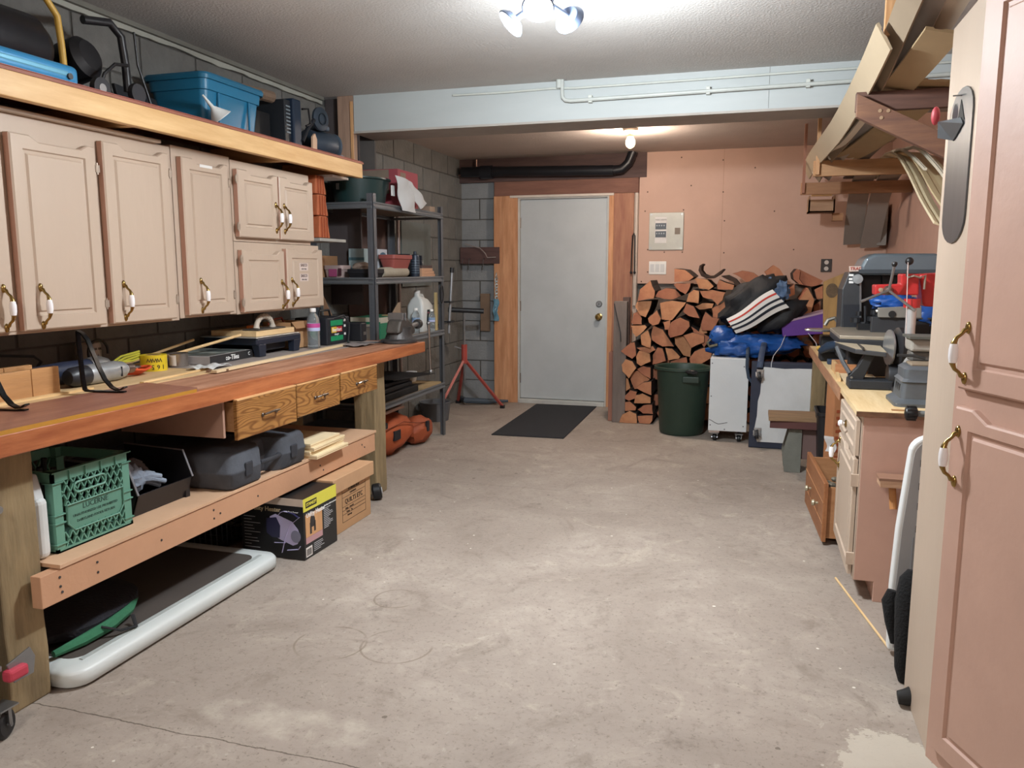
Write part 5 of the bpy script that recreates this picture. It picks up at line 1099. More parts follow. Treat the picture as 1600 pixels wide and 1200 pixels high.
# shelf 4
z = T[0]
for k, (a, lb) in enumerate((((-2.80, -2.40, 4.84, 5.50, z, z+.05), 'black plastic tray at the bottom of the pile on the lowest rack shelf'), ((-2.79, -2.42, 4.90, 5.45, z+.052, z+.085), 'black plastic tray second in the pile on the lowest rack shelf'), ((-2.82, -2.44, 4.95, 5.42, z+.088, z+.115), 'black plastic tray on top of the pile on the lowest rack shelf'))):
    solo('black_flat_tray', MB().box(*a, rotz((.0, .03, -.04)[k], (-2.6, 5.1, 0))), mat('101114', .5, var=.2), lb, 'tray', 'black trays piled on the lowest rack shelf', bev=.006)
t = thing('black_sheet', 'thin black sheet slanting over the tray pile end', 'lid', (-2.6, 5.5, z+.1))
MB().prism([(-2.82, 5.05, z+.135), (-2.395, 5.05, z+.135), (-2.395, 5.82, z+.09), (-2.82, 5.82, z+.09)], (0, 0, .006)).build('sheet', mat('17181b', .6), t)
solo('wooden_board', MB().box(-2.82, -2.39, 5.55, 5.93, z, z+.014), wood('a48c68', 'bba47c', 'y'), 'plain tan board lying at the far end of the lowest rack shelf', 'board')
t = thing('white_tin', 'small white pot behind the black lid on the lowest rack shelf', 'pot', (-2.7, 5.88, z+.0145))
MB().lathe([(0, 0), (.035, 0), (.045, .08), (.0, .08)], (-2.62, 5.87, z+.0145), n=18).build('pot', WHITE, t, smooth=True)
t = thing('caulking_gun', 'caulking tube with red end lying on a cross brace below', 'caulk gun', (-2.45, 4.9, .33))
MB().cyl((-2.50, 4.72, .40), (-2.42, 5.02, .40), .022, n=14).build('tube', mat('8b8688', .5), t, smooth=True)
MB().cyl((-2.42, 5.02, .40), (-2.39, 5.13, .40), .018, n=14).build('red_handle', mat('8c3b34', .5), t, smooth=True)
MB().box(-2.54, -2.36, 4.765, 5.15, .365, .377).build('rest_board', mat('6b4b3c', .8), t)
t = thing('orange_bag', 'orange fabric bag with black patches lying under the rack', 'bag', (-2.62, 5.5, 0))
OB = mat('a8502a', .65, var=.1, sc_=6, bump=.3, bs=14)
MB().ball((-2.56, 5.20, .155), (.17, .34, .155), 26, 16, .14, 2.2, 6, .001).build('bag_body', OB, t, smooth=True)
MB().ball((-2.46, 5.60, .11), (.11, .15, .11), 20, 12, .2, 2.4, 9, .001).build('bag_end', mat('994a2a', .65, bump=.3, bs=14), t, smooth=True)
for c_, r_ in (((-2.40, 5.10, .17), (.012, .05, .035)), ((-2.36, 5.57, .15), (.012, .02, .04))): MB().box(c_[0]-.012, c_[0]+.010, c_[1]-r_[1], c_[1]+r_[1], c_[2]-r_[2], c_[2]+r_[2]).build('black_patch', mat('1b1c22', .6), t, bev=.004)
MB().tube([(-2.42, 4.95, .23), (-2.39, 5.20, .25), (-2.40, 5.42, .20), (-2.38, 5.62, .17)], .004, 6).build('seam', mat('7e3a1e', .7), t)
t = thing('grey_pail', 'grey pail on the floor behind the rack', 'pail', (-2.64, 6.6, 0))
MB().lathe([(0, 0), (.12, 0), (.14, .16), (.146, .165), (.14, .17), (.13, .16), (.11, .01), (0, .01)], (-2.70, 6.55, .002), n=28, cap=False).build('pail', mat('56585c', .6), t, smooth=True)
# wall panels and tools beyond the rack
solo('hardboard_sheet', MB().box(XL+.012, XL+.022, 5.30, 6.10, .92, 1.83), mat('5a4742', .8, var=.1), 'brown hardboard panel leaning on the left wall behind the rack', 'panel')
solo('aluminium_pole', MB().cyl((XL+.05, 6.12, .2), (XL+.05, 6.12, 1.85), .015), mat('8c7f7b', .4, .4), 'thin upright pole beside the hardboard panel', 'pole', smooth=True)
solo('grey_board', MB().box(XL+.012, XL+.035, 6.22, 6.85, 1.2, 1.75), mat('646a68', .8, var=.1), 'greenish grey board on the left wall behind the rack', 'board')
t = thing('bar_clamp', 'long grey bar clamp hanging on the far rack leg', 'clamp', (-2.36, 6.1, .87))
MB().cyl((-2.36, 6.04, .83), (-2.335, 6.06, 1.32), .011, n=10).build('bar', mat('8d8f92', .4, .6), t)
MB().cyl((-2.335, 6.06, 1.32), (-2.333, 6.06, 1.36), .018, n=10).build('clamp_head', BLACK, t)
for zz in (.92, 1.08): MB().box(-2.38, -2.32, 5.982, 6.065, zz, zz+.012).build('clamp_jaw', BLACK, t)
t = thing('coiled_wire', 'dark wire coil hanging on the far rack leg', 'wire', (-2.37, 5.9, 1.1))
MB().tube([(-2.362, 5.90+.03*math.cos(a), 1.15+.07*math.sin(a)) for a in [k*math.pi/7 for k in range(14)]], .005, 6, closed=True).build('coil', BLACK, t)
MB().tube([(-2.362, 5.92, 1.22), (-2.362, 5.93, 1.26), (-2.362, 5.92, 1.28)], .003, 6).build('hook', STEEL, t)
t = thing('roller_stand', 'red tripod roller stand by the block wall left of the door', 'stand', (-2.60, 7.1, 0))
RD = mat('a0433a', .45, var=.08)
ap = Vector((-2.60, 7.05, .50))
for e in ((-2.72, 6.60, 0), (-2.30, 7.30, 0), (-2.82, 7.45, 0)):
    e = Vector(e); MB().tube([ap, e+Z*.02], .016, 4).build('leg', RD, t)
    MB().box(e.x-.02, e.x+.02, e.y-.02, e.y+.02, 0, .03).build('rubber_foot', BLACK, t)
MB().cyl(ap-Z*.04, ap+Z*.14, .028, n=12).build('hub', RD, t); MB().cyl(ap-Z*.22, ap+Z*.46, .012, n=10).build('post', STEEL, t)
MB().cyl((-2.74, 7.0, .97), (-2.42, 7.10, .955), .024, n=14).build('roller', mat('24262a', .4), t, smooth=True)
MB().tube([ap+Vector((-.03, 0, .1)), ap+Vector((-.09, -.02, .12))], .007, 6).build('knob', STEEL, t)
solo('cardboard_sheet', MB().box(-2.66, -2.56, 7.70, 7.72, .72, 1.10), mat('74604f', .8), 'brown cardboard sheet against the block wall behind the roller stand', 'cardboard')
solo('floor_hose', MB().tube([(-2.86, 7.6, .03), (-2.7, 7.35, .05), (-2.5, 7.45, .035), (-2.32, 7.55, .03)], [.03, .03, .028, .012], 8), mat('3b4651', .7), 'dark hose lying on the floor by the block wall', 'hose', smooth=True)
# ================================================================ RIGHT: TALL CUPBOARD
t = thing('tall_cupboard', 'tall pink painted cupboard with two doors at the right edge', 'cupboard', (.75, 2.2, 0))
u_ = Vector((.379, -.926, 0)).normalized(); n_ = Vector((-.926, -.379, 0)).normalized(); O_ = Vector((.52, 2.30, 0))
pl = [Vector((.52, 2.66, 0)), Vector((.52, 2.30, 0)), O_+u_*.62, Vector((1.07, 1.72, 0)), Vector((1.07, 2.66, 0))]
MB().prism(pl, (0, 0, 2.03)).build('carcass', PAINT, t, bev=.002)
MB().prism([O_+n_*.0005, O_+u_*.60+n_*.0005, O_+u_*.60+n_*.004, O_+n_*.004], (0, 0, 2.03)).build('face_frame', PINK, t)
Od = O_+u_*.034+n_*.0235
d = ring_door(t, Od+Z*1.047, u_, n_, .50, .975, (.3, .8, 0.0)); bow_handle(d, O_+u_*.062+n_*.0235+Z*1.140, n_, .060)
d = ring_door(t, Od+Z*.055, u_, n_, .50, .945, (.16, .84, .026)); bow_handle(d, O_+u_*.055+n_*.0235+Z*.872, n_, .062)
# metal strip with hook on the pale side
t = thing('hanging_metal_strip', 'dark grey rounded metal strip with red tipped hook on the cupboard side', 'metal strip', (.515, 2.47, 1.43))
ST = mat('55595d', .35, .7, var=.15, st=(1, 1, .1), sc_=20)
def capsule(y0, y1, z0, z1, x): 
    r = (y1-y0)/2; c = (y0+y1)/2
    return [Vector((x, c+r*math.cos(a), z1-r*.55+r*.55*math.sin(a))) for a in [k*math.pi/10 for k in range(11)]]+[Vector((x, c+r*math.cos(a), z0+r*.55+r*.55*math.sin(a))) for a in [math.pi+k*math.pi/10 for k in range(11)]]
MB().prism(capsule(2.345, 2.60, 1.42, 1.83, .519), (-.004, 0, 0)).build('plate', ST, t)
MB().prism([(.514, 2.42, 1.73), (.514, 2.52, 1.70), (.49, 2.60, 1.72), (.488, 2.60, 1.765), (.514, 2.45, 1.75)], (-.003, 0, 0)).build('bent_tab', mat('63686d', .3, .7), t)
MB().prism([(.5145, 2.42, 1.74), (.5145, 2.47, 1.80), (.5145, 2.50, 1.74)], (-.001, 0, 0)).build('cut_opening', mat('22221f', .7), t)
MB().ball((.482, 2.62, 1.785), (.012, .016, .026), 12, 8).build('red_tip', mat('b8404a', .5), t, smooth=True)
MB().cyl((.52, 2.47, 1.81), (.495, 2.48, 1.812), .002, n=6).build('nail', STEEL, t)
# ================================================================ RIGHT: WORKTOP AND BASE
TOPZ = .79
t = thing('machine_bench', 'plywood topped bench along the right wall carrying the machines', 'workbench', (.75, 4.8, 0))
MB().box(.418, 1.09, 3.375, 6.19, TOPZ-.022, TOPZ).build('worktop', wood('c6a878', 'dcc49a', 'y', .7, 2), t)
MB().box(.415, 1.09, 3.372, 3.3755, TOPZ-.022, TOPZ-.002).build('ply_edge', mat('6d4c36', .8, var=.5, sc_=40, st=(.3, 1, 1)), t)
MB().box(.414, .4185, 4.02, 6.19, TOPZ-.06, TOPZ-.001).build('front_edge', wood('9a6e50', 'b98a68', 'y', .7), t)
MB().box(.44, .53, 6.10, 6.19, 0, TOPZ-.022).build('leg', ROUGHW, t); MB().box(1.0, 1.08, 6.10, 6.19, 0, TOPZ-.022).build('leg', ROUGHW, t)
t = thing('base_cupboard', 'pink base cupboard with drawer and door under the machine bench', 'cupboard', (.75, 3.7, 0))
MB().prism([(.445, 3.385, .085), (.445, 3.385, .767), (1.08, 3.385, .767), (1.08, 3.385, .0), (.52, 3.385, .0), (.52, 3.385, .085)], (0, .62, 0)).build('carcass', PINKSH, t, bev=.002)
MB().box(.440, .4452, 3.387, 4.0, .085, .767).build('face_frame', PAINT, t)
U2, N2 = Vector((0, 1, 0)), Vector((-1, 0, 0))
def mirror_door(parent, y0, y1, z0, z1, dip, st=.05, nm='door'):
    # outline runs from far to near so the face looks to -x
    return ring_door(parent, (.418, y0, z0), U2, N2, y1-y0, z1-z0, dip, PAINT, st, .019, nm)
d = mirror_door(t, 3.41, 3.98, .60, .745, (.3, .8, 0), .03, 'drawer')
MB().lathe([(.006, 0), (.006, .012), (.014, .018), (.015, .028), (.008, .034), (0, .034)], (.418, 3.72, .675), (-1, 0, 0), 14).build('drawer_knob', PORC, d, smooth=True)
MB().lathe([(.017, 0), (.017, .003), (.008, .008)], (.418, 3.72, .675), (-1, 0, 0), 14).build('knob_plate', BRASS, d, smooth=True)
d = mirror_door(t, 3.41, 3.98, .10, .585, (.15, .6, .025)); bow_handle(d, (.418, 3.90, .505), (-1, 0, 0), .055)
for zz in (.50, .17): MB().box(.412, .442, 3.395, 3.408, zz-.025, zz+.025).build('hinge', mat('c0ab98', .5), t)
# wooden drawer pulled out
RW = wood('8a5634', 'a06c44', 'y', .55)
t = thing('pulled_drawer', 'wooden drawer box pulled out on the floor past the pink cupboard', 'drawer', (.372, 4.035, 0), rot=math.radians(3))
MB().slab((0, 0, .02), Y, Z, Vector((-1, 0, 0)), .70, .295, .02, [(0, -.004), (.004, 0), (.02, 0)]).build('drawer_front', RW, t)
for z in (.11, .215): MB().box(-.0015, .0005, 0, .70, z, z+.003).build('groove_line', mat('c08c60', .6), t)
for y in (.18, .46): MB().lathe([(.007, 0), (.007, .012), (.017, .02), (.014, .03), (0, .032)], (0, y, .165), (-1, 0, 0), 12).build('knob', mat('a59c84', .4, .3), t, smooth=True)
DW = wood('a3714a', 'b5835a', 'x', .6)
MB().box(.02, .48, .015, .03, .035, .292).build('side_panel', DW, t); MB().box(.02, .48, .665, .68, .035, .292).build('side_panel', DW, t); MB().box(.02, .48, .03, .665, .03, .04).build('bottom_panel', DW, t)
k = MB()
for i in range(90): k.ball((.42+rnd.random()*.34, 4.13+rnd.random()*.48, .06+rnd.random()*.16), (.014+rnd.random()*.012, .014+rnd.random()*.02, .014), 7, 5)
tag(solo('drawer_hardware', k, mat('7d776a', .5, .4, var=.4, sc_=30), 'heap of small grey hardware lying in the wooden drawer', 'hardware'), kind='stuff')
# waste bin, tall carton, stool
t = thing('waste_bin', 'black plastic waste bin behind the wooden stool', 'bin', (.50, 5.4, 0))
MB().ringloft([rr(.455, .63, 5.33, 5.57, .03, .002), rr(.43, .66, 5.30, 5.60, .035, .42), rr(.422, .668, 5.292, 5.608, .035, .425), rr(.422, .668, 5.292, 5.608, .035, .445), rr(.436, .654, 5.306, 5.594, .03, .445), rr(.46, .625, 5.335, 5.565, .025, .01)]).build('bin', mat('17181c', .45, var=.1), t, smooth=True, ang=30)
t = thing('tall_carton', 'tall narrow orange printed carton under the machine bench', 'box', (.53, 5.1, 0))
MB().box(.47, .60, 5.02, 5.16, .0, .68, rotz(.25, (.53, 5.1, 0))).build('carton', mat('b07850', .7), t, bev=.002)
k = MB()
for i in range(11): k.box(.485, .585, 5.0175, 5.0195, .10+.04*i, .118+.04*i, rotz(.25, (.53, 5.1, 0)))
k.build('orange_print', mat('9a4c2c', .6), t)
solo('rag_scrap', MB().sheet(lambda u, v: (.44+.05*u+.01*math.sin(v*5), 4.85-.02*u, .30+.09*v), 5, 6, .004), mat('c9c5c2', .8), 'white plastic scrap hanging between carton and drawer', 'plastic')
t = thing('wooden_stool', 'small wooden step stool with one wide grey leg showing', 'stool', (.37, 5.55, 0))
MB().prism([(.136, 5.44, .352), (.50, 5.47, .352), (.50, 5.75, .352), (.136, 5.72, .352)], (0, 0, .028)).build('seat_plank', wood('7b6148', '977a5a', 'x', .7), t, bev=.003)
MB().box(.145, .50, 5.46, 5.485, .302, .352).build('apron', mat('54322f', .7, var=.15), t, bev=.002)
MB().prism([(.249, 5.50, 0), (.352, 5.50, 0), (.352, 5.50, .302), (.275, 5.50, .302), (.235, 5.50, .12)], (0, .05, 0)).build('leg', mat('6f7068', .8, var=.15, bump=.3), t, bev=.002)
MB().prism([(.249, 5.66, 0), (.352, 5.66, 0), (.352, 5.66, .302), (.275, 5.66, .302), (.235, 5.66, .12)], (0, .05, 0)).build('leg', mat('6f7068', .8, var=.15), t, bev=.002)
MB().box(.352, .49, 5.52, 5.54, .09, .302).build('brace', mat('6a5450', .7), t)
# white panels on casters
NVB = mat('252a3c', .6, var=.15)
t = thing('white_wheeled_box', 'white painted plywood box on casters beside the green bin', 'box', (-.15, 6.5, 0))
WPN = mat('cfd2d3', .55, var=.04, sc_=3, bump=.08)
MB().box(-.295, -.005, 6.35, 6.70, .085, .66).build('box', WPN, t, bev=.003)
MB().box(-.29, -.21, 6.345, 6.42, .070, .085).build('caster_plate', mat('a3938a', .6), t)
for cx, cy in ((-.245, 6.385), (-.06, 6.385), (-.245, 6.66), (-.06, 6.66)): caster('caster_wheel', t, (cx, cy, .027), .026, BLACK, (1, .0, 0))
k = MB(); k.tube([(-.292, 6.349, .175), (-.27, 6.349, .165), (-.245, 6.349, .15), (-.22, 6.349, .14), (-.19, 6.349, .145), (-.15, 6.349, .155)], .0022, 5); k.build('crack', mat('4a4a4c', .8), t)
k = MB()
for px_, pz_ in ((-.28, .62), (-.28, .36), (-.28, .13), (-.17, .10), (-.03, .13), (-.04, .60)): k.cyl((px_, 6.35, pz_), (px_, 6.347, pz_), .005, n=8)
k.build('screw', mat('55565a', .5), t)
t = thing('wheeled_board', 'white panel with dark blue edging and metal casters on its face', 'panel', (.4, 6.25, 0))
MB().box(.015, .74, 6.20, 6.30, .002, .655).build('panel_core', NVB, t, bev=.004)
MB().prism([(.075, 6.20, .05), (.735, 6.20, .05), (.735, 6.20, .618), (.35, 6.20, .618), (.25, 6.20, .612), (.17, 6.20, .618), (.10, 6.20, .622), (.088, 6.20, .50), (.084, 6.20, .42), (.07, 6.20, .36), (.068, 6.20, .25), (.055, 6.20, .16)], (0, -.008, 0)).build('white_face', mat('c6c8c8', .6, var=.05, sc_=4, h2='d5d7d8'), t)
for zz in (.125, .57):
    MB().box(.05, .105, 6.185, 6.192, zz-.03, zz+.035).build('caster_plate', CHROME, t, bev=.003)
    MB().lathe([(.006, -.012), (.026, -.012), (.030, -.006), (.030, .006), (.026, .012), (.006, .012)], (.073, 6.15, zz-.015), (1, 0, .1), 18).build('caster_wheel', mat('232326', .5), t, smooth=True)
    MB().tube([(.05, 6.185, zz+.01), (.052, 6.15, zz-.015), (.052, 6.14, zz-.02)], .006, 6).build('caster_fork', STEEL, t); MB().tube([(.096, 6.185, zz+.01), (.094, 6.15, zz-.015), (.094, 6.14, zz-.02)], .006, 6).build('caster_fork', STEEL, t)
solo('grey_side_board', MB().box(.745, .80, 6.21, 6.30, 0, .60), mat('857a70', .8, var=.2, bump=.3), 'weathered grey board standing at the right of the white panel', 'board')
# green bin
t = thing('garbage_bin', 'tall dark green round garbage bin in front of the log stack', 'bin', (-.53, 6.55, 0))
GB = mat('26392f', .5, var=.06, sc_=4)
gc = Vector((-.525, 6.62, .002))
MB().lathe([(0, 0), (.165, 0), (.18, .02), (.212, .52), (.218, .53), (.235, .535), (.235, .555), (.225, .558), (.212, .55), (.205, .52), (.172, .02), (0, .015)], gc, n=40, cap=False).build('bin', GB, t, smooth=True)
MB().box(-.51, -.38, 6.385, 6.42, .45, .50).build('side_handle', mat('22332a', .5), t, bev=.006)
MB().ball((-.44, 6.385, .54), (.05, .018, .018), 12, 8, .5, 4, 2).build('bag_knot', BLACK, t, smooth=True)
# door mat
mt = MB(); mt.prism([(-2.035, 7.60, .001), (-1.43, 7.63, .001), (-1.405, 6.085, .001), (-2.005, 6.06, .001)], (0, 0, .007))
solo('door_mat', mt, mat('26272b', .95, var=.2, sc_=60, bump=.6, bs=200), 'dark grey rectangular mat on the floor before the door', 'mat')
# ================================================================ LOGS
LW = [mat('9a6046', .8, var=0, sc_=9, bump=.35, bs=40, h2='b57c58'), mat('8d543e', .8, var=0, sc_=8, bump=.35, bs=40, h2='a56c4e'), mat('a26a48', .8, var=0, sc_=10, bump=.35, bs=40, h2='bf8a62')]
BARK = mat('3a2a22', .95, var=.3, sc_=14, bump=.8, bs=40)
c5 = lambda x, y: (940+x/4, 380+y/4)
LOGS = '''225,360 240,290 305,235 332,300 325,345 260,355|335,335 355,300 400,282 460,290 495,330 450,350 390,348|210,395 225,365 312,362 300,410 275,462 240,450|455,160 520,168 575,212 545,235 455,242|450,258 470,250 555,252 545,290 525,318 490,300|585,220 660,228 700,270 670,292 610,282|735,230 770,245 828,262 820,290 725,288 722,260|820,190 880,172 950,185 988,215 930,262 870,215|530,365 545,315 575,292 608,300 605,375|615,300 690,292 772,308 755,355 725,388 690,350 635,338|805,370 805,330 850,292 905,290 880,330 840,360|365,375 440,360 525,372 500,405 440,480 375,475 370,420|290,470 320,445 345,420 370,470 355,505 320,515 295,495|510,430 530,378 575,395 612,468 545,455|585,395 630,375 700,378 690,405 645,412 610,415|690,410 740,385 780,355 795,395 740,470 695,465|185,495 200,440 230,425 250,470 250,508 200,508|185,515 270,512 282,525 240,570 215,585 195,560|385,495 430,480 420,540 395,540|415,540 435,495 490,465 545,490 550,520 505,570 430,590 418,570|245,575 290,545 308,600 305,655 250,635|310,570 325,515 380,540 450,645 380,645 315,605|620,510 650,430 690,465 735,470 700,545 630,545|455,590 510,582 560,650 555,710 510,700 460,630|512,577 570,560 640,580 640,620 560,655|120,675 180,625 205,620 215,700 190,722|215,710 235,672 300,692 305,740 245,768 220,750|220,655 320,645 335,668 300,688 240,668|318,755 320,700 350,652 380,660 400,735 340,755|398,655 440,660 490,710 480,722 420,732|560,760 550,720 580,680 640,655 690,670 680,720 600,765|430,740 530,712 535,765 440,768|125,760 150,725 190,740 215,780 170,845 130,800|180,850 190,810 225,797 300,852 240,905 205,912|222,788 260,768 305,778 305,848 270,830|100,880 130,832 165,850 180,905 115,950|215,905 260,872 310,865 310,950 260,930|130,965 180,920 220,930 210,970 170,985|203,1000 215,950 255,940 305,965 305,1000|110,1040 130,1000 175,990 215,1025 210,1045 150,1050|225,1040 260,1015 315,1010 320,1068 260,1065|110,1120 130,1072 175,1048 215,1067 220,1130|225,1082 318,1077 315,1110 300,1135 235,1125|570,790 680,775 690,880 600,890|560,900 680,900 690,1000 570,1000|570,1010 690,1010 700,1100 575,1110|560,520 610,555 690,600 640,650 600,600|630,480 660,560 600,575'''
ENDS = []
for i, s_ in enumerate(LOGS.split('|')):
    poly = [c5(*map(float, q.split(','))) for q in s_.split()]
    r2 = random.Random(i*17+3)
    yf = 6.90+r2.uniform(-.03, .05)
    if sum(p[0] for p in poly)/len(poly) > 1125 and sum(p[1] for p in poly)/len(poly) > 480: yf = 7.05+r2.uniform(-.03, .05)
    pts = [at(px, py, y=yf) for px, py in poly]
    if min(p.z for p in pts) < .004: pts = [Vector((p.x, p.y, max(p.z, .004))) for p in pts]
    fine = []
    for a in range(len(pts)):
        p, q = pts[a], pts[(a+1) % len(pts)]; fine.append(p)
        if (q-p).length > .05: fine.append(p.lerp(q, .5)+Vector((r2.uniform(-.0035, .0035), 0, r2.uniform(-.0035, .0035))))
    cx = sum(p.x for p in fine)/len(fine); cz = sum(p.z for p in fine)/len(fine); dx, dz = r2.uniform(-.012, .012), r2.uniform(-.006, .006)
    ln = .52+r2.uniform(-.04, .04)
    R_ = lambda k, y: [Vector((cx+(p.x-cx)*k+dx*(y-yf)/.5, y, cz+(p.z-cz)*k+dz*(y-yf)/.5)) for p in fine]
    m_ = MB(); m_.mi = 1
    m_.ringloft([R_(1.01, yf+.004), R_(1.03, yf+.012), R_(1.0, yf+ln*.5), R_(.96, yf+ln)])
    ring = R_(1.01, yf+.0035); m_.mi = 0; m_.add(ring, [tuple(range(len(ring)))[::-1]])
    t_ = solo('firewood_log', m_, [LW[i % 3], BARK], None, None)
    wx = max(p.x for p in fine)-min(p.x for p in fine); wz = max(p.z for p in fine)-min(p.z for p in fine)
    ENDS.append((cz, cx, wx, wz, t_))
    t_.data.polygons.foreach_set('use_smooth', [False]*len(t_.data.polygons))
# every log end gets its row from the floor and its place from the left in that row
rows = {}
for e in ENDS: rows.setdefault(min(10, int(e[0]/.118)), []).append(e)
ordw = ['first', 'second', 'third', 'fourth', 'fifth', 'sixth', 'seventh', 'eighth', 'ninth', 'tenth', 'eleventh', 'twelfth']
for r_, es in rows.items():
    for k_, e in enumerate(sorted(es, key=lambda q: q[1])):
        sz = 'large' if e[2]*e[3] > .026 else 'small' if e[2]*e[3] < .014 else 'middle sized'
        sh_ = 'wide' if e[2] > e[3]*1.35 else 'tall' if e[3] > e[2]*1.2 else 'chunky'
        tag(e[4], '%s %s split log, %s from the left in the %s row above the floor' % (sz, sh_, ordw[k_], ordw[r_]), 'log', 'split logs in the stack')
# odd pieces on top and to the right
def loglump(px_pts, yf, ln, lab, m0=0, bark=True, back=None):
    pts = [at(*p, y=yf) for p in px_pts]; k = MB(); k.mi = 1
    c = sum(pts, Vector())/len(pts); B_ = back or Vector((0, ln, 0))
    k.ringloft([[p for p in pts], [p+B_ for p in pts]]); k.mi = 0; k.add([p-Vector((0, .003, 0)) for p in pts], [tuple(range(len(pts)))[::-1]])
    return solo('firewood_log', k, [LW[m0], BARK if bark else LW[1]], lab, 'log')
loglump([c5(*p) for p in ((1020, 180), (1075, 137), (1112, 160), (1160, 235), (1135, 268), (1060, 240))], 7.0, .45, 'pale square split log lying on top right of the stack', 0, False)
loglump([c5(*p) for p in ((1240, 165), (1300, 195), (1385, 235), (1358, 262), (1310, 272), (1265, 262), (1238, 225))], 7.0, .5, 'large half round log with thick bark at the top right', 1)
loglump([c5(*p) for p in ((1195, 190), (1220, 160), (1242, 170), (1235, 225), (1262, 262), (1235, 255), (1200, 225))], 6.98, .5, 'dark bark edge piece left of the half round log', 1)
loglump([c5(*p) for p in ((1160, 375), (1235, 360), (1290, 280), (1330, 355), (1300, 470), (1215, 462), (1172, 410))], 6.75, .45, 'large square cut block above the purple box', 2, False)
loglump([c5(*p) for p in ((1165, 290), (1205, 255), (1208, 320), (1172, 335))], 7.0, .4, 'narrow upright split log behind the denim cloth', 0, False)
loglump([c5(*p) for p in ((1330, 290), (1382, 265), (1382, 345), (1345, 350))], 7.0, .4, 'small split log end just left of the tan board, upper', 0)
loglump([c5(*p) for p in ((1325, 390), (1368, 360), (1368, 445), (1322, 445))], 6.95, .4, 'small grey brown log end just left of the tan board, lower', 1)
for i, (a, lb) in enumerate((((1072, 640, 48, 44), 'round log end under the purple box, left one'), ((1186, 640, 56, 38), 'round log end under the purple box, middle one'), ((1290, 640, 32, 34), 'round log end under the purple box, right one'))):
    loglump([c5(a[0]+a[2]*math.cos(k*math.pi/8), a[1]-a[3]*math.sin(k*math.pi/8)) for k in range(16)], 6.80, .4, lb, 2)
loglump([c5(*p) for p in ((862, 652), (968, 636), (975, 690), (865, 690))], 6.75, .3, 'log lying sideways under the blue tarp bag', 0, False)
# the part of the stack hidden behind the bin, the boxes and the bags
k = MB(); r2 = random.Random(5)
for j in range(9):
    for i in range(13):
        x = -.86+.128*i+(.06 if j % 2 else 0); z = .062+.118*j
        if x > .74 or (x < -.35 and j > 4) or (x < -.22 and j > 5) or (x > .30 and j > 7): continue
        k.mi = 1; k.cyl((x, 7.14, z), (x, 7.45, z), .057, n=7); k.mi = 0; k.cyl((x, 7.137, z), (x, 7.141, z), .052, n=7)
tag(solo('firewood_heap', k, [LW[1], BARK], 'firewood in the shadow behind the bin, the white boxes and the bags', 'firewood'), kind='stuff')
# curved bark
k = MB(); pts = [c5(*p) for p in ((632, 128), (612, 140), (605, 170), (622, 205), (655, 222), (700, 220), (740, 195), (768, 165))]
pin = [c5(*p) for p in ((634, 134), (624, 145), (622, 168), (640, 192), (668, 205), (700, 203), (732, 180), (762, 160))]
for a in range(7):
    q = [at(*pts[a], y=6.93), at(*pts[a+1], y=6.93), at(*pin[a+1], y=6.93), at(*pin[a], y=6.93)]; k.prism(q, (0, .35, 0))
solo('curved_bark', k, BARK, 'curved strip of bark standing on top of the log stack', 'bark')
k = MB(); q = [c5(*p) for p in ((745, 205), (790, 200), (840, 225), (870, 262), (850, 282), (820, 240), (780, 225))]; k.prism([at(*p, y=6.95) for p in q], (0, .35, 0))
solo('curved_bark', k, BARK, 'dark bark slab lying right of the curved strip', 'bark')
# posts holding the stack
solo('stack_post', MB().box(-1.155, -1.04, 6.90, 6.99, 0, 1.07), ROUGHG := mat('6d625c', .85, var=.2, sc_=10, bump=.5, st=(1, 1, .2)), 'weathered grey post at the left end of the log stack', 'post', bev=.004)
solo('short_board', MB().box(-1.20, -1.157, 6.95, 7.03, 0, .62), mat('8c6050', .8, var=.2, st=(1, 1, .2)), 'short reddish board beside the grey stack post', 'board', bev=.003)
solo('stack_post', MB().box(-1.10, -1.04, 7.05, 7.12, 0, 1.10), mat('5a4640', .85, var=.2), 'dark timber post behind the grey stack post', 'post', bev=.003)
solo('thin_cord', MB().tube([(-1.15, 6.885, 1.05), (-1.12, 6.885, .92), (-1.09, 6.885, .80), (-1.085, 6.885, .72)], .004, 6), BLACK, 'thin black cord hanging on the grey stack post', 'cord')
# bags on the stack
def quad_at(ps, y): return [at(*p, y=y) for p in ps]
t = thing('blue_tarp_bag', 'crumpled blue plastic bag lying on the white wheeled box', 'bag', (-.05, 6.55, .66))
BLU = mat('1f4f94', .4, var=.2, sc_=8, bump=.5, bs=18)
k = MB(); k.ball((-.06, 6.56, .74), (.25, .16, .10), 30, 16, .45, 3.2, 2, .662); k.ball((.16, 6.58, .76), (.22, .14, .075), 26, 14, .4, 3, 5, .662)
k.ball((-.22, 6.54, .82), (.10, .10, .08), 20, 12, .4, 4, 6, .662)
k.build('bag_body', BLU, t, smooth=True, ang=75)
S_ = mat('2c3a4c', .7, var=.2)
MB().tube([(-.02, 6.42, .76), (-.02, 6.345, .70), (-.02, 6.335, .60), (-.005, 6.335, .52), (.03, 6.335, .475), (.06, 6.26, .47)], .012, 8, flat=.35).build('bag_strap', S_, t, smooth=True)
MB().tube([(.10, 6.44, .78), (.085, 6.30, .72), (.075, 6.17, .66), (.072, 6.165, .62)], .022, 8, flat=.35).build('bag_strap', mat('33415a', .6, var=.2), t, smooth=True)
MB().tube([(-.30, 6.50, .80), (-.33, 6.46, .77), (-.31, 6.45, .74), (-.25, 6.44, .76)], .012, 6, flat=.4).build('bag_strap', mat('4d4a3a', .7), t)
t = thing('striped_bag', 'black bag with white, red and navy stripes lying on the blue bag', 'bag', (.05, 6.5, .9))
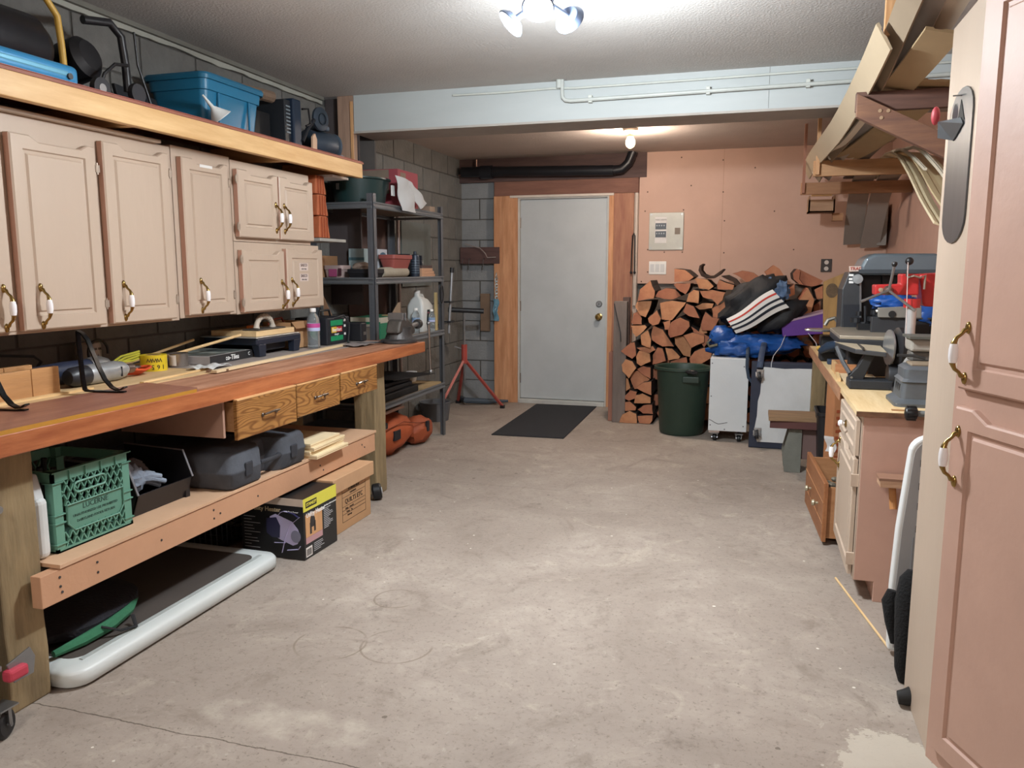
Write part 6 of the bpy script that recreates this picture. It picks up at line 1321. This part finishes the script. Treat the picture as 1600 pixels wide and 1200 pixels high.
cn = quad_at(((1135, 498), (1207, 453), (1233, 481), (1150, 521)), 6.40)
def stripe_pt(u, v, d=0):
    p = cn[0].lerp(cn[1], u).lerp(cn[3].lerp(cn[2], u), v); b = .02*math.sin(u*math.pi*2.2)+.012*math.sin(u*7+v*3)
    return Vector((p.x, p.y-.02*math.sin(v*math.pi)-d+b*.4, p.z-.012*math.sin(u*6.0)))
MB().sheet(lambda u, v: stripe_pt(u, v), 14, 10, -.006).build('striped_panel', mat('dedbd6', .8, var=.04), t, smooth=True)
for v0, v1, m_ in ((.18, .26, mat('b5382c', .8)), (.44, .54, mat('20242f', .8)), (.68, .80, mat('20242f', .8))):
    MB().sheet(lambda u, v: stripe_pt(u, v0+(v1-v0)*v, .003), 14, 2, -.002).build('stripe', m_, t, smooth=True)
k = MB(); c_ = at(1190, 482, y=6.62); 
ax_ = (cn[1]-cn[0]).normalized(); ang_ = math.atan2(ax_.z, ax_.x)
k.ball(at(1178, 470, y=6.58), (.27, .13, .15), 30, 16, .35, 2.5, 11, None, Matrix.Rotation(-ang_, 4, 'Y'))
k.ball(at(1222, 494, y=6.58), (.20, .12, .09), 26, 14, .3, 2.5, 14, None, Matrix.Rotation(-ang_, 4, 'Y'))
k.build('bag_body', mat('17171a', .7, var=.2, bump=.4, bs=30), t, smooth=True, ang=80)
t = thing('denim_cloth', 'small crumpled denim cloth at the top of the striped bag', 'cloth', (.17, 6.5, 1.1))
MB().ball(at(1222, 455, y=6.48), (.055, .05, .07), 18, 12, .6, 3, 21).build('cloth', mat('4c6280', .85, var=.3, sc_=12, bump=.4), t, smooth=True)
MB().ball(at(1203, 444, y=6.6), (.04, .04, .05), 16, 10, .6, 3, 23).build('cloth', mat('5a6d86', .85, var=.3), t, smooth=True)
t = thing('purple_box', 'purple cardboard box with pale cut edge on the logs', 'box', (.4, 6.62, .8))
qf = quad_at(((1221, 506), (1290, 489), (1293, 521), (1223, 526)), 6.5)
MB().prism(qf, (0, .25, 0)).build('carton', mat('5a2a86', .6, var=.08), t, bev=.003)
k = MB(); k.prism(quad_at(((1221, 503), (1290, 486), (1290, 489), (1221, 506)), 6.495), (0, .26, 0)); k.build('cut_edge', mat('a58a9c', .8), t)
MB().tube([(.255, 6.49, .84), (.22, 6.38, .76), (.17, 6.30, .70), (.155, 6.195, .655), (.155, 6.188, .62)], .003, 6).build('string', mat('b8bcc2', .6), t); MB().tube([(.42, 6.49, .86), (.47, 6.38, .80), (.50, 6.25, .70), (.51, 6.19, .64)], .003, 6).build('string', mat('b8bcc2', .6), t)
# ================================================================ RIGHT: MACHINES
t = thing('tan_board', 'tan board with a round dark stain leaning behind the machines', 'board', (.53, 5.9, .79))
q = quad_at(((1285, 560), (1287, 440), (1321, 426), (1335, 470), (1335, 560)), 5.95); q = [Vector((p.x, p.y, max(p.z, .792))) for p in q]
MB().prism(q, (0, .03, 0)).build('board', wood('8a6a42', 'a5824f', 'z', .8), t)
c_ = at(1300, 454, y=5.948); MB().prism([c_+Vector((.04*math.cos(a), 0, .05*math.sin(a))) for a in [k*math.pi/10 for k in range(20)]], (0, -.002, 0)).build('round_stain', mat('5c4a36', .8, var=.3, sc_=40), t)
t = thing('hooded_band_saw', 'grey stationary bench saw with rounded hood and black column', 'machine', (.7, 5.0, .79))
HG = mat('66727a', .35, .3, var=.08, coat=.2)
hp = quad_at(((1345, 430), (1345, 416), (1352, 403), (1368, 396), (1467, 396), (1467, 430)), 4.85)
MB().prism(hp, (0, .34, 0)).build('hood', HG, t, bev=.018, seg=4)
MB().prism(quad_at(((1342, 421), (1467, 421), (1467, 427), (1342, 427)), 4.845), (0, .35, 0)).build('hood_trim', mat('3a4248', .4), t)
MB().prism(quad_at(((1310, 560), (1316, 452), (1327, 425), (1345, 427), (1343, 560)), 4.88), (0, .25, 0)).build('column', mat('3b3d40', .5, .3, var=.15), t, bev=.006)
MB().prism(quad_at(((1344, 430), (1378, 430), (1378, 505), (1344, 505)), 5.0), (0, .2, 0)).build('guard_housing', mat('26282c', .5), t, bev=.004)
MB().prism(quad_at(((1378, 430), (1408, 430), (1408, 445), (1378, 445)), 4.98), (0, .18, 0)).build('motor_box', mat('1d1e21', .5), t, bev=.004)
MB().prism(quad_at(((1327, 416), (1352, 416), (1352, 424), (1327, 424)), 4.86), (0, .01, 0)).build('name_plate', mat('c9b9ae', .5, var=0), t)
cN = at(1339.5, 420, y=4.858); text('lettering', 'TRADE', .024, cN, X, Z, mat('a33f33', .5, var=0), t, bold=True)
for i, py in enumerate((430, 436, 441)): 
    c_ = at(1330, py, y=4.878); MB().box(c_.x-.012, c_.x+.012, c_.y-.002, c_.y, c_.z-.006, c_.z+.006).build('white_mark', WHITE, t)
MB().lathe([(0, 0), (.028, 0), (.026, .02), (0, .022)], at(1340, 436, y=4.87), (0, -1, 0), 18).build('knob', mat('9aa0a3', .4, .4), t, smooth=True)
MB().prism(quad_at(((1343, 430), (1346, 430), (1346, 510), (1343, 510)), 4.87), (0, .01, 0)).build('edge_strip', STEEL, t)
MB().prism(quad_at(((1318, 476), (1343, 476), (1343, 520), (1318, 520)), 4.872), (0, .01, 0)).build('dark_recess', mat('1c2028', .5), t)
t = thing('drill_press', 'red drill press with steel column and three handles', 'drill press', (.69, 4.0, .79))
RR = mat('b42a2a', .4, var=.06, coat=.2)
q0 = at(1427, 480, y=4.0)
MB().cyl((.695, 4.0, TOPZ+.02), (.695, 4.0, 1.19), .022, n=18).build('column', mat('cfd1d2', .3, .55, var=.05), t, smooth=True)
MB().cyl((.695, 4.0, 1.175), (.695, 4.0, 1.215), .035, n=18).build('column_collar', RR, t, smooth=True)
MB().prism(quad_at(((1367, 445), (1408, 444), (1408, 428), (1436, 428), (1436, 461), (1367, 461)), 3.99), (0, .10, 0)).build('head', RR, t, bev=.006)
MB().prism(quad_at(((1436, 430), (1443, 428), (1475, 426), (1475, 480), (1443, 479), (1441, 470), (1440, 450)), 4.05), (0, .14, 0)).build('belt_guard', RR, t, bev=.01)
MB().box(.63, .78, 3.93, 4.12, TOPZ, TOPZ+.018).build('base', IRON, t, bev=.004)
hb_ = at(1389, 454, y=3.955)
MB().lathe([(.018, 0), (.022, .015), (.014, .04), (0, .045)], hb_+Vector((0, .04, 0)), (0, -1, 0), 16).build('hub', mat('6d5c55', .4, .6), t, smooth=True)
for e, kn in (((1398, 412), True), ((1348, 470), False), ((1428, 484), False)):
    e3 = at(*e, y=3.93); MB().cyl(hb_, e3, .006, n=8).build('handle_bar', STEEL, t, smooth=True)
    MB().tube([e3-(e3-hb_)*.10, e3, e3+(e3-hb_)*.06], [.009, .013, .010] if kn else [.006, .007, .006], 10).build('handle_knob', BLACK if kn else STEEL, t, smooth=True)
MB().lathe([(0, 0), (.010, 0), (.010, .012), (0, .013)], at(1376, 453, y=3.985), (0, -1, 0), 14).build('lock_knob', mat('b9a08a', .4, .5), t, smooth=True)
kb = at(1421, 408, y=3.97)
MB().ball(kb, .018, 12, 8).build('lever_knob', BLACK, t, smooth=True); MB().cyl(kb, at(1416, 432, y=3.98), .004, n=6).build('lever_arm', STEEL, t)
MB().tube([kb+Vector((-.008, -.015, -.005)), at(1417, 470, y=3.95), at(1415, 540, y=3.94)], .0022, 5).build('string', mat('c9b9b4', .6), t)
MB().tube([at(1418, 434, y=3.97), at(1428, 431, y=3.96), at(1438, 434, y=3.96), at(1446, 430, y=3.97), at(1444, 452, y=3.97)], .005, 6).build('belt_lever', mat('8f8478', .4, .6), t)
solo('blue_plastic_bag', MB().ball(at(1394, 472, y=4.72), (.11, .06, .05), 26, 14, .5, 4, 31).ball(at(1448, 487, y=4.72), (.13, .07, .09), 26, 14, .5, 4, 33), mat('1c4f9a', .35, var=.25, sc_=9, bump=.4, bs=18), 'crumpled blue plastic bag behind the red drill press', 'bag', smooth=True, ang=75)
t = thing('machine_housing', 'dark machine housing standing under the blue plastic bag', 'machine', (.78, 4.72, .79))
MB().box(.66, .94, 4.66, 4.79, TOPZ, 1.085).build('housing', mat('1f2125', .6), t, bev=.006); MB().box(.64, .96, 4.645, 4.805, 1.085, 1.095).build('top_plate', mat('34373b', .5), t, bev=.002)
t = thing('holed_plate', 'grey metal plate with a round hole behind the steel column', 'metal plate', (.7, 4.5, .79))
MB().prism(quad_at(((1372, 481), (1440, 478), (1440, 497), (1372, 496)), 4.5), (0, .03, 0)).build('plate', mat('8b8a84', .5, .4), t, bev=.003)
c_ = at(1394, 491, y=4.498); MB().cyl(c_, c_-Vector((0, .003, 0)), .018, n=18).build('hole', mat('151515', .7), t)
MB().box(.60, .78, 4.52, 4.56, TOPZ, at(1400, 496, y=4.5).z).build('stand', mat('2b2d31', .6), t, bev=.004)
t = thing('scroll_saw', 'scroll saw with cast table and black motor frame', 'saw', (.6, 4.65, .79))
tz = at(1350, 515, y=4.7).z
tp = [at(p[0], p[1], z=tz) for p in ((1297, 512), (1330, 508), (1385, 508), (1418, 522), (1400, 527), (1312, 524))]
MB().prism(tp, (0, 0, -.018)).build('table', mat('a69c8c', .4, .5, var=.15), t, bev=.003)
MB().prism([tp[0]+Z*-.018, tp[3]+Z*-.018, tp[4]+Z*-.018, tp[5]+Z*-.018], (0, 0, -.03)).build('table_skirt', mat('26282c', .5), t, bev=.003)
MB().box(.52, .70, 4.72, 4.95, TOPZ, tz-.04).build('motor_base', mat('222428', .5), t, bev=.008)
k = MB()
for px_, py_, r_ in ((1338, 500, .03), (1350, 506, .035), (1362, 498, .026), (1342, 490, .016), (1366, 488, .02)): c_ = at(px_, py_, y=4.7); k.cyl(c_-Z*.012, c_+Z*.012, r_, n=12)
k.cyl(at(1352, 508, y=4.7), at(1352, 478, y=4.7), .008, n=8); k.box(at(1340, 500, y=4.69).x, at(1370, 500, y=4.69).x, 4.66, 4.72, tz, tz+.035)
k.build('blade_mechanism', mat('34363a', .4, .6, var=.3), t)
k = MB()
for px_, py_ in ((1371, 486), (1376, 490), (1374, 496)): c_ = at(px_, py_, y=4.66); k.ball(c_, .010, 8, 6)
k.build('bright_bolts', mat('c9c2b5', .3, .6), t)
solo('chrome_disc', MB().lathe([(0, 0), (.085, 0), (.09, .006), (.085, .012), (0, .012)], at(1281, 517, y=5.15), n=28), mat('b3b6ba', .25, .8), 'round bright metal disc at the far left of the bench machines', 'disc', smooth=True)
t = thing('small_grinder', 'small black and blue hand machine at the far end of the bench', 'power tool', (.5, 5.4, .79))
MB().box(.41, .53, 5.16, 5.32, TOPZ, at(1290, 522, y=5.2).z-.01).build('body', mat('15171b', .5), t, bev=.01)
MB().tube([at(1282, 548, y=5.1), at(1295, 541, y=5.05), at(1312, 537, y=5.0)], [.02, .028, .024], 12).build('blue_housing', mat('35465c', .4, .3, var=.2), t, smooth=True)
MB().tube([at(1276, 545, y=5.1), at(1282, 543, y=5.1)], .014, 10).build('yellow_collar', mat('b9923a', .5), t)
MB().tube([at(1289, 508, y=5.15), at(1294, 500, y=5.15), at(1304, 497, y=5.15), at(1310, 503, y=5.15)], .012, 8).build('guard', mat('77736c', .4, .6), t)
MB().box(.44, .52, 5.0, 5.06, TOPZ, TOPZ+.03).build('battery', mat('2a3b52', .5), t, bev=.004)
t = thing('wooden_tray', 'small shallow orange wooden tray on the bench top', 'tray', (.55, 4.8, .79))
for a in ((.44, .74, 4.545, 4.56, TOPZ, TOPZ+.055), (.44, .74, 4.76, 4.775, TOPZ, TOPZ+.055)): MB().box(*a).build('side', wood('a9714a', 'c08a5e', 'x', .6), t, bev=.002)
for a in ((.44, .455, 4.56, 4.76, TOPZ, TOPZ+.055),): MB().box(*a).build('end', PINEX, t, bev=.002)
MB().box(.455, .74, 4.56, 4.76, TOPZ+.0005, TOPZ+.008).build('base', PLY, t)
solo('pine_stick', MB().box(.432, .448, 4.25, 4.50, TOPZ, TOPZ+.018, rotz(-.05, (.44, 4.4, 0))), PINE, 'short pale pine stick lying near the bench front edge', 'stick')
solo('plywood_base_board', MB().box(.452, .62, 4.16, 4.52, TOPZ, TOPZ+.010), PLY, 'thin plywood square under the disc sander on the bench', 'board', bev=.001)
t = thing('disc_sander', 'disc sander with shiny round plate and tilted cast table', 'sander', (.6, 4.05, .79))
dc = Vector((.625, 4.06, .985))
MB().lathe([(0, -.004), (.080, -.004), (.084, 0), (.084, .006), (.0, .006)], dc, (-1, -.15, 0), 36).build('disc', mat('a9abad', .3, .7, var=.15), t, smooth=True)
MB().lathe([(0, 0), (.090, 0), (.094, .012), (.094, .045), (.07, .06), (0, .065)], dc+Vector((.075, .01, 0)), (-1, -.15, 0), 30).build('disc_guard', mat('2a2a2d', .5, .3, var=.2), t, smooth=True)
tz = .985; q = [Vector(p) for p in ((.40, 4.22, tz+.005), (.47, 4.00, tz-.006), (.60, 3.97, tz-.016), (.60, 4.17, tz-.004))]
MB().prism(q, (0, 0, -.022)).build('table', mat('4a4b4e', .45, .5), t, bev=.003)
MB().prism([p+Z*.0015 for p in q], (0, 0, -.001)).build('table_top', mat('b3a68e', .5, .2, var=.1), t)
MB().box(.498, .506, 3.985, 4.19, tz-.008, tz+.004).build('mitre_slot', mat('3a3632', .6), t)
MB().prism([(.455, 4.02, .80), (.50, 4.02, .80), (.525, 4.02, .86), (.56, 4.02, .955), (.52, 4.02, .965), (.485, 4.02, .89), (.45, 4.02, .85)], (0, .05, 0)).build('table_arm', mat('36383b', .5, .5), t, bev=.004)
MB().tube([(.40, 4.12, .975), (.425, 4.06, .91), (.455, 4.03, .86)], .010, 8).build('brace_bar', mat('6f7276', .4, .6), t)
MB().box(.45, .64, 3.99, 4.12, TOPZ+.0005, TOPZ+.045).build('base', mat('35383d', .5, .4), t, bev=.006)
MB().lathe([(0, 0), (.055, 0), (.058, .01), (.058, .10), (.05, .11), (0, .11)], (.62, 4.05, TOPZ+.062), (1, 0, 0), 22).build('motor', mat('2b2d31', .5, .3, var=.2), t, smooth=True)
MB().box(.70, .74, 4.10, 4.14, TOPZ, .97).build('rear_stand', mat('2b2d31', .6), t)
for z_ in (.825, .842): MB().cyl((.462, 4.02, z_), (.462, 4.012, z_), .006, n=8).build('bolt', STEEL, t)
t = thing('belt_sander', 'pale grey dusty belt sander head above the grey motor housing', 'sander', (.72, 3.8, .95))
MB().box(.655, .80, 3.72, 3.86, 1.0, 1.055).build('head', mat('9d988f', .6, var=.15), t, bev=.01)
MB().box(.645, .80, 3.70, 3.88, 1.055, 1.065).build('top_plate', mat('55564f', .6), t)
MB().tube([(.60, 3.70, .985), (.66, 3.70, .985), (.71, 3.70, .975)], .006, 6).build('lever', mat('4a4b4c', .4, .6), t)
MB().box(.66, .78, 3.74, 3.84, .955, 1.0).build('neck', mat('6a6864', .5, .3), t, bev=.01)
t = thing('grey_motor_housing', 'squat grey cast motor housing at the near end of the bench', 'machine', (.68, 3.62, .79))
GM = mat('5c6166', .5, .3, var=.15, sc_=12)
MB().ringloft([rr(.575, .80, 3.52, 3.78, .03, TOPZ), rr(.575, .80, 3.52, 3.78, .03, TOPZ+.014), rr(.60, .80, 3.55, 3.76, .02, TOPZ+.03), rr(.605, .80, 3.555, 3.755, .02, TOPZ+.095), rr(.60, .80, 3.55, 3.76, .02, TOPZ+.10), rr(.612, .80, 3.56, 3.75, .02, TOPZ+.112), rr(.612, .80, 3.56, 3.75, .02, TOPZ+.15), rr(.625, .79, 3.575, 3.735, .02, TOPZ+.162)]).build('housing', GM, t, smooth=True, ang=40)
MB().box(.64, .78, 3.60, 3.72, TOPZ+.16, TOPZ+.172).build('top_cap', mat('8a7a66', .6), t, bev=.004)
k = MB()
for i in range(3): k.box(.606-.004, .606, 3.60+.04*i, 3.62+.04*i, TOPZ+.045, TOPZ+.085)
k.build('vent', BLACK, t)
solo('wood_shaving', MB().box(.55, .60, 3.42, 3.44, TOPZ, TOPZ+.004), mat('a07850', .8), 'small brown wood splinter lying at the bench top front', 'wood')
# ================================================================ RIGHT: IN FRONT OF THE BENCH END
t = thing('leaning_table', 'white edged grey plastic folding table standing on its side', 'folding table', (.75, 2.9, 0))
ol = []
for cx, cz_, a0 in ((.60, .72, math.pi/2), ):
    for k in range(7): a = math.pi/2+k*math.pi/12; ol.append((.592+.062*math.cos(a), 2.90, .73+.062*math.sin(a)))
ol = [(1.05, 2.90, .792)]+ol+[(.508, 2.90, .46), (.500, 2.90, .25), (.505, 2.90, .02), (1.05, 2.90, .02)]
MB().prism([Vector(p) for p in ol], (0, .045, 0)).build('table_top', mat('dfe2e2', .35, var=.03), t, bev=.010, seg=3)
cx_, cz_ = .8, .42
MB().prism([Vector((cx_+(p[0]-cx_)*.945, 2.8985, cz_+(p[2]-cz_)*.965)) for p in ol], (0, .004, 0)).build('underside', mat('a7a9ad', .5, var=.03), t)
for i, z in enumerate((.70, .62, .55, .47)): MB().box(.565-.0*i, .58, 2.8965, 2.899, z-.012, z+.012).build('slot', mat('2c2420', .7), t)
MB().cyl((.545, 2.897, .285), (.545, 2.8995, .285), .014, n=16).build('round_recess', mat('77797d', .5), t)
k = MB(); k.tube([(.56, 2.897, .44), (.56, 2.897, .32), (.60, 2.897, .32)], .002, 5); k.build('moulded_line', mat('8a8c90', .5), t)
t = thing('black_pad', 'black padded bag standing against the leaning white table', 'bag', (.52, 2.77, 0))
PD = mat('0c0c0e', .95, var=.3, sc_=40, bump=.5, bs=120)
k = MB(); k.tube([(.532, 2.72, .004), (.530, 2.72, .05), (.53, 2.73, .16), (.532, 2.75, .27), (.537, 2.76, .34), (.54, 2.765, .37)], [.02, .032, .038, .042, .036, .016], 14)
k.tube([(.505, 2.79, .10), (.495, 2.80, .17), (.488, 2.81, .24), (.495, 2.815, .275)], [.012, .022, .028, .018], 12)
k.build('pad_body', PD, t, smooth=True)
solo('rubber_foot', MB().tube([(.485, 2.56, .026), (.51, 2.56, .03), (.56, 2.62, .03)], [.020, .026, .024], 12), mat('141415', .7, var=.3), 'black rubber foot on the floor by the cupboard corner', 'foot', smooth=True)
t = thing('knobbed_rod', 'grey rod with black ribbed knob beside the bench end', 'rod', (.7, 3.2, .8))
MB().lathe([(0, 0), (.020, .004), (.026, .014), (.026, .034), (.020, .044), (.014, .046)], (.565, 3.25, .812), (1, 0, 0), 18).build('knob', BLACK, t, smooth=True)
MB().cyl((.605, 3.25, .812), (1.09, 3.25, .80), .012, n=12).build('rod', mat('6d7272', .5), t, smooth=True)
k = MB()
for i in range(10): a = i*math.pi/5; k.box(.573, .606, 3.25+.025*math.cos(a)-.003, 3.25+.025*math.cos(a)+.003, .812+.025*math.sin(a)-.003, .812+.025*math.sin(a)+.003)
k.build('ribs', BLACK, t)
t = thing('wood_scrap_shelf', 'rough wooden block end sticking out beside the leaning table', 'wood', (.6, 3.3, .5))
MB().box(.50, 1.0, 3.28, 3.37, .535, .545).build('top_board', mat('8e6a55', .8), t); MB().box(.505, 1.0, 3.28, 3.37, .51, .535).build('block', wood('a98468', 'c7a284', 'x', .8), t); MB().cyl((.555, 3.33, .51), (.56, 3.30, .42), .014, n=10).build('dowel', mat('b07a48', .6), t)
MB().box(.98, 1.02, 3.28, 3.37, .0, .51).build('upright', PINEZ, t)
solo('floor_stick', MB().cyl((.40, 3.60, .005), (.52, 2.95, .005), .0045, n=8), PINE, 'long thin pale stick on the floor below the pink cupboard', 'stick')
# ================================================================ RIGHT: TIMBER RACK UNDER THE CEILING
DB = wood('4a3229', '5f4237', 'x', .7)
PB = wood('a9805a', 'c49a70', 'x', .7)
t = thing('timber_bracket', 'dark brown triangular wooden wall bracket nearest the camera', 'bracket', (1.0, 3.96, 1.8))
MB().box(.405, 1.095, 3.965, 4.005, 2.045, 2.127).build('top_member', DB, t, bev=.002)
MB().prism([(.405, 3.925, 2.113), (.405, 3.925, 2.015), (1.095, 3.925, 1.655), (1.095, 3.925, 1.755)], (0, .038, 0)).build('diagonal_brace', wood('5a3e33', '76543f', 'x', .7), t, bev=.002)
for px_, py_ in ((1375, 173), (1377, 184), (1388, 173)):
    c_ = at(px_, py_, y=3.925); MB().cyl(c_, c_-Vector((0, .003, 0)), .008, n=8).build('bolt', mat('a38a70', .5, .4), t)
t = thing('timber_bracket', 'pale pine wall bracket in the middle of the moulding rack', 'bracket', (1.0, 5.9, 1.9))
MB().box(.358, 1.095, 5.90, 5.938, 1.972, 2.075).build('top_member', PB, t, bev=.002)
MB().box(.372, .395, 5.86, 5.898, 1.98, 2.43).build('hanger_strip', PINEZ, t)
t = thing('timber_bracket', 'lower pale pine wall bracket farthest from the camera', 'bracket', (1.0, 6.6, 1.9))
MB().box(.318, 1.095, 6.60, 6.638, 1.912, 2.0).build('top_member', wood('94694a', 'b0835e', 'x', .7), t, bev=.002)
MB().box(.325, .345, 6.56, 6.598, 1.92, 2.43).build('hanger_strip', STUDD, t)
solo('pine_upright', MB().box(.445, .515, 3.50, 3.54, 2.24, 2.5), PINEZ, 'short pine upright under the ceiling beside the long mouldings', 'wood')
def strip(label, path, wd, th, tilt, m_, prof=None, sag=0):
    """long board along path, width wd tilted by `tilt` (0 = flat), moulded profile"""
    P_ = [Vector(p) for p in path]; N = 14; pts = []
    for k in range(N+1):
        f = k/N*(len(P_)-1); i = min(int(f), len(P_)-2); g = f-i
        p0 = P_[max(i-1, 0)]; p1, p2 = P_[i], P_[i+1]; p3 = P_[min(i+2, len(P_)-1)]
        pts.append(.5*((2*p1)+(-p0+p2)*g+(2*p0-5*p1+4*p2-p3)*g*g+(-p0+3*p1-3*p2+p3)*g**3))
    prof = prof or [(-.5, 0), (-.5, 1), (-.3, 1), (-.26, .6), (-.1, .6), (.05, 1), (.5, .8), (.5, 0)]
    c_, s_ = math.cos(tilt), math.sin(tilt); rings = []
    for i, p in enumerate(pts):
        tg = (pts[min(i+1, N)]-pts[max(i-1, 0)]).normalized(); side = tg.cross(Z).normalized(); up = side.cross(tg)
        A = side*c_+up*s_; B_ = up*c_-side*s_
        rings.append([p+A*(a*wd)+B_*(b*th) for a, b in prof])
    k = MB(); k.ringloft(rings); return solo('moulding_strip', k, m_, label, 'moulding', 'long painted mouldings stored on the timber brackets')
TAN = mat('a8977e', .6, var=.05, sc_=3); CRM = mat('d6cebb', .5, var=.03); GRY = mat('a39a92', .6, var=.04); DRK = mat('8a7a66', .7, var=.06)
strip('outermost wide tan moulding with broken end hanging over the near bracket', [(.43, 3.42, 2.215), (.425, 3.96, 2.165), (.40, 4.7, 2.10), (.375, 5.5, 2.095), (.37, 6.3, 2.12), (.36, 6.85, 2.10)], .115, .012, math.radians(-62), TAN)
strip('second tan moulding lying close behind the outermost one', [(.475, 2.70, 2.345), (.475, 3.3, 2.255), (.475, 3.96, 2.165), (.46, 4.9, 2.10), (.44, 5.9, 2.10), (.43, 6.8, 2.06)], .10, .012, math.radians(-55), DRK)
strip('pale grey wide moulding rising over the near bracket to the ceiling', [(.54, 2.70, 2.36), (.54, 3.3, 2.26), (.54, 3.96, 2.165), (.53, 4.9, 2.115), (.50, 5.9, 2.10), (.48, 6.7, 2.05)], .11, .014, math.radians(-35), GRY)
strip('cream moulding lying flat in the middle of the rack', [(.62, 2.75, 2.30), (.61, 3.3, 2.235), (.60, 3.96, 2.15), (.58, 4.9, 2.12), (.56, 5.9, 2.09)], .09, .014, math.radians(-20), mat('c2b8a8', .5, var=.04))
strip('broad tan board with ragged near end on the near bracket', [(.60, 3.22, 2.165), (.59, 3.6, 2.15), (.575, 3.96, 2.135), (.56, 4.6, 2.10)], .125, .012, math.radians(-12), mat('a08a68', .7, var=.05))
strip('tan flat board sagging under the middle of the rack', [(.72, 3.9, 2.14), (.66, 4.6, 2.08), (.60, 5.2, 2.06), (.56, 5.9, 2.085)], .16, .010, math.radians(-6), mat('9c8664', .7, var=.05))
strip('dark grey moulding between the rack boards', [(.72, 4.0, 2.145), (.70, 4.9, 2.10), (.68, 5.9, 2.085), (.66, 6.7, 2.03)], .07, .012, 0, mat('6d655e', .7))
strip('thin white moulding lying over the left bracket ends', [(.50, 4.2, 2.09), (.46, 5.0, 2.055), (.42, 5.7, 2.09), (.40, 6.4, 2.04)], .035, .012, 0, CRM)
strip('long cream moulding drooping towards the cupboard, left one', [(.86, 4.35, 1.555), (.85, 4.7, 1.70), (.84, 5.1, 1.89), (.835, 5.5, 2.03), (.83, 5.95, 2.085), (.82, 6.7, 2.03)], .075, .012, math.radians(-18), mat('d2c5a4', .5, var=.04))
strip('wide cream board drooping towards the cupboard', [(.97, 4.35, 1.57), (.95, 4.7, 1.72), (.94, 5.1, 1.90), (.93, 5.5, 2.04), (.92, 5.95, 2.085), (.90, 6.7, 2.03)], .15, .010, math.radians(-10), mat('c3b28c', .6, var=.04))
strip('thin white quarter round drooping in front of the cream board, left', [(.87, 4.9, 1.88), (.86, 5.2, 1.98), (.85, 5.6, 2.08), (.84, 6.0, 2.11)], .016, .016, 0, CRM)
strip('thin white quarter round drooping in front of the cream board, right', [(.93, 4.5, 1.74), (.92, 4.9, 1.90), (.90, 5.4, 2.06), (.88, 6.0, 2.11)], .02, .018, 0, CRM)
strip('long grey ribbed board hanging off the far bracket, left one', [(.76, 6.3, 2.04), (.76, 6.62, 2.012), (.77, 6.95, 1.93), (.79, 7.3, 1.73), (.81, 7.55, 1.56)], .15, .012, math.radians(4), mat('a0968c', .6, var=.05))
strip('long grey ribbed board hanging off the far bracket, right one', [(.93, 6.3, 2.04), (.93, 6.62, 2.012), (.93, 6.95, 1.92), (.94, 7.3, 1.71), (.95, 7.55, 1.53)], .15, .012, math.radians(4), mat('a69c92', .6, var=.05))
t = thing('open_wooden_box', 'small open wooden box hanging under the far bracket', 'box', (.5, 7.0, 1.8))
for a in ((.40, .60, 6.95, 6.962, 1.80, 1.90), (.40, .412, 6.95, 7.15, 1.80, 1.93), (.588, .60, 6.95, 7.15, 1.80, 1.93), (.40, .60, 6.95, 7.15, 1.80, 1.81)): MB().box(*a).build('side', wood('8b6c55', 'a38468', 'x', .8), t)
MB().box(.42, .58, 7.0, 7.02, 1.93, 1.985).build('hanger', PINEX, t)
solo('pine_offcut', MB().box(.60, .68, 7.1, 7.2, 1.74, 1.80), wood('a07350', 'b88a64', 'x', .8), 'small pine block hanging behind the grey boards', 'wood')
solo('wall_panel_strip', MB().box(1.0, 1.07, 7.50, 7.70, 1.55, 1.90), mat('8f8880', .7), 'pale strip standing in the back right corner under the rack', 'board')
k = MB(); pz = at(1326, 222, y=5.4)
k.tube([at(1308, 222, y=5.6), at(1318, 218, y=5.55), at(1325, 220, y=5.5), at(1328, 226, y=5.5)], .012, 8); k.tube([at(1296, 246, y=5.85), at(1310, 238, y=5.8), at(1324, 232, y=5.75)], .018, 8)
solo('plastic_fitting', k, mat('d9d6ce', .4), 'white bent plastic trim pieces lying in the moulding rack', 'plastic trim', smooth=True)
